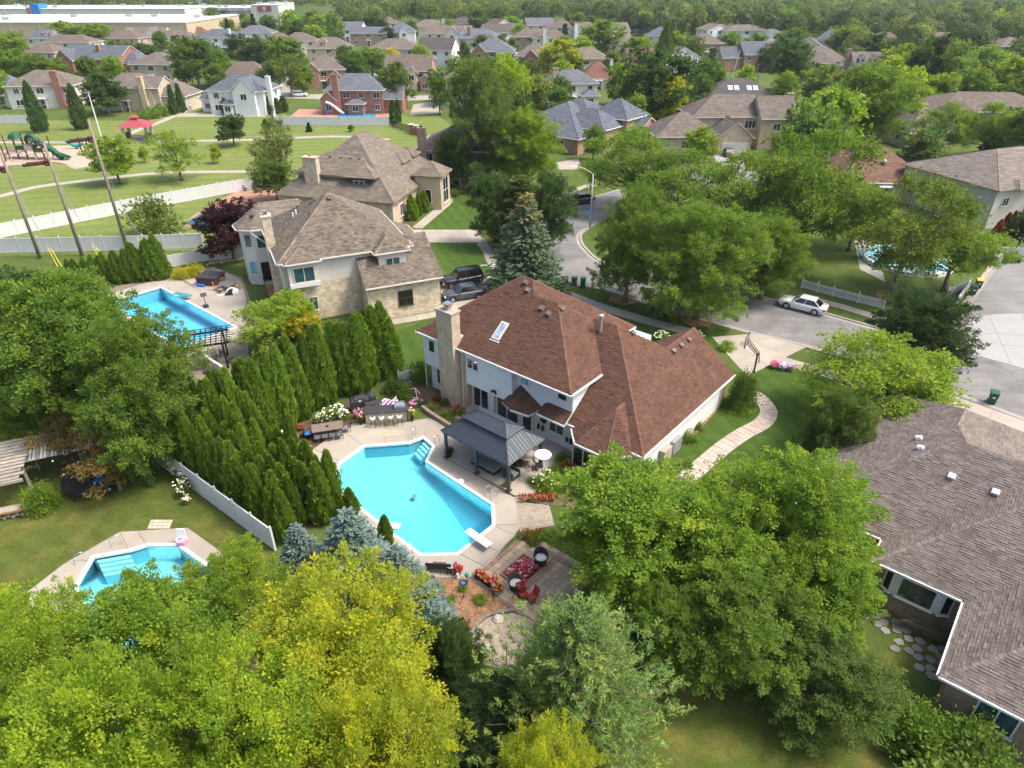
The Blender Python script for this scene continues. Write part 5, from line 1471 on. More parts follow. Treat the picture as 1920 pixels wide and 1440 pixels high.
fh('brick house with two red-brick gables and a stone gable between them',768,102,9.4,14.5,11,-4,'roof_brown','brick_orange',kind='x',fg=((-2.6,4.4,2.4,3.0,'brick_orange'),(1.4,4.0,1.2,5.0,'stone'),(5.4,3.6,2.0,3.2,'brick_orange')),win=2)
fh('dark brown roofed house with a white end gable above the twin brick gables',822,70,9.4,14,11,-14,'roof_dark','white_siding',kind='x',fg=((-4.6,4.2,1.2,5.0,'stone'),),win=3)
fh('house with wide grey-brown roof left of the white-gabled dark house',742,72,8.6,20,13,-6,'roof_taupe','greywall')
fh('house with long light grey roof and brick base behind the green trees',692,50,8.0,18,11,2,'roof_slate','brick_brown',kind='x')
fh('grey and white house with tall arched entry in the far middle',752,42,9.4,14,11,4,'roof_grey','white_siding',fg=((1.5,5.5,2.0,5.6,'white_siding'),))
fh('tan hip-roofed house with white chimneys in the far middle',805,36,9.0,19,13,-3,'roof_tan','cream',chim=(8,-4,1.3,1,0,9.4,'white_siding'))
fh('tan and grey house with two white gables in the far middle',842,47,8.8,22,12,-3,'roof_taupe','cream',kind='x',fg=((2,7,1.6,5.4,'offwhite'),(8,6,2.2,5.4,'white_siding')),win=5)
fh('house with a pink end gable beside a dark roof near the far wood',935,35,9.4,15,13,30,'roof_red','cream',kind='y',win=2)
fh('white-ended house with black roof below the pink-gabled house',938,44,9.2,19,12,24,'roof_dark','white_siding',kind='x')
fh('house with broad charcoal roof and brick chimney right of the tan gabled house',898,53,9.0,21,15,-4,'roof_grey','greywall',chim=(-4,-5,1.2,1,0,9.6,'brick_red'))
fh('dark grey roofed brick house with a steep gable and white garage side',925,72,9.4,16,12,-4,'roof_grey','brick_brown',fg=((-4.8,5.5,1.6,5.4,'brick_red'),),wing=((2,9,-9,-3,5.2,7.4,'hip'),))
fh('brown hip-roofed brick house beside the charcoal-roofed house',990,53,8.6,15,12,3,'roof_brown','brick_brown')
fh('cream house with brown roof and white chimney beside the dark conical tree',1032,54,8.8,17,12,2,'roof_brown','cream',chim=(-3,-6,1.4,1.0,0,9.4,'white_siding'))
fh('brown-roofed house with two red brick front gables beside the big yellow-green tree',1002,79,9.4,13,12,-8,'roof_taupe','brick_red',fg=((-5.2,4.4,3.0,3.2,'brick_red'),(-.4,5.2,1.5,5.2,'brick_red')))
fh('tall grey-roofed house with white chimney below the far wood',1098,41,9.8,17,12,8,'roof_taupe','greywall',chim=(-6,-6,1.6,1.2,0,9.6,'white_siding'))
fh('tan house behind the round yellow-green tree near the far wood',1172,64,8.8,16,12,4,'roof_tan','gable_tan')
fh('house with pale tan roof between two yellow-green trees',1100,88,8.6,15,12,-4,'roof_tan','beige')
fh('low house with brown-red roof behind the poplar tree',1212,90,7.6,15,11,6,'roof_red','brick_brown',st=1,kind='x')
fh('white-gabled house with brown roof behind the yellow tree right of centre',1272,86,8.8,13,11,14,'roof_brown','white_siding',kind='y')
fh('house showing only a rust-red roof beside a white chimney',1122,114,7.4,12,11,0,'roof_red','beige',st=1,chim=(3.6,-3,.9,.9,0,8,'white_siding'))
fh('cream two-storey house with grey hip roof and stone chimney above the slate roof',1070,130,8.4,14,10,4,'roof_grey','cream',chim=(-4.6,-5.2,1.5,1.0,0,9.2,'brick_tan'),wing=((-9,-6,-4,4,2.9,5.2,'hip'),(2,7,-7.6,-3,2.9,4.2,'hip')))
fh('house with plain grey-brown roof half hidden behind the tall grey-green tree',857,131,8.4,12,12,0,'roof_taupe','offwhite')
fh('brick house with tall chimney hidden behind the tall grey-green tree',862,232,8.6,13,12,-6,'roof_brown','brick_tan',chim=(-5.2,-6.1,1.3,.9,0,8.9,'brick_brown','black_metal','brick_brown'))
fh('brick house with grey-blue roof, brick chimney and white pergola at the upper right',1420,77,9.4,13,11,8,'roof_slate','brick_orange',kind='x',fg=((5,5.5,1.2,5.4,'brick_orange'),),chim=(1.2,-6.0,1.4,.9,0,9.2,'brick_red'),wing=((-14,-6,-4,4,4.4,7.8,'x'),))
fh('small white house peeping out of the far wood at upper right',1340,44,8.0,15,11,20,'roof_taupe','white_siding',kind='y')
fh('white and brown house pair in the far wood at upper right',1395,46,7.8,22,12,4,'roof_taupe','white_siding')
fh('small white house with blue-grey roof at the edge of the far wood',1447,54,7.8,13,10,10,'roof_slate','white_siding')
fh('large brown house with many hipped roofs at the upper right',1540,86,9.4,17,14,-8,'roof_taupe','gable_tan',wing=((-6,3,-12,-4,5.2,8.4,'hip'),(4,12,-10,-3,4.4,7,'hip')))
fh('brown house with tall cream gable behind the many-hipped brown house',1518,67,9.6,13,12,-20,'roof_brown','cream',kind='y')
fh('brown-grey roofed house with a white arched dormer at the upper right',1640,97,9.2,14,12,-6,'roof_taupe','greywall',kind='x',dorm=(-1.0,-4.5),chim=(-7.5,0,1.2,1,0,9.8,'brick_orange'))
h=far_house('low tan house with dark brown roof carrying four skylights',1385,146,6.8,18,13,-3,'roof_dark','brick_blond',st=1,chim=(5,0,.4,.4,0,7.6,'galv'))
kq=(6.8-3.0)/6.5
for i,x in enumerate((-2.6,-1.0,2.2,3.8)):
    y=-3.4;e2=Vector((0,1,kq)).normalized();n_=Vector((0,-kq,1)).normalized();p=Vector((x,y,3.0+kq*(y+6.5)))
    s_=slope_box(p,Vector((1,0,0)),e2,n_,1.2,1.7,0,.12).build('skylight',MAT['white_paint'],h.t);slope_box(p,Vector((1,0,0)),e2,n_,1.0,1.45,.1,.14).build('pane',MAT['skyglass'],s_)
fh('wide brown-roofed brick house at the right edge of the photo',1850,172,8.4,26,15,-6,'roof_brown','brick_orange',wing=((-13,-5,-11,-5,5,7.6,'hip'),(6,13,-12,-5,5,7.8,'y')),win=5)
fh('grey-brown roofed house half hidden by locust trees at the right',1722,200,6.8,11,13,10,'roof_taupe','beige',st=1)
h=far_house('house with rust-brown pyramid roof rising above the locust trees',1642,264,7.6,15,15,-4,'roof_red','brick_tan',st=1)
for i in range(3):h.vent((-.9+i*1.0,-2.2,6.5),(0,-.6,1),'roof_taupe',.4)
mb=MB();mb.lathe([(.32,5.2),(.36,5.5),(.2,5.75),(.02,5.8)],10,.3,-4.2);mb.build('turbine_vent',MAT['galv'],h.t)
g6=G(1900,272,8.6)
h=House('brown_house','large house with grey-brown roof beside the asphalt drive at the right edge',(g6.x,g6.y),R(20),'roof_lilac','bronze',None)
h.hip(-12.5,14,-9,7,5.4,.4,'greywall');h.hip(-4,15,-11.5,4,5.45,.42,'greywall');h.hip(-9.5,-6.6,-9.6,2,5.42,.5,None)
window(h.t,-5.2,-8.6,S_,2.6,.9,2.2,'single','offwhite','glass_teal');window(h.t,-2.6,-11.1,S_,2.6,.9,2.2,'single','offwhite','glass_teal');window(h.t,3,-11.1,S_,3,1.6,1.5);window(h.t,-10,-8.6,S_,3,1.2,1.2)
h.done();USED.append((g6.x,g6.y,14,8.6))
fh('brown gable roof deep in the trees at the far right',1770,60,8.5,14,11,10,'roof_brown','brick_brown',kind='x')
fh('tan pyramid roof above the trees at the right edge',1895,69,8.5,15,14,0,'roof_taupe','beige')
fh('grey roof with white side in the trees at far right top',1870,36,8.0,14,11,0,'roof_slate','white_siding')

for i,(x,y,H_,w,d,yaw,rf,wl,kd,lab)in enumerate(((1010,33,9,16,12,10,'roof_grey','greywall','x','grey gabled house at the foot of the far wood left of the tall grey-roofed house'),(1052,36,9,14,12,-10,'roof_brown','cream','hip','cream house with brown hip roof right at the far wood in the middle'),(868,31,9,15,12,0,'roof_dark','brick_red','hip','dark-roofed red brick house at the foot of the far wood'),
(1150,42,9,15,12,14,'roof_taupe','offwhite','x','pale house with long brown-grey roof behind the round yellow-green tree'),(1240,50,9,14,12,-8,'roof_slate','greywall','hip','slate-roofed grey house beyond the poplar'),(1575,56,9.5,15,12,20,'roof_grey','greywall','y','dark grey gable rising behind the many-hipped brown house'),
(1660,60,9,16,12,-6,'roof_brown','beige','hip','brown hip-roofed house among the trees right of the white-dormered house'),(720,30,9,16,12,4,'roof_taupe','cream','hip','cream house at the foot of the far wood above the light grey roof'),(655,40,9,15,12,-6,'roof_grey','white_siding','x','white house with grey ridge roof near the far shops'),(560,60,8.6,15,12,8,'roof_brown','cream','hip','cream brown-roofed house above the tan dormered house'),(1320,62,9,15,12,6,'roof_brown','brick_orange','hip','orange brick house with brown hip roof left of the grey-blue roofed brick house'),(1480,66,9,15,12,-14,'roof_slate','brick_brown','hip','brown brick house with slate roof behind the dark round tree'))):
    fh(lab,x,y,H_,w,d,yaw,rf,wl,kind=kd)
# --- the mall on the left horizon
def mall(label,x0,x1,ytop,ybase,H,depth,wall,top='white_siding',name='mall_building',panel=None):
    a,b=G(x0,ytop,H),G(x1,ytop,H);b=Vector((b.x,a.y,H))
    t=thing(name,label,'building',((a.x+b.x)/2,a.y,0),0)
    w=b.x-a.x;mb=MB();mb.box(-w/2,w/2,0,depth,0,H);mb.build('wall',MAT[wall],t)
    mb=MB();mb.box(-w/2-.3,w/2+.3,-.3,depth+.3,H,H+.35);mb.build('roof',MAT[top],t)
    mb=MB();[mb.box(-w/2+w*k/9-.25,-w/2+w*k/9+.25,-.35,0,0,H-.4)for k in range(10)];mb.build('pilaster',MAT[wall],t)
    for k in range(6):
        mb=MB();xx=-w/2+w*(k+.5)/6+rnd.uniform(-4,4);yy=rnd.uniform(.2,.8)*depth;mb.box(xx-1.6,xx+1.6,yy-1.3,yy+1.3,H+.35,H+1.7);mb.build('roof_unit',MAT['galv'],t)
    return t,w
t,w=mall('long tan brick mall building with broad white flat roof on the left horizon',-150,348,43,60,9.5,75,'gable_tan')
t,w=mall('white big-box store with bright blue sign tower on the far left horizon',-90,345,17,26,9,60,'offwhite')
mb=MB();mb.box(-w/2+55,-w/2+61,-1,10,0,12);mb.build('blue_tower',MAT['blue_sign'],t);mb=MB();mb.box(-w/2+52.5,-w/2+55,-1.5,10,0,10);mb.build('orange_wall',MAT['orange'],t)
t,w=mall('white-roofed warehouse behind the trees on the left horizon',350,470,15,22,8.5,40,'offwhite')
t,w=mall('grey hipped shop building among the trees by the mall',400,470,22,34,8,25,'greywall','roof_grey')
t,w=mall('store with red sign panel and white ring emblem on the far horizon',470,520,10,18,12,40,'offwhite')
mb=MB();mb.box(-4.5,4.5,-.6,0,8.6,11.6);p=mb.build('red_panel',MAT['red_metal'],t)
mb=MB()
for k in range(20):
    a0,a1=k*math.pi/10,(k+1)*math.pi/10
    mb.mesh([(r*math.cos(a),-.7,10.1+r*math.sin(a))for a in(a0,a1)for r in(.8,1.2)],[(0,1,3,2)])
mb.mesh([(.45*math.cos(i*.628),-.7,10.1+.45*math.sin(i*.628))for i in range(10)],[tuple(range(10))]);mb.build('emblem',MAT['white_paint'],p)
t,w=mall('low tan shop building on the far horizon left of the wood',640,720,6,14,8,40,'cream')
# ------------------------------------------------------------------ trees
def height_at(y,ptop):
    v=(ptop-720)/FPX
    return CAM_H-y*(SP+v*CP)/(CP-v*SP)
def tree_bt(kind,px,pbase,ptop,wpx,colour,label,pxtop=None,**k):
    """stands where its foot shows in the photograph, as tall as the top of its outline shows"""
    g=G(px,pbase);lo,hi=.3,30
    for _ in range(24):
        H=(lo+hi)/2;d=PX((g.x,g.y,H*.6))[2];Rw=wpx/2*d/FPX*.94
        h,cy=sil(H,Rw,g.y,H*.6)
        if cy-h>ptop:lo=H
        else:hi=H
    return tree(kind,(g.x,g.y),H,Rw,colour,label,**k)
ORD='first second third fourth fifth sixth seventh eighth ninth tenth eleventh twelfth thirteenth fourteenth fifteenth sixteenth seventeenth eighteenth nineteenth twentieth twenty-first twenty-second twenty-third twenty-fourth'.split()
T,B=tree_px,tree_bt
# foreground, bottom left: trees beginning to turn
GF='yellowing trees along the bottom left of the photo'
T('hi_lime',70,1105,9.5,330,'lime','lime-green tree filling the bottom left corner below the pool deck')
T('hi_ash',300,1085,9.0,290,'bright','fresh green tree hiding the lower half of the left pool')
T('hi_a',440,1020,6.8,220,'lime','small light green tree between the left pool and the blue spruces')
T('hi_yellow',640,1065,10.5,420,'yellow','bright yellow tree in front of the blue spruces')
T('hi_lime',470,1215,11.5,400,'lime','yellow-green tree with golden top between the lime and bright yellow trees',rz=2.2)
T('hi_lime',190,1275,12.0,420,'lime','yellowish tree at the bottom edge left of the golden-topped one',rz=1.0)
T('hi_yellow',720,1290,10.5,330,'yellow','golden tree at the bottom edge below the bright yellow tree',rz=4.0)
T('hi_yellow',1020,1375,9.0,230,'yellow','small yellow tree at the bottom edge left of the grey-green pine',rz=5.0)
T('hi_b',845,1150,5.0,130,'dark','dark green bushy tree between the blue spruces and the gravel bed')
T('hi_b',900,1265,5.0,220,'deep','dark green bushy tree at the bottom between yellow tree and pine',rz=.7)
T('pine',1080,1088,9.5,430,'pine','large grey-green pine at the bottom centre of the photo',name='pine_tree')
for i,(x,y,H,w,s)in enumerate(((566,975,5.6,150,'small blue spruce nearest the white fence'),(660,940,7.2,230,'tallest blue spruce at the edge of the pool deck'),(750,1010,6.0,190,'blue spruce behind the outdoor sofa by the pool'),(800,1085,5.4,160,'lowest blue spruce reaching into the bark mulch bed'))):
    T('blue_spruce',x,y,H,w,'blue',s,name='spruce_tree',group='blue spruces below the pool')
# foreground right
T('hi_ash',1205,852,8.0,365,'bright','big bright green tree in front of the sun room bay')
T('hi_b',1482,822,9.0,330,'bright','big bright green tree left of the grey-brown foreground roof')
T('hi_a',1320,900,7.6,290,'bright','bright green tree between the two biggest foreground trees')
T('hi_ash',1515,1000,6.5,260,'bright','green tree with drooping branches beside the grey house bay window',rz=3.3)
T('hi_a',1380,1040,6.5,300,'green','green tree at the far edge of the dry lawn behind the pine',rz=.9)
T('hi_b',1540,1160,4.5,280,'mid','low dark green tree over the flagstone path',rz=2.0)
T('hi_a',1255,1090,5.5,190,'green','green tree squeezed between the pine and the dry lawn',rz=2.6)
for i,(x,y,H,w,s)in enumerate(((1740,1310,2.4,150,'leafy shrub at the lower end of the flagstones'),(1830,1330,2.6,190,'leafy shrub in the bottom right corner under the eave'),(1800,1400,2.4,240,'lowest leafy shrub at the bottom right edge'))):
    T('shrub_hi',x,y,H,w,'green',s,name='shrub',cat='shrub',group='shrubs in the bottom right corner')
# left middle
T('hi_ash',130,520,12.5,290,'green','large bright green tree left of the blue pool')
T('hi_b',265,590,11.5,260,'green','large bright green tree overhanging the blue pool and pergola')
T('hi_a',165,590,8.6,240,'green','large green tree at the left edge above the weathered shed roof')
T('hi_ash',290,700,7.0,150,'green','green tree between the arborvitae row and the shed roof',rz=1.1)
T('hi_b',10,610,9.0,200,'bright','green tree cut off by the left edge of the photo')
T('mid_b',20,500,8.0,170,'dark','dark green tree behind the large trees at the left edge')
T('thin',120,768,4.4,140,'brown','half-withered brownish tree behind the shed roof')
T('thin',205,800,4.6,160,'brown','small brownish tree standing over the round trampoline')
T('thin',0,815,3.0,60,'gold','small golden tree at the left edge beside the shed roof')
T('shrub_hi',72,900,2.0,70,'bright','round bright green bush beside the plank table',name='shrub',cat='shrub')
# by the tan house
T('mid_a',540,545,4.6,110,'lime','young light green tree in front of the tan house window')
T('thin',490,565,5.0,130,'lime','loose pale green tree beside the blue pool corner')
T('mid_yellow',562,578,3.2,85,'gold','small golden-yellow tree in front of the stone wall')
B('mid_b',440,488,378,130,'purple','dark purple-leaved tree beside the tan house tower')
B('shrub_0',292,440,366,115,'olive','large olive-green bush beside the utility poles',name='shrub',cat='shrub')
for x,y in((338,500),(358,497),(372,494)):B('shrub_1',x,y+22,y-2,34,'gold','%s golden yellow shrub beside the hot tub'%{338:'leftmost',358:'middle',372:'rightmost'}[x],name='shrub',cat='shrub',group='golden shrubs beside the hot tub')
B('mid_c',520,376,300,80,'mid','dark leafy tree beside the chimney of the second tan house')
B('thin',535,345,226,75,'olive','tall thin olive tree at the end of the park fence')
B('thin',505,350,262,75,'olive','thin olive tree left of the tall one at the park fence')
# the park
B('mid_b',440,274,217,62,'dark','round dark green tree alone on the park lawn')
B('thin',341,338,246,105,'lime','yellow-green young tree in the middle of the park lawn')
B('mid_yellow',225,345,256,95,'bright','yellowish tree beside the tallest utility pole')
for x,b,t,w,c,s in((272,305,275,22,'lime','tiny lime sapling between the two yellowish park trees'),(409,306,273,26,'yellow','tiny yellow sapling right of the yellow-green young tree'),(501,250,224,20,'dark','small dark sapling beside the white pool fence'),(580,247,230,14,'deep','tiny conical spruce on the park lawn in front of the white fence'),(658,247,234,14,'mid','tiny sapling on the lawn near the right end of the white fence'),(283,266,248,22,'grey','small grey-green bush beside the red-roofed shelter')):
    B('far_0' if 'conical' not in s else 'far_spruce',x,b,t,w,c,s)
B('column',78,248,155,34,'dark','dark columnar tree at the left of the park above the playground')
B('column',155,243,160,34,'dark','dark columnar tree beside the tallest utility pole')
B('mid_a',205,214,139,84,'dark','large dark round tree left of the beige house with tan chimney')
B('mid_b',376,168,72,100,'mid','large dark green tree above the beige house')
B('mid_c',352,165,110,48,'lime','light green tree in front of the large dark tree above the beige house')
B('thin',548,182,108,60,'olive','thin bare-topped tree right of the bright white house')
B('mid_a',745,205,120,75,'mid','green tree beside the brick house with the white-fenced pool')
B('mid_b',700,150,92,100,'green','green tree above the dark red brick house')
B('mid_c',825,215,132,58,'mid','dark green tree left of the tall grey-green tree')
B('hi_b',908,345,118,175,(.135,.195,.056),'tall grey-green tree standing above the bright green maple')
B('mid_yellow',955,250,108,90,'lime','yellow-topped tree behind the tall grey-green tree')
B('hi_b',985,358,212,140,'lime','bright green round maple in front of the street lamp',rz=2.0)
B('mid_c',850,350,252,75,'mid','dark narrow tree beside the brick chimney')
B('locust_a',1175,395,240,200,'green','broad feathery tree behind the street lamp')
B('mid_c',1112,300,236,46,'green','small green tree beside the orange brick wall of the slate-roofed house')
B('mid_b',1230,245,98,165,'dark','big dark green tree behind the slate-roofed house')
B('mid_yellow',1245,250,146,95,'yellow','golden-topped tree right of the slate-roofed house')
B('mid_c',1308,212,140,50,'mid','conical green tree left of the skylight house')
B('column',1243,140,42,40,'mid','tall poplar at the upper middle of the photo')
B('mid_a',1128,108,40,92,'green','round yellow-green tree beside the white chimney below the wood')
B('mid_a',1048,148,76,92,'yellow','large yellow-green tree beside the house with two brick gables')
B('far_spruce',1058,95,47,26,'deep','dark conical tree beside the white-chimneyed brown house')
B('mid_c',1047,215,145,55,'mid','dark tree in front of the cream two-storey house')
B('mid_b',1475,172,78,98,'dark','dark round tree right of the white pergola')
B('mid_b',1508,250,190,75,'dark','dark round tree in front of the blond brick house')
B('mid_c',1465,205,136,50,'bright','bright young tree right of the skylight house')
B('hi_b',1600,285,128,190,'green','huge green tree left of the rust-brown pyramid roof',rz=1.5)
B('mid_yellow',1665,255,130,110,'lime','yellow-topped tree right of the huge green tree')
B('mid_a',1535,205,125,95,'green','green tree between the skylight house and the huge green tree')
B('mid_a',1725,205,70,100,'dark','dark green tree in the right background')
B('locust_b',1752,300,195,110,'green','feathery tree in front of the grey-brown half hidden roof')
B('locust_a',1835,300,195,130,'green','feathery tree in front of the wide brown-roofed brick house')
B('far_spruce',1870,290,205,70,'deep','dark spruce at the right edge beside the wide brown-roofed house')
B('far_spruce',1330,150,92,42,'bluegreen','blue-green spruce left of the grey-blue roofed brick house')
B('far_spruce',1348,152,118,26,'bluegreen','small blue spruce in front of the grey-blue roofed brick house')
B('mid_a',1310,305,238,70,'lime','yellow-green young tree left of the garage drive')
B('shrub_1',1372,305,285,30,'green','green bush beside the light garage drive',name='shrub',cat='shrub')
# the cul-de-sac and street trees
B('locust_a',1385,490,290,250,'green','broad feathery locust left of the rust-brown pyramid roof',rz=.4)
B('locust_b',1490,500,245,265,'green','tall feathery locust in front of the huge green tree',rz=2.4)
B('locust_a',1265,425,280,215,'green','feathery locust across the street from the lamp',rz=4.4)
B('locust_b',1672,556,330,265,(.150,.205,.036),'broad feathery locust with dark trunk in front of the round pool',rz=1.4)
B('locust_b',1768,545,395,190,'green','feathery locust between the dark-trunked one and the dead arborvitae',rz=3.6)
B('locust_a',1590,470,345,170,'green','feathery locust behind the one with the dark trunk',rz=5.0)
B('hi_b',1306,598,385,240,'green','street tree with stout trunk in a ring of bark mulch',rz=3.0)
B('hi_b',1172,566,352,165,'green','tall narrow street tree by the green and black wheelie bins',rz=1.0)
B('hi_a',1425,560,410,175,'green','green tree over the parked white sedan',rz=4.1)
B('spruce',985,548,368,165,'bluegreen','spruce with brown cones behind the main roof',name='spruce_tree')
B('hi_b',930,462,324,112,(.085,.142,.045),'dark conical evergreen left of the spruce with brown cones',name='evergreen_tree')
B('hi_b',1028,482,328,108,(.080,.134,.045),'dark conical evergreen right of the spruce with brown cones',name='evergreen_tree',rz=2)
B('yew',975,470,335,100,'olive','dark evergreen behind the spruce with brown cones',name='evergreen_tree',rz=1)
B('hi_a',1700,715,545,195,'deep','round dense dark tree at the edge of the street beside the white apron',rz=2.5)
B('locust_a',1620,800,612,300,'lime','yellow-green feathery tree right of the lawn with the garden path',rz=.2)
B('locust_b',1690,790,660,150,'lime','yellow-green feathery tree touching the street kerb',rz=1.2)
T('hi_b',1572,732,6.6,135,'mid','dark green tree left of the grey-brown foreground roof',rz=2.2)
B('shrub_hi',1388,765,692,60,'mid','clipped round tree at the garage corner',name='shrub',cat='shrub')
# dead thujas and hedge on the right
for i,(x,b,t,w,c)in enumerate(((1838,478,440,34,'rust'),(1858,470,412,26,'rust'),(1874,460,400,24,'rust'),(1886,455,396,20,'rust'))):
    B('arb_%d'%(i%4),x,b,t,w,c,'%s rust-brown dead arborvitae from the left beside the asphalt drive'%ORD[i],name='arborvitae',cat='arborvitae',group='dead arborvitae beside the asphalt drive')
for i,(x,b,t,w)in enumerate(((1846,420,386,22),(1866,418,382,22),(1880,415,376,20),(1895,412,368,22),(1815,505,450,40))):
    B('arb_%d'%(i%4),x,b,t,w,'arb','%s green arborvitae from the left behind the rust-brown dead ones'%ORD[(1,2,3,4,0)[i]],name='arborvitae',cat='arborvitae',group='green arborvitae behind the dead ones')
B('mid_b',1905,470,395,70,'deep','dark ivy-covered tree at the right edge above the white gate')
# arborvitae hedges
ARB_BACK=[(727,590),(718,566),(697,570),(680,588),(664,594),(650,602),(634,602),(617,606),(600,610),(583,617),(568,624),(553,633),(537,640),(521,650),(505,658),(488,664),(472,670),(457,681),(441,690),(425,692),(408,700),(393,712)]
for i,(x,y)in enumerate(ARB_BACK):
    T('arb_%d'%(i%4),x,y+rnd.uniform(-5,6),rnd.uniform(6.4,7.4)if i>2 else 5.6,rnd.uniform(46,56),'arb','%s arborvitae from the house end of the tall back row beside the pool'%ORD[i],name='arborvitae',cat='arborvitae',group='tall back row of arborvitae beside the pool')
fa,fb=Vector(G2(296,868)),Vector(G2(516,1032));fd=(fb-fa).normalized();fn=Vector((-fd.y,fd.x))
n_=0
for row,(off,n)in enumerate(((1.05,14),(2.2,14),(3.35,14),(4.5,11))):
    for i in range(n):
        s_=.5+1.03*i+.5*(row%2)+rnd.uniform(-.15,.15)+(1.0,0,.3,3.6)[row];f=s_/(fb-fa).length
        if f>1.02:continue
        p=fa+fd*s_+fn*(off+rnd.uniform(-.15,.15));n_+=1
        tree('arb_%d'%(n_%4),p,(5.9-1.7*f+.15*row)*rnd.uniform(.84,1.12),rnd.uniform(.62,.82),'arb','%s arborvitae from the upper end, %s row from the white fence'%(ORD[i],ORD[row]),name='arborvitae',cat='arborvitae',group='front rows of arborvitae along the white fence')
T('arb_1',655,914,2.6,40,'arb','arborvitae standing alone at the pool corner above the blue spruces',name='arborvitae',cat='arborvitae')
T('arb_2',719,964,2.4,34,'arb','smallest arborvitae at the pool edge right of the tallest blue spruce',name='arborvitae',cat='arborvitae')
for i,(x,b,t,w)in enumerate(((307,522,438,38),(290,524,447,34),(283,522,452,30),(268,526,456,34),(258,526,455,30),(248,528,466,30),(228,530,470,28),(222,528,474,26),(203,528,474,28),(196,528,480,26),(182,530,478,24),(165,528,482,22),(150,526,484,22),(137,526,486,20))):
    B('arb_%d'%(i%4),x,b,t,w,'arb','%s arborvitae from the right in the row between white fence and blue pool'%ORD[i],name='arborvitae',cat='arborvitae',group='arborvitae between white fence and blue pool')
for i,(x,b,t,w)in enumerate(((775,412,364,26),(796,397,357,24),(757,405,372,18),(785,405,362,16))):
    B('arb_%d'%(i%4),x,b,t,w,'arb','%s arborvitae along the side wall of the second tan house'%('nearest the corner','right-hand','leftmost','smallest')[i]if i else 'tallest arborvitae along the side wall of the second tan house',name='arborvitae',cat='arborvitae',group='arborvitae beside the second tan house')
for i,(x,b,t,w)in enumerate(((329,215,160,17),(343,212,157,16))):B('far_arb',x,b,t,w,'dark',('left','right')[i]+' one of the twin arborvitae at the corner of the beige house',name='arborvitae',cat='arborvitae',group='twin arborvitae at the beige house')
for i,(x,b,t,w)in enumerate(((393,206,178,22),(413,208,178,22),(427,214,180,24),(508,214,182,20),(520,213,184,22),(533,210,180,20))):B('far_arb',x,b,t,w,'dark','%s clipped dark hedge plant from the left beside the bright white house'%ORD[i],name='arborvitae',cat='arborvitae',group='clipped hedge plants beside the bright white house')
for i,(x,b,t,w)in enumerate(((738,235,188,16),(748,230,186,14))):B('far_arb',x,b,t,w,'dark',('left','right')[i]+' narrow arborvitae at the corner of the white pool fence',name='arborvitae',cat='arborvitae',group='arborvitae at the white pool fence corner')
# bushes by houses in the middle distance
for x,b,t,w,c,s in((895,352,322,36,'deep','clipped dark dome bush in front of the brick house with tall chimney'),(480,222,206,0,'x','')):
    if w:B('shrub_2',x,b,t,w,c,s,name='shrub',cat='shrub')
for i,(x,b,t,w,c)in enumerate(((820,372,352,34,'mid'),(838,378,362,24,'lime'),(850,368,352,30,'olive'),(806,388,374,22,'bright'),(812,370,352,20,'grey'),(866,362,348,26,'olive'),(826,360,346,24,'dark'))):
    B('shrub_%d'%(i%3),x,b,t,w,c,'garden shrub in the bed along the front walk of the second tan house',name='shrub',cat='shrub',group='garden shrubs along the front walk')
for i,(x,b,t,w)in enumerate(((270,226,205,26),(288,222,200,30),(305,218,194,28),(318,214,194,24),(262,222,208,22))):
    B('shrub_far',x,b,t,w,'green','%s round bush from the left along the park path behind the red shelter'%ORD[(1,2,3,4,0)[i]],name='shrub',cat='shrub',group='bushes along the park path')

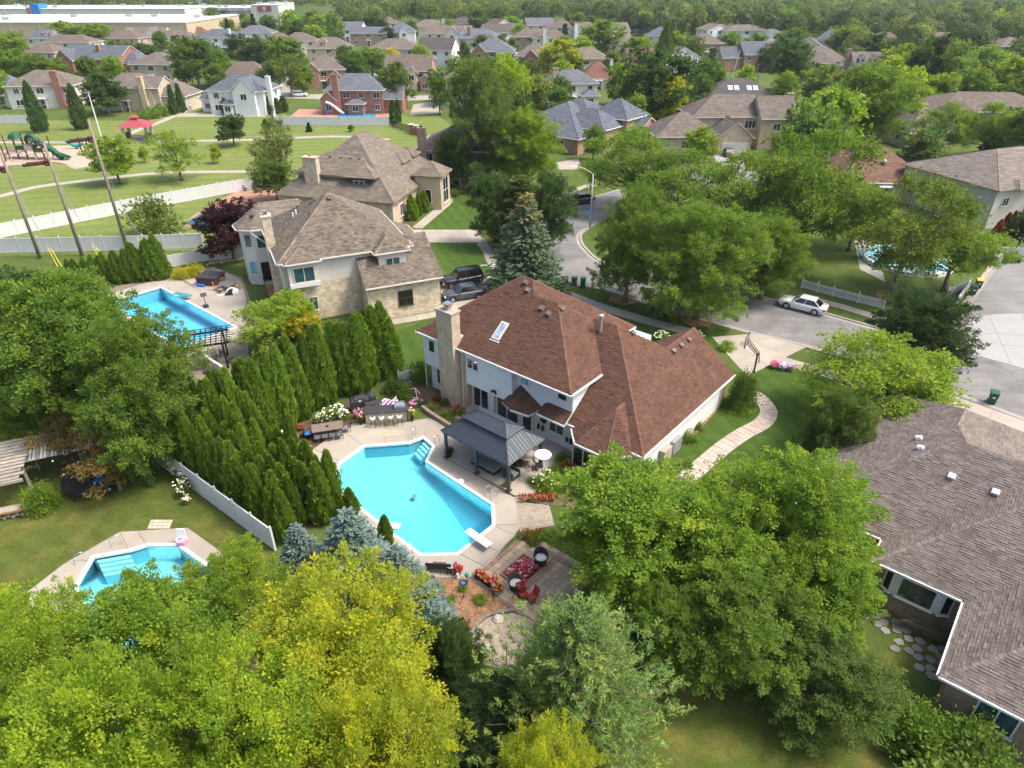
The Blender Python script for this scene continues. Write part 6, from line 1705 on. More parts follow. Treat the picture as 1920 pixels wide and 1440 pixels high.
for i,(x,t,w,c)in enumerate(((8,34,26,'dark'),(55,40,24,'dark'),(160,44,60,'green'),(185,50,50,'lime'),(175,32,22,'dark'),(200,36,30,'deep'),(235,33,32,'dark'),(255,40,20,'dark'),(285,37,24,'dark'),(297,34,16,'deep'),(313,28,14,'deep'),(330,38,26,'mid'),(345,36,26,'dark'),(375,38,16,'dark'),(392,36,18,'mid'),(430,40,30,'bright'),(465,32,36,'green'),(455,24,22,'mid'),(500,30,30,'mid'),(545,28,36,'dark'),(585,22,40,'green'),(615,30,34,'deep'),(420,20,34,'dark'))):
    T('far_%d'%(i%4),x,t,9.0,w,c,'tree in the broken row between the mall and the far left houses',group='trees between the mall and the far left houses')
for i,(x,t,H,w,c)in enumerate(((120,42,11,75,'lime'),(185,46,11,70,'lime'),(22,62,12,70,'lime'),(30,95,11,80,'green'),(70,105,10,70,'green'),(105,112,9,60,'green'),(163,108,9,48,'mid'),(212,107,8,46,'bright'),(215,78,9,40,'mid'),(240,80,9,44,'mid'),(268,82,9,44,'mid'),(292,88,8,30,'dark'),(405,122,8,50,'mid'),(400,90,11,60,'green'),(445,66,11,60,'dark'),(482,72,11,60,'dark'),(535,72,12,80,'green'),(510,115,8,55,'mid'),(565,122,8,55,'green'),(590,48,10,44,'lime'),(560,40,11,46,'dark'),(430,38,10,34,'green'),(665,98,10,60,'mid'),(660,28,12,50,'dark'),(700,25,12,60,'dark'),(630,60,9,30,'dark'),(727,52,8,34,'deep'),(645,88,9,44,'dark'),(330,158,5,40,'dark'),(135,30,9,30,'deep'),(300,60,9,34,'mid'),(355,78,8,40,'olive'),(735,92,8,34,'gold'),(790,85,8,44,'lime'),(770,40,9,30,'mid'),(840,38,9,34,'green'),(870,80,9,30,'dark'),(880,52,8,30,'green'),(905,66,8,40,'mid'),(855,108,9,40,'green'),(960,72,8,30,'mid'),(1062,68,8,30,'green'),(1080,105,7,30,'mid'),(960,32,10,44,'green'),(1150,98,9,50,'mid'),(1190,72,10,60,'green'),(1260,60,11,70,'lime'),(1300,70,10,50,'mid'),(1420,65,11,60,'green'),(1440,90,8,40,'dark'),(1370,62,9,50,'green'),(1490,55,12,80,'mid'),(1590,50,12,80,'green'),(1620,72,9,60,'green'),(1690,85,12,80,'lime'),(1775,95,13,110,'green'),(1850,90,13,110,'green'),(1900,110,12,90,'lime'),(1700,120,11,70,'mid'),(1820,130,11,90,'green'),(1905,150,10,70,'mid'),(1760,140,10,70,'lime'),(1570,150,10,70,'mid'),(1640,65,12,70,'dark'))):
    kd='far_%d'%(i%4)if w<56 else('mid_a','mid_b','mid_c')[i%3]
    cn=dict(lime='yellow-green',green='green',mid='mid green',dark='dark green',bright='fresh green',deep='very dark',olive='olive',gold='golden')[c]
    T(kd,x,t,H,w,c,'%s round tree standing among the %s houses'%(cn,'far left' if x<640 else 'far middle' if x<1280 else 'far right'),group='%s trees among the %s houses'%(cn,'far left' if x<640 else 'far middle' if x<1280 else 'far right'))
# ---- fill: trees among the far houses
KEEP=[[(-40,225),(250,225),(385,188),(545,216),(800,195),(880,262),(500,420),(-40,500)],[(-40,5),(330,20),(330,56),(-40,56)],[(1330,275),(1415,275),(1415,335),(1330,335)],[(330,170),(575,170),(575,215),(330,215)],
[(745,170),(830,165),(840,220),(745,220)],[(1160,290),(1300,285),(1300,320),(1160,320)],[(580,150),(745,150),(745,240),(580,240)],[(0,125),(160,125),(160,215),(0,215)],[(205,130),(330,130),(330,215),(205,215)],[(520,95),(745,95),(745,120),(520,120)]]
HB=[]
for(x,y,r,H)in USED:
    a=PX((x,y,H));b=PX((x,y-r*.8,0));HB.append((a[0],a[1],b[1],r*FPX/a[2]*.8,y,x,r))
fr=random.Random(11)
KINDS=['far_0','far_1','far_2','far_3','far_0','far_1','far_2','far_yellow','far_spruce']
COLS=['mid','mid','dark','green','olive','dark','lime','green','hazy','bright']
n_fill=0
placed=[(t.location.x,t.location.y,Rw)for t,H,Rw in TREES]
for attempt in range(9000):
    if n_fill>=100:break
    px=fr.uniform(-60,1980);py=14+290*fr.random()**1.9
    if px<330 and py<40:continue
    if py>190 and px<1250:continue
    if py>215 and px<1500:continue
    H=fr.uniform(7,14)if py>45 else fr.uniform(9,15)
    g=G(px,py,H)
    if g.y>460 or g.y<95:continue
    d=PX((g.x,g.y,H*.5))[2];Rw=H*fr.uniform(.32,.5);w=Rw*FPX/d;pb=PX((g.x,g.y,0))[1]
    if any(inpoly(px+dx,yy,kp)for kp in KEEP for dx in(-w,0,w)for yy in(py+4,(py+pb)/2,pb-3)):continue
    bad=False
    for(hx,ht,hb,hw,hy,wx,hr)in HB:
        if math.hypot(g.x-wx,g.y-hy)<hr*.78+Rw*.35:bad=True;break
        if g.y<hy and abs(px-hx)<hw*.8+w*.35 and py<ht+(hb-ht)*.45 and pb>ht:bad=True;break
    if bad:continue
    if any(math.hypot(g.x-a,g.y-b)<(Rw+r)*.55 for a,b,r in placed):continue
    placed.append((g.x,g.y,Rw));n_fill+=1
    kd=fr.choice(KINDS);c=fr.choice(COLS)
    if kd=='far_spruce':Rw*=.62;c=fr.choice(['deep','bluegreen','dark'])
    cn=dict(mid='green',dark='dark green',green='green',olive='olive green',lime='yellow-green',hazy='dull green',bright='bright green',deep='very dark green',bluegreen='blue-green')[c]
    lab='%s %s tree among the far houses in the %s'%(cn,{'far_spruce':'conical','far_yellow':'yellow-tinged'}.get(kd,'round-crowned'),'upper left' if px<640 else 'upper middle' if px<1280 else 'upper right')
    tree(kd,(g.x,g.y),H,Rw,c,lab,group=lab.replace(' tree',' trees'))

# ---- the far wood, one mass behind the last houses
def wood():
    g=np.random.default_rng(99);P,A,N,T,L=[],[],[],[],[]
    n=0
    spots=[]
    for k in range(9000):
        y=g.uniform(215,900);x=g.uniform(-.95,.95)*y
        px=960+FPX*x/(y*CP+18*SP)
        if px<640 and y<640:continue
        lim=560 if px<640 else(455 if px<1000 else(430 if px<1330 else(350 if px<1600 else 250)))
        if y<lim+25*math.sin(x*.05):continue
        if any(math.hypot(x-a,y-b)<r+3 for(a,b,r,H)in USED):continue
        if any(abs(px-hx)<hw*1.05+8 and hy-95<y<hy for(hx,ht,hb,hw,hy,wx,hr)in HB):continue
        if y>560 and g.random()<.5:continue
        spots.append((x,y))
    grid={}
    for(x,y)in spots:
        key=(int(x/8),int(y/8))
        if key in grid:continue
        grid[key]=1;n+=1
        H=g.uniform(11,19);Rw=g.uniform(4.2,7.2);m=520 if y<400 else 260 if y<520 else 120
        d=rdir(g,m);d[:,2]=np.abs(d[:,2])*1.0-.25
        lob=1+.22*np.sin(d[:,0]*5+k+x)*np.cos(d[:,1]*5+y)
        p=d*np.array([Rw,Rw,H*.42])*(lob*g.uniform(.75,1.0,m))[:,None]+np.array([x,y,H*.58])
        base=np.array([(.105,.150,.048),(.130,.178,.046),(.085,.130,.048),(.155,.195,.048),(.095,.140,.060)][g.integers(0,5)])
        P.append(p);A.append(norm(np.cross(d,g.normal(size=(m,3)))+d*.25));N.append(norm(d*1.3+np.array([0,0,.35])+g.normal(size=(m,3))*.33))
        T.append(tints(g,m,np.full(m,g.normal()*.7),.12,.25)*base);L.append(g.uniform(.7,1.4,m)if y<400 else g.uniform(1.0,1.9,m))
    P,A,N,T,L=map(np.concatenate,(P,A,N,T,L))
    me=leaf_mesh('far_wood',P,N,A,L,L*.75,T,MAT['leaf'])
    o=obj('far_wood',me,kind='stuff');o['label']='dense green wood closing off the horizon'
    open('/tmp/stats.txt','w').write(repr(('wood',n,len(P),n_fill,len(TREES))));print('wood trees',n,'leaves',len(P),'fill',n_fill,'trees',len(TREES))
wood()
# ------------------------------------------------------------------ fences
def fence(name,label,pts,hgt,bay,mat='vinyl',cat='fence',post=.13,cap=True,rails=False,pick=None,dark=False):
    """posts, and between them panels hung one by one"""
    o=Vector((*pts[0],0));t=thing(name,label,cat,(o.x,o.y,0),0)
    pm,cm={},None
    mb=MB();mb.box(-post/2,post/2,-post/2,post/2,0,hgt+.1);pmesh=mb.data('post',MAT[mat])
    mb=MB();mb.lathe([(post*.62,hgt+.1),(post*.62,hgt+.14),(.02,hgt+.26)],4);cmesh=mb.data('post_cap',MAT[mat])
    for a,b in zip(pts,pts[1:]):
        a,b=Vector((*a,0))-o,Vector((*b,0))-o;L=(b-a).length;n=max(1,round(L/bay));ang=math.atan2(b.y-a.y,b.x-a.x);w=L/n
        key=round(w,3)
        if key not in pm:
            m=MB();h0,h1=.05,hgt
            if pick:
                mR=MB();[mR.box(post/2,w-post/2,-.025,.025,z-.045,z+.045)for z in(.22,hgt-.18)]
                k=int((w-post)/pick);[m.box(post/2+pick*(i+.3),post/2+pick*(i+.3)+pick*.55,-.045,-.026,.08,hgt-.02)for i in range(k)]
                pm[key]=(m.data('pickets',MAT[mat]),mR.data('rail',MAT[mat]))
            else:
                m.box(post/2,w-post/2,-.02,.02,.14,hgt-.12)
                nb=max(4,int(w/.18));[m.box(post/2+(w-post)*i/nb+.006,post/2+(w-post)*(i+1)/nb-.006,-.028,.028,.14,hgt-.12)for i in range(nb)]
                mR=MB();[mR.box(post/2,w-post/2,-.045,.045,z0,z1)for z0,z1 in((.05,.19),(hgt-.14,hgt))]
                pm[key]=(m.data('panel',MAT[mat]),mR.data('rail',MAT[mat]))
        for i in range(n):
            p=a.lerp(b,i/n)
            pn=obj('pickets' if pick else 'panel',pm[key][0],t,p,ang,kind='stuff' if pick else None);obj('rail',pm[key][1],pn,kind='stuff')
            q=obj('post',pmesh,t,p,ang)
            if cap:obj('post_cap',cmesh,q)
        q=obj('post',pmesh,t,b,ang)
        if cap:obj('post_cap',cmesh,q)
    return t
fence('vinyl_fence','white vinyl fence running down beside the front row of arborvitae',W2([(296,868),(516,1032)]),1.75,1.9)
fence('vinyl_fence','longest white vinyl fence climbing across the park behind the utility poles',W2([(-330,510),(0,447),(233,400),(440,361),(492,352)]),1.9,2.4)
fence('vinyl_fence','white vinyl fence nearest the bases of the utility poles',W2([(-330,485),(0,475),(237,470),(382,465)]),1.9,2.4)
fence('vinyl_fence','short white vinyl fence above the stone edging beside the tan house',W2([(318,502),(382,490),(458,483)]),1.5,2.2)
fence('vinyl_fence','white vinyl fence enclosing the pool of the dark red brick house',W2([(517,211),(516,235),(640,236),(730,236),(757,206)]),1.9,2.4)
fence('vinyl_fence','white vinyl fence at the left edge behind the columnar trees',W2([(-80,232),(0,232),(72,232)]),1.9,2.4)
fence('vinyl_fence','white vinyl fence panels behind the drums at the top of the asphalt drive',W2([(1868,486),(1930,490),(1990,494)]),1.6,1.8)
fence('vinyl_fence','low white fence seen end-on beside the gravel strip',W2([(1779,592),(1815,540)]),1.0,1.5)
fence('picket_fence','white picket fence along the lawn behind the parked white sedan',W2([(1502,540),(1560,556),(1655,580)]),1.05,2.2,pick=.17)
fence('picket_fence','short white picket fence behind the green bin',W2([(1774,556),(1810,541)]),1.05,2.0,pick=.17)
fence('picket_fence','white picket gate beside the back corner of the main house',W2([(749,722),(776,712)]),1.25,1.7,pick=.15)
fence('metal_fence','black metal fence with brick pillars beside the park lawn',W2([(735,238),(772,250),(800,262)]),1.5,2.2,'black_metal',pick=.3,post=.07,cap=False)
for x,y in((772,251),(781,253)):
    g=G(x,y);mb=MB();mb.box(-.4,.4,-.4,.4,0,1.9);t=thing('brick_pillar',('left' if x<775 else 'right')+' brick pillar with white cap in the black metal park fence','pillar',g);mb.build('shaft',MAT['brick_red'],t)
    mb=MB();mb.box(-.48,.48,-.48,.48,1.9,2.05);mb.build('cap',MAT['offwhite'],t)
# stone edging under the short fence
t=thing('stone_edging','rough stone edging below the short white fence beside the tan house','stone wall',G(390,495));o=t.location
for i in range(34):
    f=i/33;g=Vector(G2(388+70*f,497-11*f))-o.xy;mb=MB();s_=rnd.uniform(.16,.3)
    mb.lathe([(s_*.8,0),(s_,s_*.5),(s_*.6,s_*.95),(.02,s_)],6,g.x+rnd.uniform(-.2,.2),g.y+rnd.uniform(-.25,.25),0,sc((.36,.29,.23),rnd.uniform(.7,1.2)));mb.build('stone',MAT['piece'],t)

# ------------------------------------------------------------------ plants in beds
def bloom_plant(x,y,r,hgt,leafc,flc,label,n=40,fs=.11,name='flowering_plant',z=0.0,group=None,leaves='shrub_0'):
    g=G(x,y,z)if not isinstance(x,float)else Vector((x,y,z))
    t=thing(name,label,'plant',g,rnd.uniform(0,6),group)
    f=obj('foliage',PROTO[leaves][0],t,color=sc(GREEN.get(leafc,leafc)if isinstance(leafc,str)else leafc,rnd.uniform(.9,1.1)));f.scale=(r,r,hgt/1.85)
    if flc:
        mb=MB()
        for i in range(n):
            a,u=rnd.uniform(0,6.28),rnd.uniform(.05,1);rr=r*math.sqrt(u);zz=hgt*(1.0-.55*u)+rnd.uniform(-.02,.06)
            c=flc[rnd.randrange(len(flc))];s_=fs*rnd.uniform(.35,.85)
            mb.lathe([(s_*.5,zz-s_*.35),(s_,zz),(s_*.55,zz+s_*.45),(.01,zz+s_*.55)],6,rr*math.cos(a),rr*math.sin(a),0,sc(c,rnd.uniform(.85,1.1)))
        mb.build('blossoms',MAT['flower'],t,kind='stuff')
    return t
WHITE,RED,ORA,PNK,YEL=[(.66,.68,.50),(.55,.60,.36),(.70,.70,.60)],[(.40,.035,.03),(.30,.025,.03),(.48,.07,.05)],[(.48,.14,.045),(.40,.09,.03),(.50,.20,.06)],[(.55,.17,.30),(.52,.28,.44),(.38,.07,.22)],[(.62,.62,.05),(.55,.60,.06)]
GH='white hydrangeas between deck and arborvitae'
for i,(x,y,r)in enumerate(((541,826,.75),(552,838,.5),(620,782,.8),(634,776,.6),(645,786,.5),(604,792,.5))):
    bloom_plant(x,y,r,.9,'bright',WHITE,'white hydrangea '+('beside the turquoise lounge float' if x<560 else 'behind the dining table'),20,.15,'hydrangea',group=GH)
bloom_plant(575,820,.5,.5,'purple',None,'dark purple foliage plant between the hydrangeas and dining table',name='foliage_plant');bloom_plant(563,806,.3,.5,'rust',RED,'red blossoms at the foot of the arborvitae',8,.12)
bloom_plant(577,845,.45,.4,'lime',YEL,'yellow-green potted plant beside the turquoise lounge float',14,.1)
for x,y,r,hh,lc,fc,lab in((812,766,.6,.5,'lime',None,'light green low plant in the bed beside the chimney'),(838,782,.6,.9,'green',None,'leafy shrub in the bed at the left of the pavilion'),(822,752,.6,.7,'rust',None,'reddish plant below the picture window'),
(861,778,.6,.9,'green',RED,'red-flowered plant beside the brick chimney'),(850,795,.6,.6,'mid',None,'low plant behind the bed wall'),(835,760,.5,.8,'grey',None,'grey-green plant against the chimney'),(789,758,.6,.5,'mid',None,'low plant beside the inflatable boat'),
(1022,912,.95,1.3,'bright',WHITE,'round green hydrangea bush beside the patio of the pavilion'),(1048,890,.9,1.0,'green',None,'leafy hosta clump under the house wall'),(1060,868,.8,1.0,'green',None,'green shrub against the white house wall'),(1064,882,.5,.9,'olive',ORA,'orange-flowered plant in the bed by the sun room'),
(1080,888,.5,.8,'mid',RED,'red-flowered plant in front of the sun room'),(1040,925,.7,.9,'lime',None,'yellow-green bush behind the orange lilies'),(1075,905,.8,.9,'green',None,'leafy bush below the sun room window'),(1100,905,.8,.9,'green',None,'green bush in front of the bay'),
(996,908,.42,.65,'bright',None,'round light green shrub in a pot on the pavilion patio'),(760,745,.8,1.6,'bright',None,'large climbing shrub beside the white picket gate'),(785,715,1.1,2.2,'green',None,'tall green bush at the back corner of the main house'),(740,735,.9,1.8,'mid',None,'dark bush left of the white picket gate'),
(1385,770,1.1,.7,'bright',None,'low spreading plant in the curve of the garden path'),(1365,760,.8,.8,'green',None,'leafy plant at the garage corner'),(1302,800,.7,.6,'mid',None,'small shrub along the garage wall'),(1290,825,.8,1.0,'green',None,'shrub at the foot of the garage wall')):
    bloom_plant(x,y,r,hh,lc,fc,lab,name='garden_plant')
t=thing('lily_row','row of orange-red lilies along the paved corner of the deck','flowers',G(1003,938));mb=MB();lf=MB()
for i in range(110):
    g=G(972+68*rnd.random(),938+rnd.uniform(-5,6))-t.location;z=rnd.uniform(.25,.5);s_=.06;c=sc(ORA[rnd.randrange(3)]if rnd.random()<.6 else RED[0],rnd.uniform(.8,1.1))
    mb.lathe([(.02,z-.05),(s_,z),(.02,z+.05)],5,g.x,g.y,0,c);lf.tube([(g.x,g.y,0),(g.x+rnd.uniform(-.1,.1),g.y,z-.05)],[.02,.008],3)
mb.build('blossoms',MAT['flower'],t,kind='stuff');lf.build('stems',M('lily_stems',(.06,.12,.02)),t,kind='stuff')
t=thing('petunia_bed','square planted bed of crimson flowers set in the paver patio','flowers',org+pu*2.4+pv*1.85);mb=MB()
for i in range(300):
    a,b=rnd.uniform(-.9,.9),rnd.uniform(-.65,.65);p=pu*a+pv*b;z=rnd.uniform(.05,.18);c=sc(((.40,.02,.05),(.50,.10,.14),(.62,.36,.34),(.28,.015,.03))[rnd.randrange(4)],rnd.uniform(.8,1.15))
    mb.lathe([(.03,z-.04),(.085,z),(.03,z+.04)],6,p.x,p.y,0,c)
mb.build('blossoms',MAT['flower'],t,kind='stuff');f=obj('foliage',PROTO['shrub_0'][0],t,color=(.05,.06,.02));f.scale=(.95,.75,.10)
for x,y,r in((900,1128,.48),(868,1104,.38),(823,1105,.42),(846,1128,.35),(812,1125,.45)):bloom_plant(x,y,r,.4,'bright',None,'hosta clump in the bark mulch bed',name='hosta',group='hostas in the bark mulch')
bloom_plant(1306,632,.7,.7,'lime',WHITE,'white hydrangea on the lawn in front of the garage',24,.14,'hydrangea');bloom_plant(1240,636,.8,.8,'lime',[(.80,.82,.50)],'cream hydrangea seen over the roof valley',30,.17,'hydrangea');bloom_plant(1362,655,.9,.9,'bright',None,'green bush at the garage door corner',name='shrub')
for i in range(9):bloom_plant(700+12.5*i,603-2.2*i+rnd.uniform(-2,2),.5,.55,'green',ORA if i>2 else None,'orange daylily clump along the stone wall of the tan house',9,.09,'daylily',group='daylilies along the stone wall')
for x,y,c in((1452,690,[(.72,.10,.25)]),(1467,693,[(.60,.38,.72),(.8,.7,.8)]),(1481,695,[(.68,.40,.68)])):
    g=G(x,y);t=thing('flower_pot',{1452:'pot of deep pink petunias',1467:'pot of purple and white petunias between two others',1481:'pot of lilac petunias'}[x]+' beside the driveway','flower pot',g);mb=MB();mb.lathe([(.22,0),(.34,.34),(.31,.34),(.28,.3),(.01,.3)],10);mb.build('pot',MAT['galv'],t,True)
    mb=MB();[mb.lathe([(.02,z-.05),(.08,z),(.02,z+.05)],6,r*math.cos(a),r*math.sin(a),0,sc(c[rnd.randrange(len(c))],rnd.uniform(.8,1.1)))for r,a,z in[(.42*math.sqrt(rnd.random()),rnd.uniform(0,6.28),rnd.uniform(.38,.62))for _ in range(55)]];mb.build('blossoms',MAT['flower'],t,kind='stuff')
    f=obj('foliage',PROTO['shrub_1'][0],t,(0,0,.3),color=(.05,.10,.02));f.scale=(.36,.36,.12)

# ------------------------------------------------------------------ pool furniture of the main garden
def rail(label,x0,y0,ang,w=.0,name='pool_rail',ladder=False,reach=.55,h=.75,z=.05,mat='steel'):
    g=G(x0,y0,z);t=thing(name,label,'pool ladder' if ladder else 'handrail',g,ang)
    for s in((-.26,.26)if ladder else(0,)):
        mb=MB();pts=[(s,0,0),(s,0,h*.8),(s,-.10,h),(s,-.3,h*1.0),(s,-reach,h*.72 if not ladder else.5),(s,-reach-.05,-.55 if ladder else-.05)]
        mb.tube(spline(pts,4),.024,7);mb.build('rail',MAT[mat],t,True)
    if ladder:
        for k in range(3):mb=MB();mb.box(-.26,.26,-reach-.12,-reach-.02,-.22-.22*k,-.19-.22*k);mb.build('rung',MAT[mat],t)
    return t
rail('hooped handrail left of the steps of the large pool',780,815,R(-20));rail('hooped handrail right of the steps of the large pool',815,836,R(150))
rail('steel ladder on the right edge of the large pool',915,935,R(140),ladder=True,mat='galv');rail('steel ladder on the lower edge of the large pool',768,1042,R(-130),ladder=True,mat='galv')
rail('left handrail of the steps of the left pool',163,1052,R(-60));rail('right handrail of the steps of the left pool',229,1020,R(-60))
def diving_board(label,a,b,mat,w=.5):
    A_,B_2=G(*a,.5),G(*b,.5);d=(B_2-A_);L=d.length;t=thing('diving_board',label,'diving board',(B_2.x,B_2.y,0),math.atan2(-d.y,-d.x))
    mb=MB();mb.box(0,L,-w/2,w/2,.46,.53);mb.build('board',MAT[mat],t)
    mb=MB();mb.box(L*.32,L*.40,-w/2-.03,w/2+.03,.40,.46);mb.build('fulcrum',MAT['galv'],t);mb=MB();[mb.tube([(x,y,.45),(x+.15,y,.03)],.03,6)for x in(.1,L*.34)for y in(-w*.4,w*.4)];mb.build('stand',MAT['galv'],t)
diving_board('white diving board over the lower right end of the large pool',(876,994),(918,1023),'white_plastic')
diving_board('turquoise diving board on the edge of the long blue pool',(328,549),(356,555),'teal_plastic',.6)
mb=MB();mb.prism([(-.2,-.2),(.2,-.2),(.2,.2),(-.2,.2)],.04,.07);t=mb.build('skimmer_lid',MAT['white_plastic'],loc=G(864,903));tag(t,'square white skimmer lid on the deck between pool and pavilion','lid');t.rotation_euler[2]=R(20)
mb=MB();mb.prism([(-.45,-.25),(.3,-.3),(.45,.15),(-.2,.3)],-.12,.02);t=mb.build('pool_float',MAT['white_plastic'],loc=G(738,985));tag(t,'white float at the left edge of the large pool','pool float')
# the pavilion
g=G(838,857,.15);PV=thing('pavilion','dark grey metal-roofed pavilion with cupola between pool and house','pavilion',(g.x,g.y,.15),R(-40))
X0,X1,Y0,Y1,ZE,ZT,IN=-.22,6.05,-.25,3.72,2.35,3.32,1.25
for x in(.0,2.92,5.84):
    for y in(.0,3.45):
        mb=MB();mb.box(x-.09,x+.09,y-.09,y+.09,0,ZE+.05);p=mb.build('post',MAT['gunmetal'],PV);mb=MB();mb.box(x-.16,x+.16,y-.16,y+.16,0,.10);mb.build('post_base',MAT['gunmetal'],p)
        if y==0:
            mb=MB();[mb.bar((x,y,ZE-.55),(x+s*.45,y,ZE-.05),.06)for s in((1,)if x==0 else(-1,)if x>5 else(-1,1))];mb.build('brace',MAT['gunmetal'],p)
for a,b in(((X0,Y0),(X1,Y0)),((X1,Y0),(X1,Y1)),((X1,Y1),(X0,Y1)),((X0,Y1),(X0,Y0))):
    mb=MB();mb.bar((a[0]*.97+.08,a[1]*.97+.06,ZE-.03),(b[0]*.97+.08,b[1]*.97+.06,ZE-.03),.10,.16);mb.build('beam',MAT['gunmetal'],PV)
def metal_panels(t,a,b,c,d,n,name='roof_panel'):
    """standing-seam panels between eave a-b and top d-c, each sheet with its raised rib"""
    a,b,c,d=map(Vector,(a,b,c,d));nn_=(b-a).cross(d-a).normalized();nn_=nn_ if nn_.z>0 else-nn_
    L=(b-a).length;e=(b-a).normalized();up=(d-a)-e*(d-a).dot(e);H=up.length;up=up.normalized()
    dl,cl_=(d-a).dot(e),(c-a).dot(e)
    def top(s):  # how far up a panel edge runs before it meets a hip
        if s<dl:return H*s/dl
        if s>cl_:return H*(L-s)/(L-cl_)
        return H
    ed=sorted(set([L*i/n for i in range(n+1)]+[dl,cl_]))
    for s0,s1 in zip(ed,ed[1:]):
        if s1-s0<.02:continue
        t0,t1=max(0,top(s0+1e-6)),max(0,top(s1-1e-6));mb=MB()
        q=[a+e*s0,a+e*s1,a+e*s1+up*t1,a+e*s0+up*t0]
        q=[p for i,p in enumerate(q)if i==0 or(p-q[i-1]).length>1e-3]
        m=len(q);mb.mesh(q+[p-nn_*.02 for p in q],[tuple(range(m)),tuple(range(2*m-1,m-1,-1))]+[(i,(i+1)%m,m+(i+1)%m,m+i)for i in range(m)])
        if t0>.05:mb.bar(a+e*s0,a+e*s0+up*t0,.035,.06,nn_)
        mb.build(name,MAT['gunmetal'],t)
x0,x1,y0,y1=X0+IN,X1-IN,Y0+IN,Y1-IN
lo=[(X0,Y0,ZE),(X1,Y0,ZE),(X1,Y1,ZE),(X0,Y1,ZE)];hi=[(x0,y0,ZT),(x1,y0,ZT),(x1,y1,ZT),(x0,y1,ZT)]
for i,n in enumerate((23,14,23,14)):metal_panels(PV,lo[i],lo[(i+1)%4],hi[(i+1)%4],hi[i],n)
mb=MB();[mb.bar(lo[i],hi[i],.10,.07)for i in range(4)];mb.build('hip_cap',MAT['gunmetal'],PV,kind='stuff')
cu=thing('cupola',None,None,(0,0,0));cu.parent=PV
c0=[(x0-.2,y0-.2,ZT+.12),(x1+.2,y0-.2,ZT+.12),(x1+.2,y1+.2,ZT+.12),(x0-.2,y1+.2,ZT+.12)];ym=(y0+y1)/2;hh=ym-y0+.2;r0,r1=(x0-.2+hh,ym,ZT+.55),(x1+.2-hh,ym,ZT+.55)
for a,b,c,d,n in((c0[0],c0[1],r1,r0,13),(c0[2],c0[3],r0,r1,13)):metal_panels(cu,a,b,c,d,n)
for a,b,r in((c0[1],c0[2],r1),(c0[3],c0[0],r0)):
    mb=MB();mb.mesh([a,b,r,tuple(Vector(a)-Vector((0,0,.03))),tuple(Vector(b)-Vector((0,0,.03)))],[(0,1,2),(0,3,4,1)]);f3=[Vector(a).lerp(Vector(b),k/6)for k in range(1,6)]
    [mb.bar(p,p.lerp(Vector(r),.98-abs(k-2)*.33),.03,.05)for k,p in enumerate(f3)];mb.build('roof_panel',MAT['gunmetal'],cu)
mb=MB();mb.box(x0+.05,x1-.05,y0+.05,y1-.05,ZT-.05,ZT+.11);[mb.bar(c0[i],(r0,r1,r1,r0)[i],.07,.06)for i in range(4)];mb.bar(r0,r1,.09,.06);mb.build('cupola_frame',MAT['gunmetal'],cu)
def local(o,x,y,z=0.0):
    a=o.rotation_euler[2];return Vector((o.location.x+x*math.cos(a)-y*math.sin(a),o.location.y+x*math.sin(a)+y*math.cos(a),o.location.z+z))
def rbox(mb,x0,x1,y0,y1,z0,z1,r=.05,m=0):
    """box with eased upper edges"""
    mb.mesh([(x0,y0,z0),(x1,y0,z0),(x1,y1,z0),(x0,y1,z0),(x0,y0,z1-r),(x1,y0,z1-r),(x1,y1,z1-r),(x0,y1,z1-r),(x0+r,y0+r,z1),(x1-r,y0+r,z1),(x1-r,y1-r,z1),(x0+r,y1-r,z1)],
[(0,3,2,1),(0,1,5,4),(1,2,6,5),(2,3,7,6),(3,0,4,7),(4,5,9,8),(5,6,10,9),(6,7,11,10),(7,4,8,11),(8,9,10,11)],m)
for i,(x,w)in enumerate(((2.35,1.0),(3.45,1.15))):
    t=thing('ottoman',('left' if i==0 else 'right')+' grey cushioned ottoman beside the middle post of the pavilion','ottoman',local(PV,x,.95),R(-40));mb=MB();mb.box(-w/2,w/2,-.42,.42,.03,.30);mb.build('base',MAT['wicker'],t);mb=MB();rbox(mb,-w/2-.02,w/2+.02,-.44,.44,.30,.46);mb.build('cushion',MAT['cushion_grey'],t)
def sofa(label,p,rz,w,mat='wicker',cu='cushion_grey',name='sofa',n=2,d=.85):
    t=thing(name,label,'sofa' if n>1 else 'armchair',p,rz);mb=MB();mb.box(-w/2,w/2,-d/2,d/2,.04,.28);mb.build('base',MAT[mat],t)
    mb=MB();rbox(mb,-w/2,w/2,d/2-.16,d/2,.28,.82);mb.build('backrest',MAT[mat],t)
    for s in(-1,1):mb=MB();rbox(mb,s*w/2-(.14 if s>0 else 0),s*w/2+(.14 if s<0 else 0),-d/2,d/2-.16,.28,.60,.03);mb.build('armrest',MAT[mat],t)
    for k in range(n):mb=MB();ww=(w-.28)/n;rbox(mb,-w/2+.14+ww*k,-w/2+.14+ww*(k+1)-.01,-d/2,d/2-.17,.28,.44);mb.build('cushion',MAT[cu],t)
    return t
sofa('dark sofa at the back under the pavilion',local(PV,2.6,2.9),R(-40),1.9);sofa('dark armchair under the right end of the pavilion',local(PV,5.0,1.3),R(50),.85,n=1);sofa('dark armchair under the pavilion facing the ottomans',local(PV,4.1,2.6),R(-30),.85,n=1)
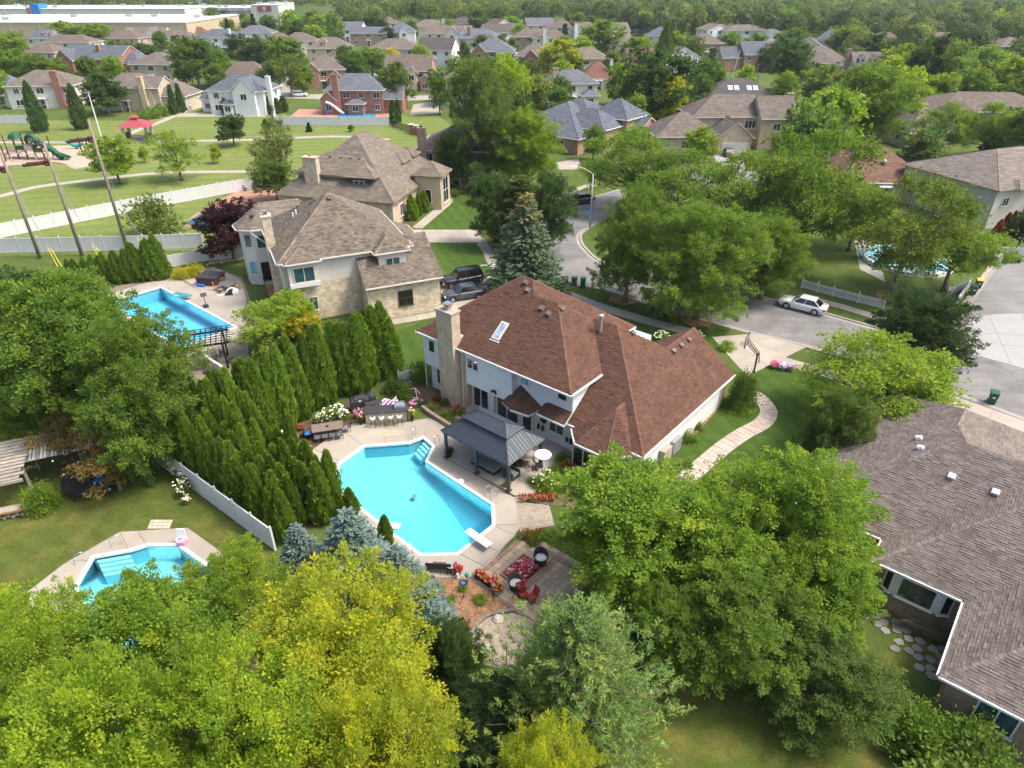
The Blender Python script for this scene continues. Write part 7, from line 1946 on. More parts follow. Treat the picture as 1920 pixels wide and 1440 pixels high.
def table(label,p,rz,w,d,h,top,leg,name='table',round_=False,thick=.04):
    t=thing(name,label,'table',p,rz);mb=MB()
    if round_:mb.lathe([(w/2,h-thick),(w/2,h),(.01,h+.001)],20)
    else:mb.box(-w/2,w/2,-d/2,d/2,h-thick,h)
    mb.build('tabletop',MAT[top],t)
    for sx in(-1,1):
        for sy in(-1,1):mb=MB();k=.33 if round_ else.45;mb.bar((sx*w*k,sy*(w if round_ else d)*k,0),(sx*w*k,sy*(w if round_ else d)*k,h-thick),.05);mb.build('leg',MAT[leg],t)
    return t
def chair(label,p,rz,mat='black_metal',seat=None,group=None,high=.46,name='chair'):
    t=thing(name,label,'chair',p,rz,group);mb=MB();rbox(mb,-.24,.24,-.24,.24,high-.05,high,.02);mb.build('seat',MAT[seat or mat],t)
    mb=MB();mb.bar((-.22,.24,high),(-.22,.33,high+.5),.03);mb.bar((.22,.24,high),(.22,.33,high+.5),.03);[mb.bar((-.22,.25+.09*f,high+.5*f),(.22,.25+.09*f,high+.5*f),.05,.02)for f in(.3,.55,.8,1)];mb.build('backrest',MAT[mat],t)
    for sx in(-1,1):
        for sy in(-1,1):mb=MB();mb.bar((sx*.21,sy*.21,0),(sx*.21,sy*.21,high-.04),.03);mb.build('leg',MAT[mat],t)
    return t
table('round tan patio table beside the right end of the pavilion',G(988,868,.15),0,1.3,0,.72,'wood_grey','black_metal','patio_table',True)
chair('black chair between the round table and the parasol',G(1010,880,.15),R(100),'black_metal');chair('black chair under the edge of the pavilion by the round table',G(978,852,.15),R(-30))
u=thing('parasol','small round silver parasol beside the pavilion','parasol',G(1016,898,.15));mb=MB();mb.lathe([(.62,2.08),(.56,2.14),(.3,2.22),(.02,2.26)],18);mb.lathe([(.62,2.07),(.3,2.19),(.02,2.22)],18);mb.build('canopy',MAT['white_plastic'],u,True);mb=MB();mb.tube([(0,0,0),(0,0,2.2)],.022,6);mb.lathe([(.22,0),(.22,.06),(.04,.12)],10);mb.build('pole',MAT['black_metal'],u)
def pot_plant(label,p,r,h,potm,leafc,plant='shrub_0',ph=.6,pw=.5,flc=None):
    t=thing('potted_plant',label,'potted plant',p);mb=MB();mb.lathe([(r*.7,0),(r,h),(r*.9,h),(r*.85,h-.05),(.01,h-.05)],12);mb.build('pot',MAT[potm],t,True)
    f=obj('foliage',PROTO[plant][0],t,(0,0,h-.08),color=GREEN[leafc]);f.scale=(pw,pw,ph/1.85)
    if flc:mb=MB();[mb.lathe([(.02,z-.05),(.08,z),(.02,z+.05)],6,q*math.cos(a),q*math.sin(a),0,sc(flc[rnd.randrange(len(flc))],rnd.uniform(.8,1.1)))for q,a,z in[(pw*math.sqrt(rnd.random()),rnd.uniform(0,6.28),h+rnd.uniform(.1,ph))for _ in range(30)]];mb.build('blossoms',MAT['flower'],t,kind='stuff')
    return t
pot_plant('dark-leaved potted plant at the left post of the pavilion',G(843,856,.15),.2,.4,'black_plastic','deep',ph=.6,pw=.4);pot_plant('potted plant at the right post of the pavilion',G(950,912,.15),.18,.3,'orange','olive',ph=.5,pw=.32)
# outdoor bar with stools, grill and planters
g=G(690,798);BR=thing('outdoor_bar','stone-fronted outdoor bar with dark counter beside the pool','bar',g,R(7))
mb=MB();mb.box(-.15,3.0,.25,.95,0,1.0);mb.build('stone_front',MAT['stone'],BR);mb=MB();mb.box(-.3,3.15,.0,1.15,1.0,1.07);mb.build('counter',MAT['counter'],BR);mb=MB();mb.box(2.1,2.95,.35,.95,1.07,1.3);rbox(mb,2.15,2.9,.5,.98,1.3,1.5,.08);gr_=mb.build('grill',MAT['steel'],BR);mb=MB();mb.tube([(2.2,.42,1.38),(2.85,.42,1.38)],.025,6);mb.build('handle',MAT['steel'],gr_)
mb=MB();mb.box(-.3,3.15,1.5,1.55,0,.4)if 0 else mb.box(2.98,3.05,.3,.9,.0,.98);mb.build('end_panel',MAT['dark_trim'],BR)
for i in range(4):
    t=thing('bar_stool',('first','second','third','fourth')[i]+' white bar stool from the left at the outdoor bar','bar stool',local(BR,.45+.68*i,-.28),R(7),'white bar stools');mb=MB();mb.lathe([(.17,.72),(.2,.78),(.01,.79)],10);mb.build('seat',MAT['white_plastic'],t);mb=MB();[mb.tube([(.19*math.cos(a),.19*math.sin(a),.78),(.21*math.cos(a),.21*math.sin(a),1.0)],.015,4)for a in[R(190+17*k)for k in range(10)]];mb.tube([(.21*math.cos(a),.21*math.sin(a),1.0)for a in[R(190+17*k)for k in range(10)]],.03,5);mb.build('backrest',MAT['white_plastic'],t)
    mb=MB();[mb.bar((.13*sx,.13*sy,.72),(.19*sx,.19*sy,0),.025)for sx in(-1,1)for sy in(-1,1)];mb.build('legs',MAT['black_metal'],t)
for s,x in(('left',-.55),('right',3.4)):pot_plant('tall planter of pink and yellow-green flowers at the %s end of the outdoor bar'%s,local(BR,x,.2),.16,.7,'black_metal','lime',ph=.5,pw=.3,flc=PNK+YEL)
pt=obj('bar_paving',None,kind='structure');mb=MB();mb.prism(W2([(694,806),(758,808),(748,816),(725,820),(708,817)]),.0,.055);mb.build('paving',MAT['brick_tan'],pt)
t=thing('covered_grill','grill under a black cover behind the outdoor bar','grill',G(676,768),R(20));mb=MB();rbox(mb,-.75,.75,-.35,.35,0,1.15,.15);rbox(mb,-.5,.5,-.3,.3,1.0,1.3,.15);mb.build('cover',MAT['cover_black'],t);mb=MB();mb.box(-.1,.1,-.36,-.34,.95,1.05);mb.build('badge',MAT['white_plastic'],t)
t=thing('covered_smoker','round black covered smoker behind the grill','smoker',G(697,757));mb=MB();mb.lathe([(.35,0),(.42,.7),(.35,1.0),(.05,1.1)],12);mb.build('cover',MAT['cover_black'],t,True)
table('dark side counter beside the covered grill',local(BR,.4,1.9),R(25),1.3,.6,.9,'counter','black_metal','side_table')
t=thing('bucket','white bucket behind the outdoor bar','bucket',local(BR,1.0,2.2));mb=MB();mb.lathe([(.2,0),(.27,.5),(.24,.5),(.2,.1),(.01,.1)],14);mb.build('pail',MAT['white_plastic'],t,True)
t=thing('striped_towels','heap of red, white and blue striped towels behind the bar','towels',local(BR,1.65,1.9),R(30))
for k in range(9):mb=MB();mb.mesh([(-.8+.2*i,.13*k-.6,.75+.18*math.sin(i*1.1+k*.5))for i in range(9)]+[(-.8+.2*i,.13*k-.47,.75+.18*math.sin(i*1.1+k*.5+.4))for i in range(9)],[(i,i+1,10+i,9+i)for i in range(8)],0,((.6,.05,.07),(.8,.8,.8),(.75,.75,.78),(.06,.12,.4),(.8,.8,.8),(.55,.05,.08),(.8,.8,.82),(.55,.25,.6),(.8,.8,.8))[k]);mb.build('stripe',MAT['piece'],t)
mb=MB();mb.box(-.8,.8,-.55,.55,0,.6);mb.build('stand',MAT['wood_grey'],t)
t=thing('beach_toy','blue and yellow inflatable lying behind the bar counter','pool toy',local(BR,.85,1.35,.55));mb=MB();mb.lathe([(.02,-.2),(.25,-.1),(.3,.1),(.15,.3),(.02,.32)],10);mb.build('body',MAT['blue_plastic'],t,True);mb=MB();mb.tube([(-.2,0,0),(-.65,-.1,0)],[.15,.02],8);mb.build('beak',MAT['yellow_plastic'],t,True)
pot_plant('wire basket of pink flowers left of the outdoor bar',local(BR,-.75,1.1),.25,.5,'galv','lime',ph=.4,pw=.35,flc=PNK)
t=thing('inflatable_boat','small pink and blue inflatable boat by the back corner of the main house','inflatable boat',G(780,757),R(15));mb=MB();mb.tube([(.5*math.cos(a),.3*math.sin(a),.16)for a in[i*.3927 for i in range(17)]],.14,8);mb.build('ring',MAT['pink'],t,True);mb=MB();mb.lathe([(.35,.06),(.01,.07)],12);mb.build('floor',MAT['blue_plastic'],t)
t=thing('pipe_frame','white plastic pipe frame near the white picket gate','frame',G(774,745));mb=MB();[mb.tube(p,.035,6)for p in([(-.7,0,.1),(-.5,.1,.7),(.2,.3,.7),(.6,.1,.3)],[(-.5,.1,.7),(-.3,-.4,.05)],[(.2,.3,.7),(.4,-.2,.05)],[(-.7,0,.1),(.4,-.2,.05)])];mb.build('pipe',MAT['white_plastic'],t)
t=thing('air_conditioner','dark air conditioner unit beside the white picket gate','air conditioner',G(762,730),R(-40));mb=MB();mb.box(-.42,.42,-.42,.42,0,.75);mb.build('case',MAT['grey_plastic'],t);mb=MB();mb.lathe([(.36,.76),(.01,.78)],14);mb.build('fan_grille',MAT['black_metal'],t)
# dining table by the hedge
g=G(616,815);DT=table('brown dining table beside the hedge at the pool deck',g,R(16),2.3,1.1,.76,'table_brown','black_metal','dining_table')
mb=MB();mb.lathe([(.12,.77),(.12,.8),(.02,.8)],8);mb.build('parasol_hole',MAT['black_metal'],DT)
for i in range(4):chair(('first','second','third','fourth')[i]+' black chair on the pool side of the dining table',local(DT,-.8+.55*i,-.75),R(16+180),'black_metal','cushion_grey','black chairs at the dining table')
for i in range(4):chair(('first','second','third','fourth')[i]+' black chair on the hedge side of the dining table',local(DT,-.8+.55*i,.75),R(16),'black_metal','cushion_grey','black chairs at the dining table')
chair('chair with light blue seat at the left head of the dining table',local(DT,-1.45,0),R(16+90),'black_metal','blue_plastic');chair('black chair at the right head of the dining table',local(DT,1.45,0),R(16-90),'black_metal','cushion_grey')
t=thing('lounge_mat','turquoise lounge mat lying at the left end of the pool deck','lounge mat',G(557,851));mb=MB();q=[Vector(p)-Vector((t.location.x,t.location.y))for p in W2([(538,838),(578,848),(568,868),(535,862)])];mb.prism([tuple(p)for p in q],.06,.14);mb.build('mat',MAT['turq_mat'],t);mb=MB();mb.bar((-.1,-.2,.14),(.1,.3,.4),.05);mb.bar((.2,0,.14),(-.2,.2,.4),.05);mb.build('frame',MAT['black_metal'],t)
# bench and round tables on the lower deck edge
g=G(824,1070);t=thing('garden_bench','dark garden bench with pink cushions at the lower edge of the pool deck','bench',g,R(-4))
mb=MB();mb.box(-.75,.75,-.25,.25,.38,.44);mb.build('seat',MAT['wicker'],t);mb=MB();mb.box(-.75,.75,-.29,-.24,.44,.85);mb.build('backrest',MAT['wicker'],t)
for sx in(-1,1):mb=MB();mb.box(sx*.72-.03,sx*.72+.03,-.25,.25,0,.38);mb.build('leg',MAT['wicker'],t);mb=MB();rbox(mb,sx*.55-.16,sx*.55+.16,-.2,.12,.44,.62,.06);mb.build('cushion',MAT['pink'],t)
for s,x in(('left',791),('right',847)):table('round grey side table at the %s of the garden bench'%s,G(x,1073),0,.62,0,.62,'galv','black_metal','side_table',True)
for i,(x,y)in enumerate(((783,1078),(858,1076))):pot_plant('pot of red flowers at the %s end of the garden bench'%('left','right')[i],G(x,y),.2,.3,'wood_warm','olive',ph=.5,pw=.3,flc=RED)
t=thing('lantern','dark metal lantern in the mulch beside the garden bench','lantern',G(812,1092));mb=MB();mb.box(-.1,.1,-.1,.1,0,.05);[mb.bar((x,y,.05),(x,y,.4),.02)for x in(-.09,.09)for y in(-.09,.09)];mb.lathe([(.15,.4),(.03,.55)],6);mb.build('cage',MAT['black_metal'],t)
t=thing('statuette','small white garden statuette beside the gazing ball','statuette',G(858,1085));mb=MB();mb.lathe([(.09,0),(.1,.1),(.05,.25),(.09,.32),(.06,.42),(.01,.45)],8);mb.build('figure',MAT['white_plastic'],t,True)
t=thing('gazing_ball','teal gazing ball on a stand at the edge of the mulch','gazing ball',G(876,1092));mb=MB();mb.lathe([(.01,.5),(.1,.53),(.14,.63),(.1,.74),(.01,.77)],12);mb.build('ball',MAT['teal_plastic'],t,True);mb=MB();mb.tube([(0,0,0),(0,0,.5)],.03,6);mb.build('stand',MAT['black_metal'],t)
t=thing('bird_bath','black bird bath with blue water on a tall pole in the mulch','bird bath',G(870,1122));mb=MB();mb.tube([(0,0,0),(0,0,1.2)],.02,6);[mb.tube([(0,0,.3),(.2*math.cos(a),.2*math.sin(a),0)],.015,4)for a in(0,2.1,4.2)];mb.build('pole',MAT['black_metal'],t);mb=MB();mb.lathe([(.05,1.15),(.24,1.24),(.22,1.24),(.05,1.19)],12);mb.build('bowl',MAT['black_metal'],t);mb=MB();mb.lathe([(.12,1.23),(.01,1.235)],10);mb.build('water',MAT['blue_plastic'],t)
t=thing('feeder_pole','tall black bird feeder pole at the edge of the paver patio','bird feeder',G(925,1128));mb=MB();mb.tube([(0,0,0),(0,0,2.1),(.1,0,2.25),(.25,0,2.1)],.022,6);mb.build('pole',MAT['black_metal'],t);mb=MB();mb.lathe([(.06,1.2),(.09,1.25),(.09,1.4),(.02,1.5)],8);mb.build('feeder',MAT['galv'],t);mb=MB();mb.lathe([(.08,1.8),(.1,2.0),(.02,2.08)],8,.25);mb.build('hanging_feeder',MAT['orange'],t)
t=thing('planter_trough','long planter trough of red and orange flowers along the mulch','planter',G(912,1094),R(-40));mb=MB();mb.box(-.75,.75,-.16,.16,0,.36);mb.build('trough',MAT['black_plastic'],t);mb=MB();[mb.lathe([(.02,z-.05),(.09,z),(.02,z+.05)],6,x,y,0,sc((RED+ORA)[rnd.randrange(6)],rnd.uniform(.8,1.1)))for x,y,z in[(rnd.uniform(-.75,.75),rnd.uniform(-.22,.22),rnd.uniform(.4,.7))for _ in range(60)]];mb.build('blossoms',MAT['flower'],t,kind='stuff');f=obj('foliage',PROTO['shrub_1'][0],t,(0,0,.3),color=GREEN['green']);f.scale=(.75,.22,.15)
pot_plant('galvanised tub of orange flowers at the patio corner',G(934,1112),.3,.3,'galv','green',ph=.55,pw=.36,flc=ORA);pot_plant('blue glazed pot at the deck corner of the patio',G(896,1078),.14,.3,'blue_plastic','olive',ph=.3,pw=.18)
for i,(x,y)in enumerate(((988,1008),(1003,1018),(1012,1008))):bloom_plant(x,y,.5,.6,'green',RED,'red-flowered plant at the upper edge of the paver patio',16,.1,'flowering_plant',group='red-flowered plants above the paver patio')
def tub_chair(label,x,y,rz):
    t=thing('tub_chair',label,'chair',G(x,y),rz);mb=MB();n=20
    ring=lambda r,z,k=0:[(r*math.cos(2*math.pi*i/n),r*math.sin(2*math.pi*i/n),z+k*max(0,math.sin(2*math.pi*i/n)))for i in range(n)]
    vs=ring(.32,0)+ring(.40,.45)+ring(.46,.58,.35)+ring(.40,.58,.35)+ring(.36,.40)
    mb.mesh(vs,[(a*n+i,a*n+(i+1)%n,(a+1)*n+(i+1)%n,(a+1)*n+i)for a in range(4)for i in range(n)]);mb.build('shell',MAT['wicker'],t,True)
    mb=MB();mb.lathe([(.35,.38),(.36,.46),(.3,.52),(.01,.53)],18);mb.build('cushion',MAT['cushion'],t,True)
tub_chair('dark wicker tub chair with white cushion right of the square flower bed',1014,1056,R(10));tub_chair('dark wicker tub chair with white cushion below the square flower bed',967,1104,R(40))
for i,(x,y,a)in enumerate(((981,1122,20),(996,1128,-60))):t=thing('garden_chair',('left' if i==0 else 'right')+' red folding chair beside the pine','chair',G(x,y),R(a));mb=MB();rbox(mb,-.25,.25,-.22,.22,.36,.44,.03);mb.build('seat',MAT['red_fabric'],t);mb=MB();mb.mesh([(-.25,.22,.42),(.25,.22,.42),(.25,.40,.92),(-.25,.40,.92),(-.25,.26,.42),(.25,.26,.42),(.25,.44,.92),(-.25,.44,.92)],[(0,1,2,3),(7,6,5,4),(2,6,7,3),(0,3,7,4),(1,5,6,2)]);mb.build('backrest',MAT['red_fabric'],t);mb=MB();[mb.bar((x1,-.2,0),(x1,.2,.4),.03)or mb.bar((x1,.2,0),(x1,-.2,.4),.03)for x1 in(-.23,.23)];mb.build('legs',MAT['black_metal'],t)
pot_plant('dark barrel planter beside the red chairs',G(975,1114),.28,.45,'wicker','deep',ph=.4,pw=.3,flc=RED)
# stone edging of the gravel circle, boulders, metal hoop
t=thing('stone_border','curved stone border between bark mulch and gravel','edging',G(905,1165));cp=spline([Vector((*G2(x,y),0))for x,y in[(962,1146),(935,1150),(908,1160),(890,1178),(884,1190)]],5)
for a,b in zip(cp,cp[1:]):mb=MB();d=(b-a);n_=Vector((-d.y,d.x,0)).normalized()*.1;q=[a-n_,b-n_,b+n_,a+n_];mb.prism(shrink([(p-t.location)[:2]for p in q],.006),0,.16+rnd.uniform(0,.02),0,sc((.24,.20,.17),rnd.uniform(.8,1.15)));mb.build('stone',MAT['piece'],t)
for i,(x,y,r,c,s)in enumerate(((934,1162,.32,(.5,.45,.38),'pale pointed boulder at the top of the gravel circle'),(916,1214,.2,(.6,.56,.5),'pale round stone in the middle of the gravel circle'))):
    mb=MB();mb.lathe([(r,0),(r*1.05,r*.3),(r*.6,r*.75),(.02,r*.85)],7,0,0,0,c);tag(mb.build('boulder',MAT['piece'],loc=G(x,y)),s,'boulder')
bloom_plant(898,1187,.3,.25,'grey',[(.35,.28,.45)],'lavender clump on the gravel near the stone border',14,.05,'lavender');bloom_plant(917,1195,.22,.2,'grey',[(.35,.28,.45)],'small lavender clump in the middle of the gravel',10,.05,'lavender')
t=thing('metal_hoop','rusty metal hoop stand at the lower edge of the gravel','garden hoop',G(935,1240));mb=MB();mb.tube(spline([(-.35,.3,.5),(-.3,-.1,.1),(0,-.3,.05),(.35,-.3,.1),(.4,0,.9),(.38,.1,1.4)],5),.025,6);mb.tube([(-.2,-.1,.3),(.38,0,.35)],.02,5);mb.build('hoop',MAT['dark_trim'],t)
t=thing('bed_wall','low stone wall edging the planting bed left of the pavilion','garden wall',G(822,787));cp=spline([Vector((*G2(x,y),0))for x,y in[(792,767),(806,778),(826,791),(846,803)]],6)
for a,b in zip(cp,cp[1:]):mb=MB();d=b-a;n_=Vector((-d.y,d.x,0)).normalized()*.14;mb.prism(shrink([(p-t.location)[:2]for p in(a-n_,b-n_,b+n_,a+n_)],.005),0,.36,0,sc((.30,.22,.16),rnd.uniform(.85,1.15)));mb.build('stone',MAT['piece'],t)
# ------------------------------------------------------------------ garden of the blue pool
g=G(428,690);PG=thing('pergola','black slatted pergola at the near corner of the long blue pool','pergola',g,R(20))
for x in(-3.6,0):
    for y in(0,2.6):mb=MB();mb.box(x-.08,x+.08,y-.08,y+.08,0,2.4);mb.build('post',MAT['black_metal'],PG)
for y in(0,2.6):mb=MB();mb.box(-4.1,.5,y-.05,y+.05,2.4,2.58);mb.build('beam',MAT['black_metal'],PG)
for i in range(11):mb=MB();x=-4.0+.44*i;mb.box(x-.035,x+.035,-.5,3.1,2.58,2.72);mb.build('rafter',MAT['black_metal'],PG)
for i in range(8):mb=MB();y=-.4+.48*i;mb.box(-4.3,.7,y-.025,y+.025,2.72,2.77);mb.build('slat',MAT['black_metal'],PG)
t=thing('covered_heater','grey covered grill under the black pergola','grill',G(378,690),R(20));mb=MB();rbox(mb,-.45,.45,-.4,.4,0,1.0,.08);mb.build('cover',MAT['grey_plastic'],t)
t=thing('canopy_roll','white canopy rolled on a frame beside the pergola post','canopy',G(402,690),R(-35));mb=MB();mb.tube([(-1.3,0,.9),(1.3,0,.5)],.14,8);mb.build('roll',MAT['white_plastic'],t);mb=MB();[mb.bar((x,0,0),(x,0,.7),.05)for x in(-1,1)];mb.build('stand',MAT['black_metal'],t)
for i,(x,y,a)in enumerate(((407,675,60),(418,668,200),(434,680,100),(390,700,0),(408,705,30))):chair(('first','second','third','fourth','fifth')[i]+' dark garden chair near the pergola post',G(x,y),R(a),'black_metal','wicker','dark garden chairs near the pergola')
t=thing('hot_tub','square hot tub with black folding cover beside the tan house','hot tub',G(397,530),R(-10));mb=MB();mb.box(-1.15,1.15,-1.05,1.05,0,.85)
mb.build('cabinet',MAT['wood_warm']if False else M('brown_cabinet',(.09,.045,.03),.7),t);
for s in(-1,1):mb=MB();rbox(mb,-1.22,1.22,min(0,s*1.12)+.01,max(0,s*1.12)-.01,.85,1.0,.05);mb.build('cover_half',MAT['cover_black'],t)
mb=MB();mb.box(-.9,-.1,-1.5,-1.1,0,.3);mb.build('step',MAT['blue_plastic'],t)
DT2=table('grey slatted patio table beside the back steps of the tan house',G(428,543),R(10),1.7,1.2,.74,'grey_plastic','black_metal','patio_table')
for i,(x,y,a)in enumerate(((-.6,-.85,190),(.5,-.85,190),(-.6,.85,10),(.5,.85,10),(1.15,0,-80),(-1.15,0,100))):chair(('first','second','third','fourth','fifth','sixth')[i]+' brown chair round the grey patio table',local(DT2,x,y),R(a),'wood_warm','wood_warm','brown chairs round the grey patio table')
t=thing('pool_lounger','white moulded lounge chair on the deck below the patio table','lounge chair',G(427,553),R(20));mb=MB();mb.tube(spline([(-1.1,0,.12),(-.3,0,.1),(.1,0,.55),(.5,0,.75),(1.0,0,.5)],4),[.1]*17,8);mb.build('frame',MAT['white_plastic'],t,True);mb=MB();mb.box(-.2,.55,-.35,.35,.2,.32);mb.build('seat',MAT['black_plastic'],t)
mb=MB();rbox(mb,.55,1.15,-.4,.4,.1,.55,.15);mb.build('headrest',MAT['white_plastic'],t)
t=thing('pool_hoop','small black basketball stand on the deck of the blue pool','basketball hoop',G(387,576),R(-60));mb=MB();mb.box(-.5,.3,-.25,.25,0,.14);mb.build('base',MAT['black_plastic'],t);mb=MB();mb.tube([(0,0,.1),(0,0,1.35)],.05,6);mb.build('pole',MAT['grey_plastic'],t);mb=MB();mb.box(-.05,0,-.3,.3,1.2,1.6);mb.build('backboard',MAT['grey_plastic'],t);mb=MB();mb.tube([(-.28+.2*math.cos(a),.2*math.sin(a),1.25)for a in[i*.6283 for i in range(11)]],.02,5);mb.build('rim',MAT['orange'],t)
rail('handrail on the far edge of the long blue pool',318,543,R(30))
for i,(x,y)in enumerate(((470,392),(480,362),(462,358),(490,366))):chair(('first','second','third','fourth')[i]+' dark chair on the red brick terrace',G(x,y),R(70*i),'black_metal',None,'dark chairs on the red brick terrace')
table('dark round table on the red brick terrace',G(488,358),0,1.3,0,.74,'black_metal','black_metal','patio_table',True)

# ------------------------------------------------------------------ lower left yard
g=G(122,830,2.4);SH=thing('garden_shed','weathered shed with corrugated roof and grey plank roof half hidden under brown trees','shed',(g.x,g.y,0),R(24))
for i in range(19):mb=MB();x=-2.3+.22*i;mb.tube([(x+.055,-1.1,2.25),(x+.055,1.3,2.65)],.06,5);mb.build('corrugation',MAT['galv'],SH)if i<1 else mb.build('corrugation',MAT['offwhite']if i%3 else MAT['galv'],SH)
mb=MB();mb.mesh([(-2.4,-1.1,2.2),(1.9,-1.1,2.2),(1.9,1.3,2.6),(-2.4,1.3,2.6)],[(0,1,2,3)]);mb.build('roof_sheet',MAT['galv'],SH)
for i in range(12):mb=MB();y=-2.9+.36*i;mb.box(-6.3,-2.3+rnd.uniform(-.1,.25),y,y+.30,2.2+.04*i,2.25+.04*i,0,(rnd.uniform(.75,1.15),)*3);mb.build('plank',MAT['wood_grey'],SH)
for x,y in((-2.4,-1.6),(-6.0,-2.6),(-2.4,1.2),(1.7,-.9),(1.7,1.1),(-6,1.2)):mb=MB();mb.box(x-.07,x+.07,y-.07,y+.07,0,2.25);mb.build('post',MAT['wood_grey'],SH)
mb=MB();mb.box(-6.3,-2.2,-3.05,-2.93,2.0,2.2);mb.build('fascia',MAT['wood_grey'],SH)
t=table('weathered plank bench stacked with logs at the left edge',G(22,968),R(20),2.2,.7,.6,'wood_grey','white_paint','plank_bench');mb=MB();mb.box(-1.15,1.15,-.38,-.3,.5,.64);mb.build('front_board',MAT['wood_warm'],t)
for i in range(7):mb=MB();mb.tube([(-.8+.25*i,-.3,.16+.1*(i%2)),(-.8+.25*i,.3,.16+.1*(i%2))],.12,8,0,sc((.3,.26,.22),rnd.uniform(.7,1.1)));tag(mb.build('log',MAT['piece'],loc=local(t,0,0),rz=R(20)),'grey log stored under the weathered plank bench','log','logs under the plank bench')
t=thing('trampoline','round black trampoline with net poles under the small brown tree','trampoline',G(185,905));mb=MB();mb.lathe([(2.0,.62),(.01,.6)],24);mb.build('mat',MAT['black_plastic'],t);mb=MB();mb.tube([(2.05*math.cos(a),2.05*math.sin(a),.64)for a in[i*.2618 for i in range(25)]],.05,6);mb.build('frame',MAT['black_metal'],t)
for k in range(6):a=k*1.047+.3;mb=MB();mb.tube([(2.1*math.cos(a),2.1*math.sin(a),0),(2.1*math.cos(a),2.1*math.sin(a),2.3)],.03,6);p=mb.build('net_pole',MAT['black_metal'],t);mb=MB();mb.lathe([(.02,2.28),(.07,2.33),(.02,2.4)],6,2.1*math.cos(a),2.1*math.sin(a));mb.build('knob',MAT['white_plastic'],p)
t=thing('chair','blue and white child chair in the middle of the trampoline','chair',G(187,905,.62));mb=MB();mb.box(-.25,.25,-.25,.25,.25,.32);mb.build('seat',MAT['blue_plastic'],t);mb=MB();mb.box(-.25,.25,.2,.26,.3,.75);mb.build('backrest',MAT['blue_plastic'],t);mb=MB();[mb.box(x-.03,x+.03,y-.03,y+.03,0,.25)for x in(-.2,.2)for y in(-.2,.2)];mb.build('legs',MAT['white_plastic'],t)
mb=MB();mb.lathe([(.01,0),(.09,.04),(.12,.12),(.09,.2),(.01,.24)],10);tag(mb.build('ball',MAT['white_plastic'],loc=G(205,920)),'white ball on the lawn beside the trampoline','ball')
mb=MB();mb.lathe([(.01,0),(.2,.1),(.26,.27),(.2,.45),(.01,.54)],10);tag(mb.build('ball',MAT['blue_plastic'],loc=G(157,858,.0)),'blue ball under the edge of the corrugated shed roof','ball')
for i,(x,y)in enumerate(((340,900),(352,915),(346,930))):pot_plant(('top','middle','lowest')[i]+' potted white hydrangea beside the white fence',G(x,y),.2,.3,'orange','mid',ph=.9,pw=.5,flc=WHITE)
pot_plant('pot of white flowers standing on the lawn below the hydrangeas',G(352,945),.18,.25,'orange','green',ph=.35,pw=.25,flc=WHITE)
t=obj('stepping_pad',None,kind='structure')
for i in range(5):
    for j in range(3):
        q=lambda u,v:(283+42*u-7*v,975+17*v)
        mb=MB();mb.prism(shrink(W2([q(i/5,j/3),q((i+1)/5,j/3),q((i+1)/5,(j+1)/3),q(i/5,(j+1)/3)]),.012),0,.04,0,sc((.50,.44,.33),rnd.uniform(.85,1.1)));mb.build('paver',MAT['piece'],t)
t=thing('water_hoop','white and pink poolside basketball hoop by the left pool','basketball hoop',G(343,1022));mb=MB();mb.box(-.25,.25,-.2,.2,0,.35);mb.build('base',MAT['pink'],t);mb=MB();mb.mesh([(-.3,.1,.35),(.3,.1,.35),(.25,.2,1.1),(-.25,.2,1.1),(-.3,.16,.35),(.3,.16,.35),(.25,.26,1.1),(-.25,.26,1.1)],[(0,1,2,3),(7,6,5,4),(2,6,7,3),(0,3,7,4),(1,5,6,2)]);mb.build('backboard',MAT['white_plastic'],t);mb=MB();mb.tube([(.22*math.cos(a),-.12+.22*math.sin(a),.6)for a in[i*.6283 for i in range(11)]],.025,5);mb.build('rim',MAT['white_plastic'],t)

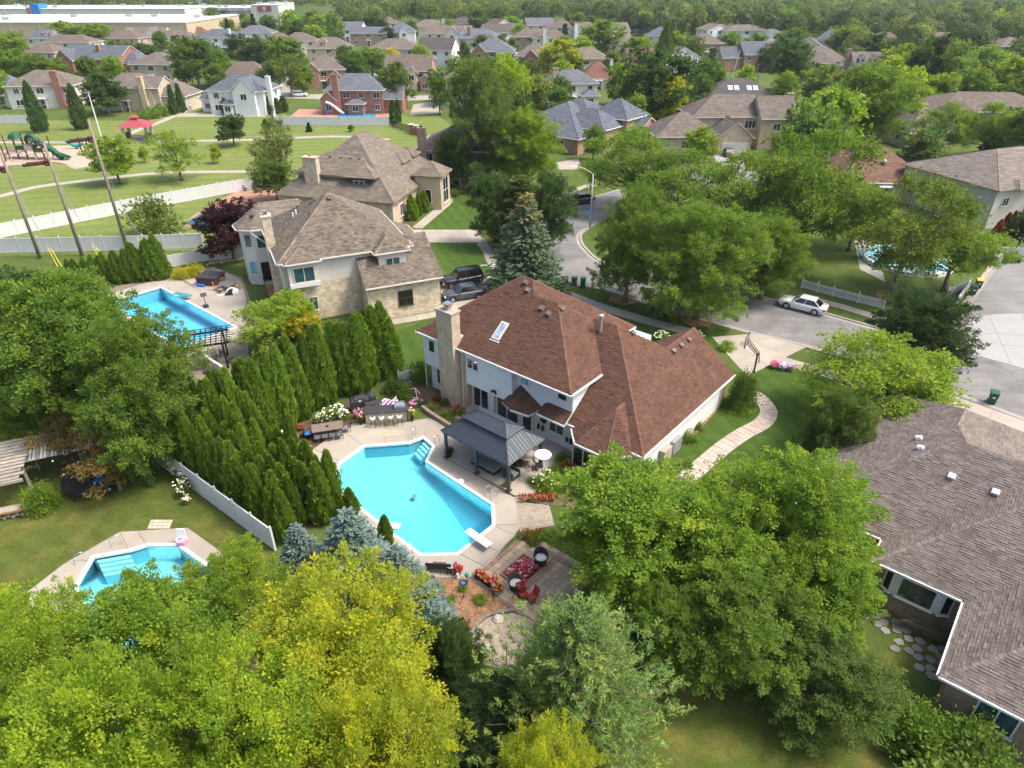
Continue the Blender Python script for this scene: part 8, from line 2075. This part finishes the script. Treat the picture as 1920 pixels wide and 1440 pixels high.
# ------------------------------------------------------------------ cars
def car(label,p,rz,paint,kind='sedan'):
    """lofted body with separate glass, wheels, lamps and mirrors; x forward"""
    t=thing('parked_car',label,'car',p,rz)
    suv=kind=='suv';L=4.75 if not suv else 4.95;W_2=.90 if not suv else.97;belt=.92 if not suv else 1.06;roof=1.44 if not suv else 1.78
    st=[(-.5,.62,.80,.62),(-.485,.36,.90,.80),(-.44,.26,.97,.93),(-.36,.22,1.0,1.0),(-.15,.2,1.0,1.0),(.12,.2,1.0,1.0),(.26,.22,.985,1.0),(.38,.24,.93,.98),(.455,.28,.84,.92),(.49,.38,.74,.80),(.5,.52,.66,.64)]
    def dk(f):return belt*(1.02 if f<-.3 else 1.0)if f<.2 else belt*(1-.55*(f-.2)**1.2*(.62 if suv else.9))
    mb=MB();n=10;vs=[]
    for f,zl,_,wy in st:
        w=W_2*wy;zt=dk(f)if abs(f)<.49 else dk(f)*.86
        prof=[(-w*.9,zl),(-w,zl+.12),(-w,zl*.45+zt*.55),(-w*.965,zt-.08),(-w*.88,zt),(w*.88,zt),(w*.965,zt-.08),(w,zl*.45+zt*.55),(w,zl+.12),(w*.9,zl)]
        vs+=[(f*L,y,z)for y,z in prof]
    m=len(st);fs=[(a*n+i,a*n+(i+1)%n,(a+1)*n+(i+1)%n,(a+1)*n+i)for a in range(m-1)for i in range(n)]
    fs+=[tuple(range(n)),tuple(range((m-1)*n+n-1,(m-1)*n-1,-1))]
    mb.mesh(vs,fs);mb.build('body',MAT[paint],t,True)
    # greenhouse: x positions along the belt and the roof
    xb0,xb1,xr0,xr1=(-.385*L,.235*L,-.235*L,.06*L)if not suv else(-.475*L,.20*L,-.42*L,.07*L)
    wb,wr=W_2*.86,W_2*.66;zb,zr_=belt-.02,roof
    A_=[(xb0,-wb,zb),(xb1,-wb,zb),(xb1,wb,zb),(xb0,wb,zb)];C_=[(xr0,-wr,zr_),(xr1,-wr,zr_),(xr1,wr,zr_),(xr0,wr,zr_)]
    mb=MB();mb.mesh(A_+C_,[(0,1,5,4),(1,2,6,5),(2,3,7,6),(3,0,4,7)]);mb.build('glasshouse',MAT['glass_dark'],t)
    mb=MB();k=.03;xm=(xr0+xr1)/2
    rv=[(xr0-.12,-wr*.9,zr_-.04),(xr0+.1,-wr,zr_+.005),(xr1-.1,-wr,zr_+.005),(xr1+.12,-wr*.9,zr_-.05)]
    rv2=[(x,0,z+.045)for x,y,z in rv];rv3=[(x,-y,z)for x,y,z in rv]
    mb.mesh(rv+rv2+rv3,[(0,1,5,4),(1,2,6,5),(2,3,7,6),(4,5,9,8),(5,6,10,9),(6,7,11,10)]);mb.build('roof',MAT[paint],t,True)
    mb=MB()
    for s in(-1,1):
        for(b,r)in((A_[0],C_[0]),(A_[1],C_[1])):mb.bar((b[0],s*abs(b[1])*1.005,b[2]),(r[0],s*abs(r[1])*1.01,r[2]),.085,.05)
        xc=-.04*L;mb.bar((xc,s*wb*1.01,zb),(xc-.04*L,s*wr*1.01,zr_),.07,.04)
        if suv:mb.bar((-.30*L,s*wb*1.01,zb),(-.28*L,s*wr*1.01,zr_),.10,.04);mb.bar((xr0,s*wr*.9,zr_+.06),(xr1,s*wr*.9,zr_+.06),.035)
        mb.bar((xr0,s*wr,zr_),(xr1,s*wr,zr_),.06,.05)
    mb.build('pillars',MAT[paint],t)
    for f in(-.295,.305):
        for s in(-1,1):
            r=.335 if not suv else.385;mb=MB();y0_,y1_=s*(W_2-.2),s*(W_2+.012);n2=18
            ci=lambda rr,y:[(f*L+rr*math.cos(2*math.pi*i/n2),y,r+rr*math.sin(2*math.pi*i/n2))for i in range(n2)]
            mb.mesh(ci(r,y0_)+ci(r,y1_)+ci(r*.66,y1_)+ci(r*.62,s*(W_2-.02)),[(a*n2+i,a*n2+(i+1)%n2,(a+1)*n2+(i+1)%n2,(a+1)*n2+i)for a in range(3)for i in range(n2)]);w=mb.build('wheel',MAT['tyre'],t)
            mb=MB();yq=s*(W_2-.005);mb.mesh(ci(r*.64,yq),[tuple(range(n2))]);mb.build('rim',MAT['galv']if paint!='car_black' else MAT['grey_plastic'],w)
            mb=MB();arc_=[(f*L+(r+.05)*math.cos(a),s*(W_2+.003),r+(r+.05)*math.sin(a))for a in[math.pi*i/8 for i in range(9)]];mb.tube(arc_,.035,5);mb.build('wheel_arch',MAT['black_plastic'],t)
    for s in(-1,1):
        mb=MB();mb.box(-.498*L,-.455*L,s*W_2*.78-.17,s*W_2*.78+.17,belt-.28,belt-.1);mb.build('taillight',MAT['tail'],t)
        mb=MB();mb.box(.445*L,.492*L,s*W_2*.70-.16,s*W_2*.70+.16,.60,.74);mb.build('headlight',MAT['lamp_clear'],t)
        mb=MB();mb.box(.14*L,.175*L,s*(W_2+.06)-.08,s*(W_2+.06)+.08,belt,belt+.13);mb.build('wing_mirror',MAT[paint],t)
        mb=MB();[mb.box(x,x+.16,s*(W_2+.0)-.012,s*(W_2+.0)+.012,belt-.16,belt-.13)for x in(-.16*L,.04*L)];mb.build('door_handle',MAT['galv'],t)
    mb=MB();mb.box(-.503*L,-.48*L,-.26,.26,.52,.64);mb.build('number_plate',MAT['white_plastic'],t)
    mb=MB();mb.box(.475*L,.503*L,-.45,.45,.42,.58);mb.build('grille',MAT['black_plastic'],t)
    return t
car('white sedan parked along the street under the trees',G(1504,580),R(-37+180),'car_white')
a_,b_=G(838,562),G(900,552)
car('grey metallic sedan parked in the drive of the tan house',G(870,558),R(201),'car_grey');car('black SUV parked behind the grey sedan',G(866,533),R(203),'car_black','suv')
car('dark car parked in the shade at the bend of the street',G(1087,381),R(205),'car_dark')
# ------------------------------------------------------------------ bins, hoop, lamps, signs, poles
def bin_(label,p,rz,body,lid=None,open_=False,k=1.0):
    t=thing('wheelie_bin',label,'wheelie bin',p,rz);mb=MB();h=1.02*k
    mb.mesh([(-.24,-.24,0.06),(.24,-.24,.06),(.24,.24,.06),(-.24,.24,.06),(-.3,-.34,h),(.3,-.34,h),(.3,.34,h),(-.3,.34,h)],[(0,3,2,1),(0,1,5,4),(1,2,6,5),(2,3,7,6),(3,0,4,7),(4,5,6,7)]);mb.build('body',MAT[body],t)
    mb=MB();mb.mesh([(-.33,-.38,h),(.33,-.38,h),(.33,.38,h),(-.33,.38,h),(-.31,-.33,h+.07),(.31,-.33,h+.07),(.31,.33,h+.12),(-.31,.33,h+.12)],[(0,1,5,4),(1,2,6,5),(2,3,7,6),(3,0,4,7),(4,5,6,7)]);mb.build('lid',MAT[lid or body],t)
    for s in(-1,1):mb=MB();[mb.tube([(s*.28,.26,.14),(s*.33,.26,.14)],.14,10)];mb.build('wheel',MAT['tyre'],t)
    mb=MB();mb.tube([(-.25,.42,h-.05),(.25,.42,h-.05)],.025,6);mb.build('handle',MAT[body],t);mb=MB();mb.box(-.1,.1,-.345,-.325,.62,.74);mb.build('sticker',MAT['white_plastic'],t)
    return t
bin_('dark grey wheelie bin at the kerb',G(1077,534),R(160),'grey_plastic',k=.9);bin_('bright green wheelie bin at the kerb beside the dark grey one',G(1093,538),R(170),'green_plastic')
bin_('deep green wheelie bin on the gravel strip',G(1822,553),R(-20),'green_deep');bin_('bin with yellow lid behind the deep green one',G(1832,541),R(-20),'green_deep','yellow_plastic');bin_('deep green wheelie bin standing alone on the street edge at the right',G(1858,756),R(-30),'green_deep')
t=thing('trash_bin','dark green litter bin beside the red-roofed shelter','litter bin',G(240,260));mb=MB();mb.lathe([(.5,0),(.55,1.2),(.45,1.3),(.01,1.35)],10);mb.build('drum',MAT['green_deep'],t)
t=thing('mailbox','mailbox on a wooden post at the kerb beside the bins','mailbox',G(1110,541),R(50));mb=MB();mb.box(-.06,.06,-.06,.06,0,1.2);mb.build('post',MAT['wood_grey'],t);mb=MB();mb.box(-.25,.35,-.12,.12,1.0,1.06);[mb.lathe([(.02,0),(.02,0)],3)]if 0 else None;rbox(mb,-.2,.35,-.11,.11,1.06,1.32,.06);mb.build('box',MAT['wood_warm'],t)
t=thing('planter_box','black planter box with a green plant on the gravel strip','planter',G(1788,597));mb=MB();mb.box(-.3,.3,-.3,.3,0,.5);mb.build('box',MAT['black_plastic'],t);f=obj('foliage',PROTO['shrub_1'][0],t,(0,0,.45),color=GREEN['lime']);f.scale=(.35,.35,.35)
t=thing('drum','white plastic drum at the top of the gravel strip','drum',G(1867,492));mb=MB();mb.lathe([(.5,0),(.55,.5),(.5,1.1),(.1,1.15)],14);mb.build('shell',MAT['white_plastic'],t,True)
t=thing('storage_bench','black storage bench at the top of the asphalt drive','bench',G(1891,492));mb=MB();mb.box(-1.1,1.1,-.4,.4,.08,.5);mb.build('chest',MAT['black_plastic'],t);mb=MB();mb.box(-1.15,1.15,-.45,.45,.62,.68);[mb.bar((x,y,.0),(x,y,.65),.06)for x in(-1.05,1.05)for y in(-.38,.38)];mb.build('rack',MAT['black_metal'],t)
t=thing('basketball_hoop','basketball hoop on a bent black pole beside the driveway','basketball hoop',G(1413,700),R(150));mb=MB();mb.tube([(0,0,0),(0,0,2.0)],.08,8);mb.build('pole',MAT['black_metal'],t)
mb=MB();[mb.bar((-.06,y,z0),(1.05,y,z1),.05)for y in(-.15,.15)for z0,z1 in((1.75,2.75),(2.05,3.1))];mb.bar((-.25,0,1.1),(-.1,0,2.1),.07);mb.build('arm',MAT['black_metal'],t)
mb=MB();mb.box(1.05,1.09,-.7,.7,2.55,3.45);bb=mb.build('backboard',M('clear_board',(.55,.57,.58),.15),t);mb=MB();[mb.box(1.03,1.11,a,b,c,d)for a,b,c,d in((-.74,-.68,2.5,3.5),(.68,.74,2.5,3.5),(-.74,.74,3.44,3.5),(-.74,.74,2.5,2.56),(-.03,.03,2.5,3.5))];mb.build('board_frame',MAT['black_metal'],bb)
mb=MB();mb.tube([(1.4+.23*math.cos(a),.23*math.sin(a),2.7)for a in[i*.5236 for i in range(13)]],.025,6);r_=mb.build('rim',MAT['galv'],t);mb=MB();[mb.tube([(1.4+.23*math.cos(a),.23*math.sin(a),2.7),(1.4+.14*math.cos(a+.3),.14*math.sin(a+.3),2.3)],.012,4)for a in[i*.5236 for i in range(12)]];mb.build('net',MAT['white_plastic'],r_)
t=thing('football_goal','small white goal frame on the lawn beside the spruce','goal',G(918,512),R(10));mb=MB();[mb.tube(p,.05,6)for p in([(-1,0,0),(-1,0,1.0),(1.4,0,1.0),(1.4,0,0)],[(-1,0,1.0),(-1,.8,0)],[(1.4,0,1.0),(1.4,.8,0)])];mb.build('frame',MAT['white_plastic'],t)
t=thing('street_lamp','tall grey street lamp with bent arm at the street corner','street lamp',G(1106,428));mb=MB();mb.tube([(0,0,0),(0,0,7.35)],[.11,.075],8);mb.build('pole',MAT['galv'],t,True);mb=MB();mb.tube(spline([(0,0,7.3),(-.5,0,7.65),(-1.4,0,8.1),(-2.1,0,8.25)],4),.05,6);mb.build('arm',MAT['galv'],t,True)
mb=MB();mb.mesh([(-2.1,-.15,8.2),(-2.1,.15,8.2),(-2.85,.12,8.22),(-2.85,-.12,8.22),(-2.1,-.1,8.38),(-2.1,.1,8.38),(-2.7,.08,8.36),(-2.7,-.08,8.36)],[(0,1,2,3),(4,7,6,5),(0,4,5,1),(1,5,6,2),(2,6,7,3),(3,7,4,0)]);lh=mb.build('lamp_head',MAT['white_plastic'],t);mb=MB();mb.lathe([(.11,8.19),(.08,8.12),(.01,8.1)],8,-2.5);mb.build('lens',MAT['lamp_clear'],lh)
t=thing('street_sign','blue street name sign on a post beside the street lamp','street sign',G(1104,436));mb=MB();mb.tube([(0,0,0),(0,0,2.9)],.035,6);mb.build('post',MAT['galv'],t);mb=MB();mb.box(-.65,.35,-.015,.015,2.75,3.0);mb.build('name_plate',MAT['blue_sign'],t);mb=MB();mb.box(-.015,.015,-.5,.5,2.45,2.7);mb.build('name_plate',MAT['blue_sign'],t)
t=thing('park_lamp','tall white lamp post in the park behind the utility poles','street lamp',G(190,257));mb=MB();mb.tube([(0,0,0),(0,0,8.9)],[.16,.1],8);mb.build('pole',MAT['white_paint'],t);mb=MB();mb.box(-.9,.1,-.2,.2,8.7,8.95);mb.build('lamp_head',MAT['galv'],t)
def pole(label,x,y,Hh,lean=(0,0),ins=True,wires=()):
    t=thing('utility_pole',label,'utility pole',G(x,y));mb=MB();mb.tube([(0,0,-.2),(0,0,Hh)],[.21,.14],10);mb.build('pole',MAT['pole_wood'],t,True)
    if ins:
        z=Hh-2.2;mb=MB();mb.lathe([(.25,z-.35),(.3,z-.2),(.2,z),(.3,z+.2),(.2,z+.35)],10,-.42,0);mb.build('bracket',MAT['insulator'],t)
        for yy in(-.35,.35):
            mb=MB();a,b=Vector((-.6,yy*.6,z)),Vector((-3.1,yy,z-.25));n=9
            for k in range(n):p=a.lerp(b,(k+.5)/n);mb.tube([p-Vector((.06,0,0)),p+Vector((.06,0,0))],.19,9)
            s_=mb.build('insulator_string',MAT['insulator'],t);mb=MB();mb.tube([a,b],.05,5);mb.build('rod',MAT['galv'],s_)
        mb=MB();mb.tube([(-3.1,-.35,z-.25),(-3.5,0,z-.3),(-3.1,.35,z-.25)],.05,5);mb.tube([(-3.5,0,z-.3),(-30,-1,z-2.0),(-80,-4,z-1)],.02,4);mb.build('conductor',MAT['wire'],t)
    for k,(ex,ey,zz)in enumerate(wires):
        e=G(ex,ey)-t.location;mb=MB();mb.tube([(0,0,zz),(e.x,e.y,0)],.022,4);w=mb.build('guy_wire',MAT['wire'],t)
        mb=MB();d=Vector((-e.x,-e.y,zz));mb.tube([(e.x,e.y,0),tuple(Vector((e.x,e.y,0))+d.normalized()*2.4)],.045,6);mb.build('guard',MAT['yellow_guard'],w)
    return t
pole('leftmost wooden utility pole leaning past the park fence',75,484,12.9,wires=((108,500,10.5),(116,500,8.5)))
pole('middle wooden utility pole with brown insulators',154,480,13.5,wires=((190,492,11),(200,497,9)))
pole('tallest wooden utility pole nearest the yellowish park tree',240,472,15.8,wires=((274,480,12),(284,482,9.5)))
# shelter and playground
g=G(262,262);t=thing('park_shelter','small park shelter with red hipped metal roof and lantern top','shelter',g,R(12))
for x,y in((-2.2,-2.0),(2.2,-2.0),(2.2,2.0),(-2.2,2.0)):mb=MB();mb.box(x-.28,x+.28,y-.28,y+.28,0,2.9);mb.build('column',MAT['beige'],t)
mb=MB();a=[(-3.2,-3,2.9),(3.2,-3,2.9),(3.2,3,2.9),(-3.2,3,2.9)];b=[(-.7,-.7,4.1),(.7,-.7,4.1),(.7,.7,4.1),(-.7,.7,4.1)];mb.mesh(a+b,[(i,(i+1)%4,4+(i+1)%4,4+i)for i in range(4)]+[(3,2,1,0)]);mb.build('roof',MAT['red_metal'],t)
mb=MB();mb.box(-.65,.65,-.65,.65,4.1,4.5);mb.mesh([(-.9,-.9,4.5),(.9,-.9,4.5),(.9,.9,4.5),(-.9,.9,4.5),(0,0,5.1)],[(0,1,4),(1,2,4),(2,3,4),(3,0,4)]);mb.build('lantern_roof',MAT['red_metal'],t);mb=MB();mb.box(-3,3,-2.8,2.8,0,.08);mb.build('floor_slab',MAT['concrete_grey'],t)
table('picnic table under the red-roofed shelter',local(t,0,0,.08),R(12),2.2,.9,.8,'wood_grey','black_metal','picnic_table')
g=G(60,300);t=thing('play_structure','large playground climbing frame with dark red posts, green tubes and slide','playground',g,R(-8))
for x in(-4.5,-2.6,-.8,1.0,2.8):
    for y in(0,2.2):mb=MB();mb.tube([(x,y,0),(x,y,rnd.choice((3.4,4.0,4.4)))],.10,7);mb.build('post',MAT['maroon'],t)
for i,(x,z)in enumerate(((-3.5,1.2),(-1.7,1.7),(.1,1.7),(1.9,1.4))):mb=MB();mb.box(x-.9,x+.9,0,2.2,z-.1,z);mb.build('deck',MAT['beige'],t)
for i,(x,z,m)in enumerate(((-1.7,1.7,'green_deep'),(.1,1.7,'beige'),(1.9,1.4,'green_deep'),(-3.5,1.2,'beige'))):mb=MB();mb.box(x-.8,x+.8,-.08,.0,z+.1,z+.9);mb.build('panel',MAT[m],t)
mb=MB();n_=14;[mb.tube([(x0+1.1*math.cos(a)*.9,1.1,3.2+1.0*math.sin(a))for a in[i*2*math.pi/n_ for i in range(n_+1)]],.35,6)for x0 in(.2,)];mb.tube(spline([(.8,1.1,3.4),(1.8,1.2,2.9),(2.8,1.3,2.2),(3.8,1.4,1.6),(4.8,1.2,.8),(5.6,1.0,.4)],4),.55,9);mb.build('tube_slide',MAT['green_deep'],t,True)
mb=MB();mb.mesh([(4.8,.6,1.0),(4.8,1.5,1.0),(7.0,1.5,.25),(7.0,.6,.25),(4.8,.5,1.3),(7.0,.5,.55),(4.8,1.6,1.3),(7.0,1.6,.55)],[(0,3,2,1),(0,4,5,3),(1,2,7,6)]);mb.build('slide',MAT['green_deep'],t);mb=MB();mb.lathe([(1.2,3.6),(.9,4.3),(.1,4.7)],8,-3.0,1.1);mb.build('canopy',MAT['green_deep'],t)
mb=MB();[mb.bar((-4.5-.0,y,z),(-6.3,y,z*.1),.08)for y in(0,.7)for z in(1.6,)];[mb.bar((-4.6-.35*k,0,1.4-.3*k),(-4.6-.35*k,.7,1.4-.3*k),.07)for k in range(5)];mb.build('ladder',MAT['maroon'],t);mb=MB();mb.tube([(-2.8,-1.6,1.5),(2.4,-1.6,1.5)],.1,6);[mb.tube([(x,-1.6,0),(x,-1.6,1.5)],.08,6)for x in(-2.8,2.4)];mb.build('bridge_bar',MAT['beige'],t)
for x,y,h_,s in((12,303,2.9,'maroon post standing left of the play structure'),(156,292,3.4,'left maroon swing post beside the spring rider'),(170,294,3.2,'right maroon swing post beside the spring rider')):t=thing('play_post',s,'post',G(x,y));mb=MB();mb.tube([(0,0,0),(0,0,h_)],.12,7);mb.build('shaft',MAT['maroon'],t)
t=thing('spring_rider','teal spring rider seat on the wood chips','playground toy',G(144,279));mb=MB();mb.tube(spline([(-1.5,0,1.5),(-1.0,0,1.3),(-.5,0,.7),(.4,0,.55),(1.2,0,.9),(1.3,0,1.2)],4),.33,8);mb.build('seat',MAT['teal_plastic'],t,True);mb=MB();mb.tube([(0,0,0),(0,0,.5)],.2,8);mb.build('spring',MAT['black_metal'],t)
# far pool, slide, flag pole, round pool
sheet('pool_terrace',W2([(560,205),(745,205),(725,226),(535,226)]),[],.03,MAT['brick_orange'])
mb=MB();mb.prism(W2([(638,214),(706,214),(703,220),(632,220)]),.0,.08);tag(mb.build('distant_pool',MAT['water_flat']),'narrow strip of blue pool water behind the long white fence','pool')
t=thing('pool_slide','curving white water slide beside the pool of the dark red brick house','water slide',G(625,216));mb=MB();mb.tube(spline([(-1.5,0,3.0),(-.5,0,2.7),(.6,.3,1.8),(1.8,0,.9),(2.8,-.4,.5)],4),.32,8);mb.build('chute',MAT['white_plastic'],t,True);mb=MB();mb.bar((-1.5,0,0),(-1.5,0,3.0),.5,.3);mb.build('ladder',MAT['blue_plastic'],t)
for i,x in enumerate((645,652,670,690)):chair(('first','second','third','fourth')[i]+' blue chair on the terrace of the dark red brick house',G(x,209),R(180),'blue_plastic',None,'blue terrace chairs')
t=thing('flag_pole','white flag pole above the skylight house','flag pole',G(1372,150));mb=MB();mb.tube([(0,0,0),(1.2,0,9)],.09,6);mb.build('pole',MAT['white_paint'],t)
g=G(1405,120);t=thing('pergola','white pergola beside the grey-blue roofed brick house','pergola',G(1435,126));mb=MB();[mb.box(x-.15,x+.15,y-.15,y+.15,0,3)for x in(-2.5,0,2.5)for y in(0,3)];mb.build('posts',MAT['white_paint'],t,kind='stuff');mb=MB();[mb.box(-3+.6*i-.08,-3+.6*i+.08,-.6,3.6,3,3.2)for i in range(11)];mb.build('rafters',MAT['white_paint'],t,kind='stuff')
g=G(1700,492);t=thing('swimming_pool','round light blue pool glimpsed through the feathery locust','pool',g);mb=MB();mb.lathe([(5.0,0),(5.0,.5),(4.75,.52),(4.75,.4)],28);mb.build('wall',MAT['white_plastic'],t);mb=MB();mb.lathe([(4.74,.41),(.01,.411)],28);mb.build('water',M('pale_pool_water',(.22,.55,.68),.06,.1,.6,spec=.8),t)
slab_grid('pool_deck',[(1602,452),(1640,448),(1660,530),(1612,505)],2,4,MAT['concrete_white'])
t=thing('lounge_chair','turquoise lounge chair on the deck left of the round pool','lounge chair',G(1622,485),R(60));mb=MB();mb.box(-.3,.3,-.9,.3,.25,.32);mb.build('seat',MAT['turq_mat'],t);mb=MB();mb.bar((0,.3,.3),(0,.85,.8),.6,.06);mb.build('backrest',MAT['turq_mat'],t)
fence('vinyl_fence','white vinyl fence glimpsed behind the locust trees across the street',W2([(1325,418),(1365,421),(1420,425),(1450,428)]),1.2,2.0)
# brush heap and bench under the bay window
t=thing('brush_heap','heap of cut brown branches under the bay window of the grey house','branches',G(1740,1195));mb=MB()
for i in range(60):a=rnd.gauss(-.6,.35);l=rnd.uniform(.8,1.6);c=Vector((rnd.uniform(-1.1,.9),rnd.uniform(-.35,.35),rnd.uniform(.2,.75)));c.y+=-.55*c.x;d=Vector((math.cos(a),math.sin(a),rnd.uniform(-.15,.15)))*l/2;mb.tube([c-d,c+Vector((0,0,.08)),c+d],[.018,.015,.006],4)
mb.build('branches',MAT['bark'],t,kind='stuff')
t=thing('garden_bench','pale bench standing against the bay of the grey house','bench',G(1722,1163),R(-40));mb=MB();mb.box(-.8,.8,-.15,.15,.4,.46);mb.build('seat',MAT['galv'],t);mb=MB();[mb.box(x-.04,x+.04,-.13,.13,0,.4)for x in(-.65,.65)];mb.build('legs',MAT['galv'],t)
# lamp posts of the mall car park
for i,(x,y,h_)in enumerate(((365,46,13),(382,46,14),(388,44,12),(240,22,12),(268,24,12),(530,40,12),(75,24,12))):t=thing('car_park_lamp','white lamp post of the mall car park','lamp post',G(x,y),0,'lamp posts of the mall car park');mb=MB();mb.tube([(0,0,0),(0,0,h_)],.3,6);mb.build('pole',MAT['white_paint'],t);mb=MB();mb.box(-1.6,1.6,-.3,.3,h_,h_+.4);mb.build('lamp_head',MAT['white_paint'],t)
# more cars far off
c0_=car('white car on the far street behind the bright white house',G(562,181),R(4),'car_white')
for x,y,a,lab,src in((745,187,R(184),'dark car on the far street right of the dark red brick house','car_dark'),(1362,291,R(95),'grey car in the light drive of the garage house','car_grey'),(850,181,R(3),'black car on the far street beside the tall grey-green tree','car_black')):car(lab,G(x,y),a,src)
# somebody pushing a stroller on the park path
g=G(358,207);pe=thing('person','person in a pale shirt pushing a stroller on the park path','person',g,R(200))
me=bpy.data.meshes.new('body')
jv=[(0,0,.95),(0,0,1.2),(0,0,1.42),(0,0,1.52),(.02,0,1.66),(0,.19,1.40),(.12,.23,1.15),(.34,.2,1.05),(.42,.19,1.06),(0,-.19,1.40),(.12,-.23,1.15),(.34,-.2,1.05),(.42,-.19,1.06),(0,.1,.88),(.14,.1,.48),(.10,.1,.06),(.24,.1,.03),(0,-.1,.88),(-.06,-.1,.48),(-.26,-.1,.10),(-.14,-.1,.04)]
je=[(0,1),(1,2),(2,3),(3,4),(2,5),(5,6),(6,7),(7,8),(2,9),(9,10),(10,11),(11,12),(0,13),(13,14),(14,15),(15,16),(0,17),(17,18),(18,19),(19,20)]
jr=[.15,.14,.13,.055,.10,.07,.05,.04,.035,.07,.05,.04,.035,.10,.065,.045,.04,.10,.065,.045,.04]
me.from_pydata(jv,je,[]);me.materials.append(M('skin',(.55,.36,.26),.6,.05))
bo=obj('body',me,pe);sm=bo.modifiers.new('skin','SKIN');bo.modifiers.new('smooth','SUBSURF').levels=1;bo.modifiers[1].render_levels=1
for k_,r_ in enumerate(jr):me.skin_vertices[0].data[k_].radius=(r_,r_)
me.skin_vertices[0].data[0].use_root=True
mb=MB();mb.lathe([(.17,.92),(.16,1.15),(.19,1.38),(.09,1.48)],10);[mb.tube([(0,s_*.18,1.41),(.12,s_*.235,1.16)],[.085,.065],7)for s_ in(-1,1)];mb.build('shirt',MAT['white_plastic'],pe,True)
mb=MB();mb.lathe([(.17,.80),(.175,.95)],10);mb.tube([(0,.1,.88),(.14,.1,.48),(.11,.1,.14)],[.12,.085,.065],7);mb.tube([(0,-.1,.88),(-.06,-.1,.48),(-.24,-.1,.16)],[.12,.085,.065],7);mb.build('trousers',MAT['grey_plastic'],pe,True)
mb=MB();mb.lathe([(.105,1.64),(.12,1.72),(.09,1.80),(.01,1.82)],10,.0);mb.build('hair',MAT['bark'],pe,True)
st=thing('stroller','dark and white stroller pushed along the park path','stroller',local(pe,.85,0),R(200));mb=MB();mb.bar((-.42,0,1.05),(.25,0,.3),.5,.04);[mb.bar((-.42,y,1.05),(.3,y,.2),.03)for y in(-.24,.24)];mb.build('frame',MAT['grey_plastic'],st)
mb=MB();rbox(mb,-.1,.4,-.22,.22,.35,.7,.08);mb.build('seat',MAT['black_plastic'],st);mb=MB();mb.tube([(-.12,-.22,.85),(-.12,.22,.85)],.16,8);mb.build('hood',MAT['white_plastic'],st)
for x in(-.2,.4):
    for y in(-.25,.25):mb=MB();mb.tube([(x,y-.03,.13),(x,y+.03,.13)],.13,10);mb.build('wheel',MAT['tyre'],st)
# the thin haze between here and the horizon
mb=MB();mb.box(-1500,1500,-40,1000,-5,34)
m,t_,b_=nt('haze_air');t_.nodes.remove(b_)
pv_=node(t_,'ShaderNodeVolumePrincipled');pv_.inputs['Color'].default_value=(.86,.92,1,1);pv_.inputs['Density'].default_value=.00013;pv_.inputs['Anisotropy'].default_value=.3
t_.links.new(pv_.outputs[0],t_.nodes['Material Output'].inputs['Volume'])
hz=mb.build('haze',m);tag(hz,'thin summer haze over the far houses',kind='stuff')
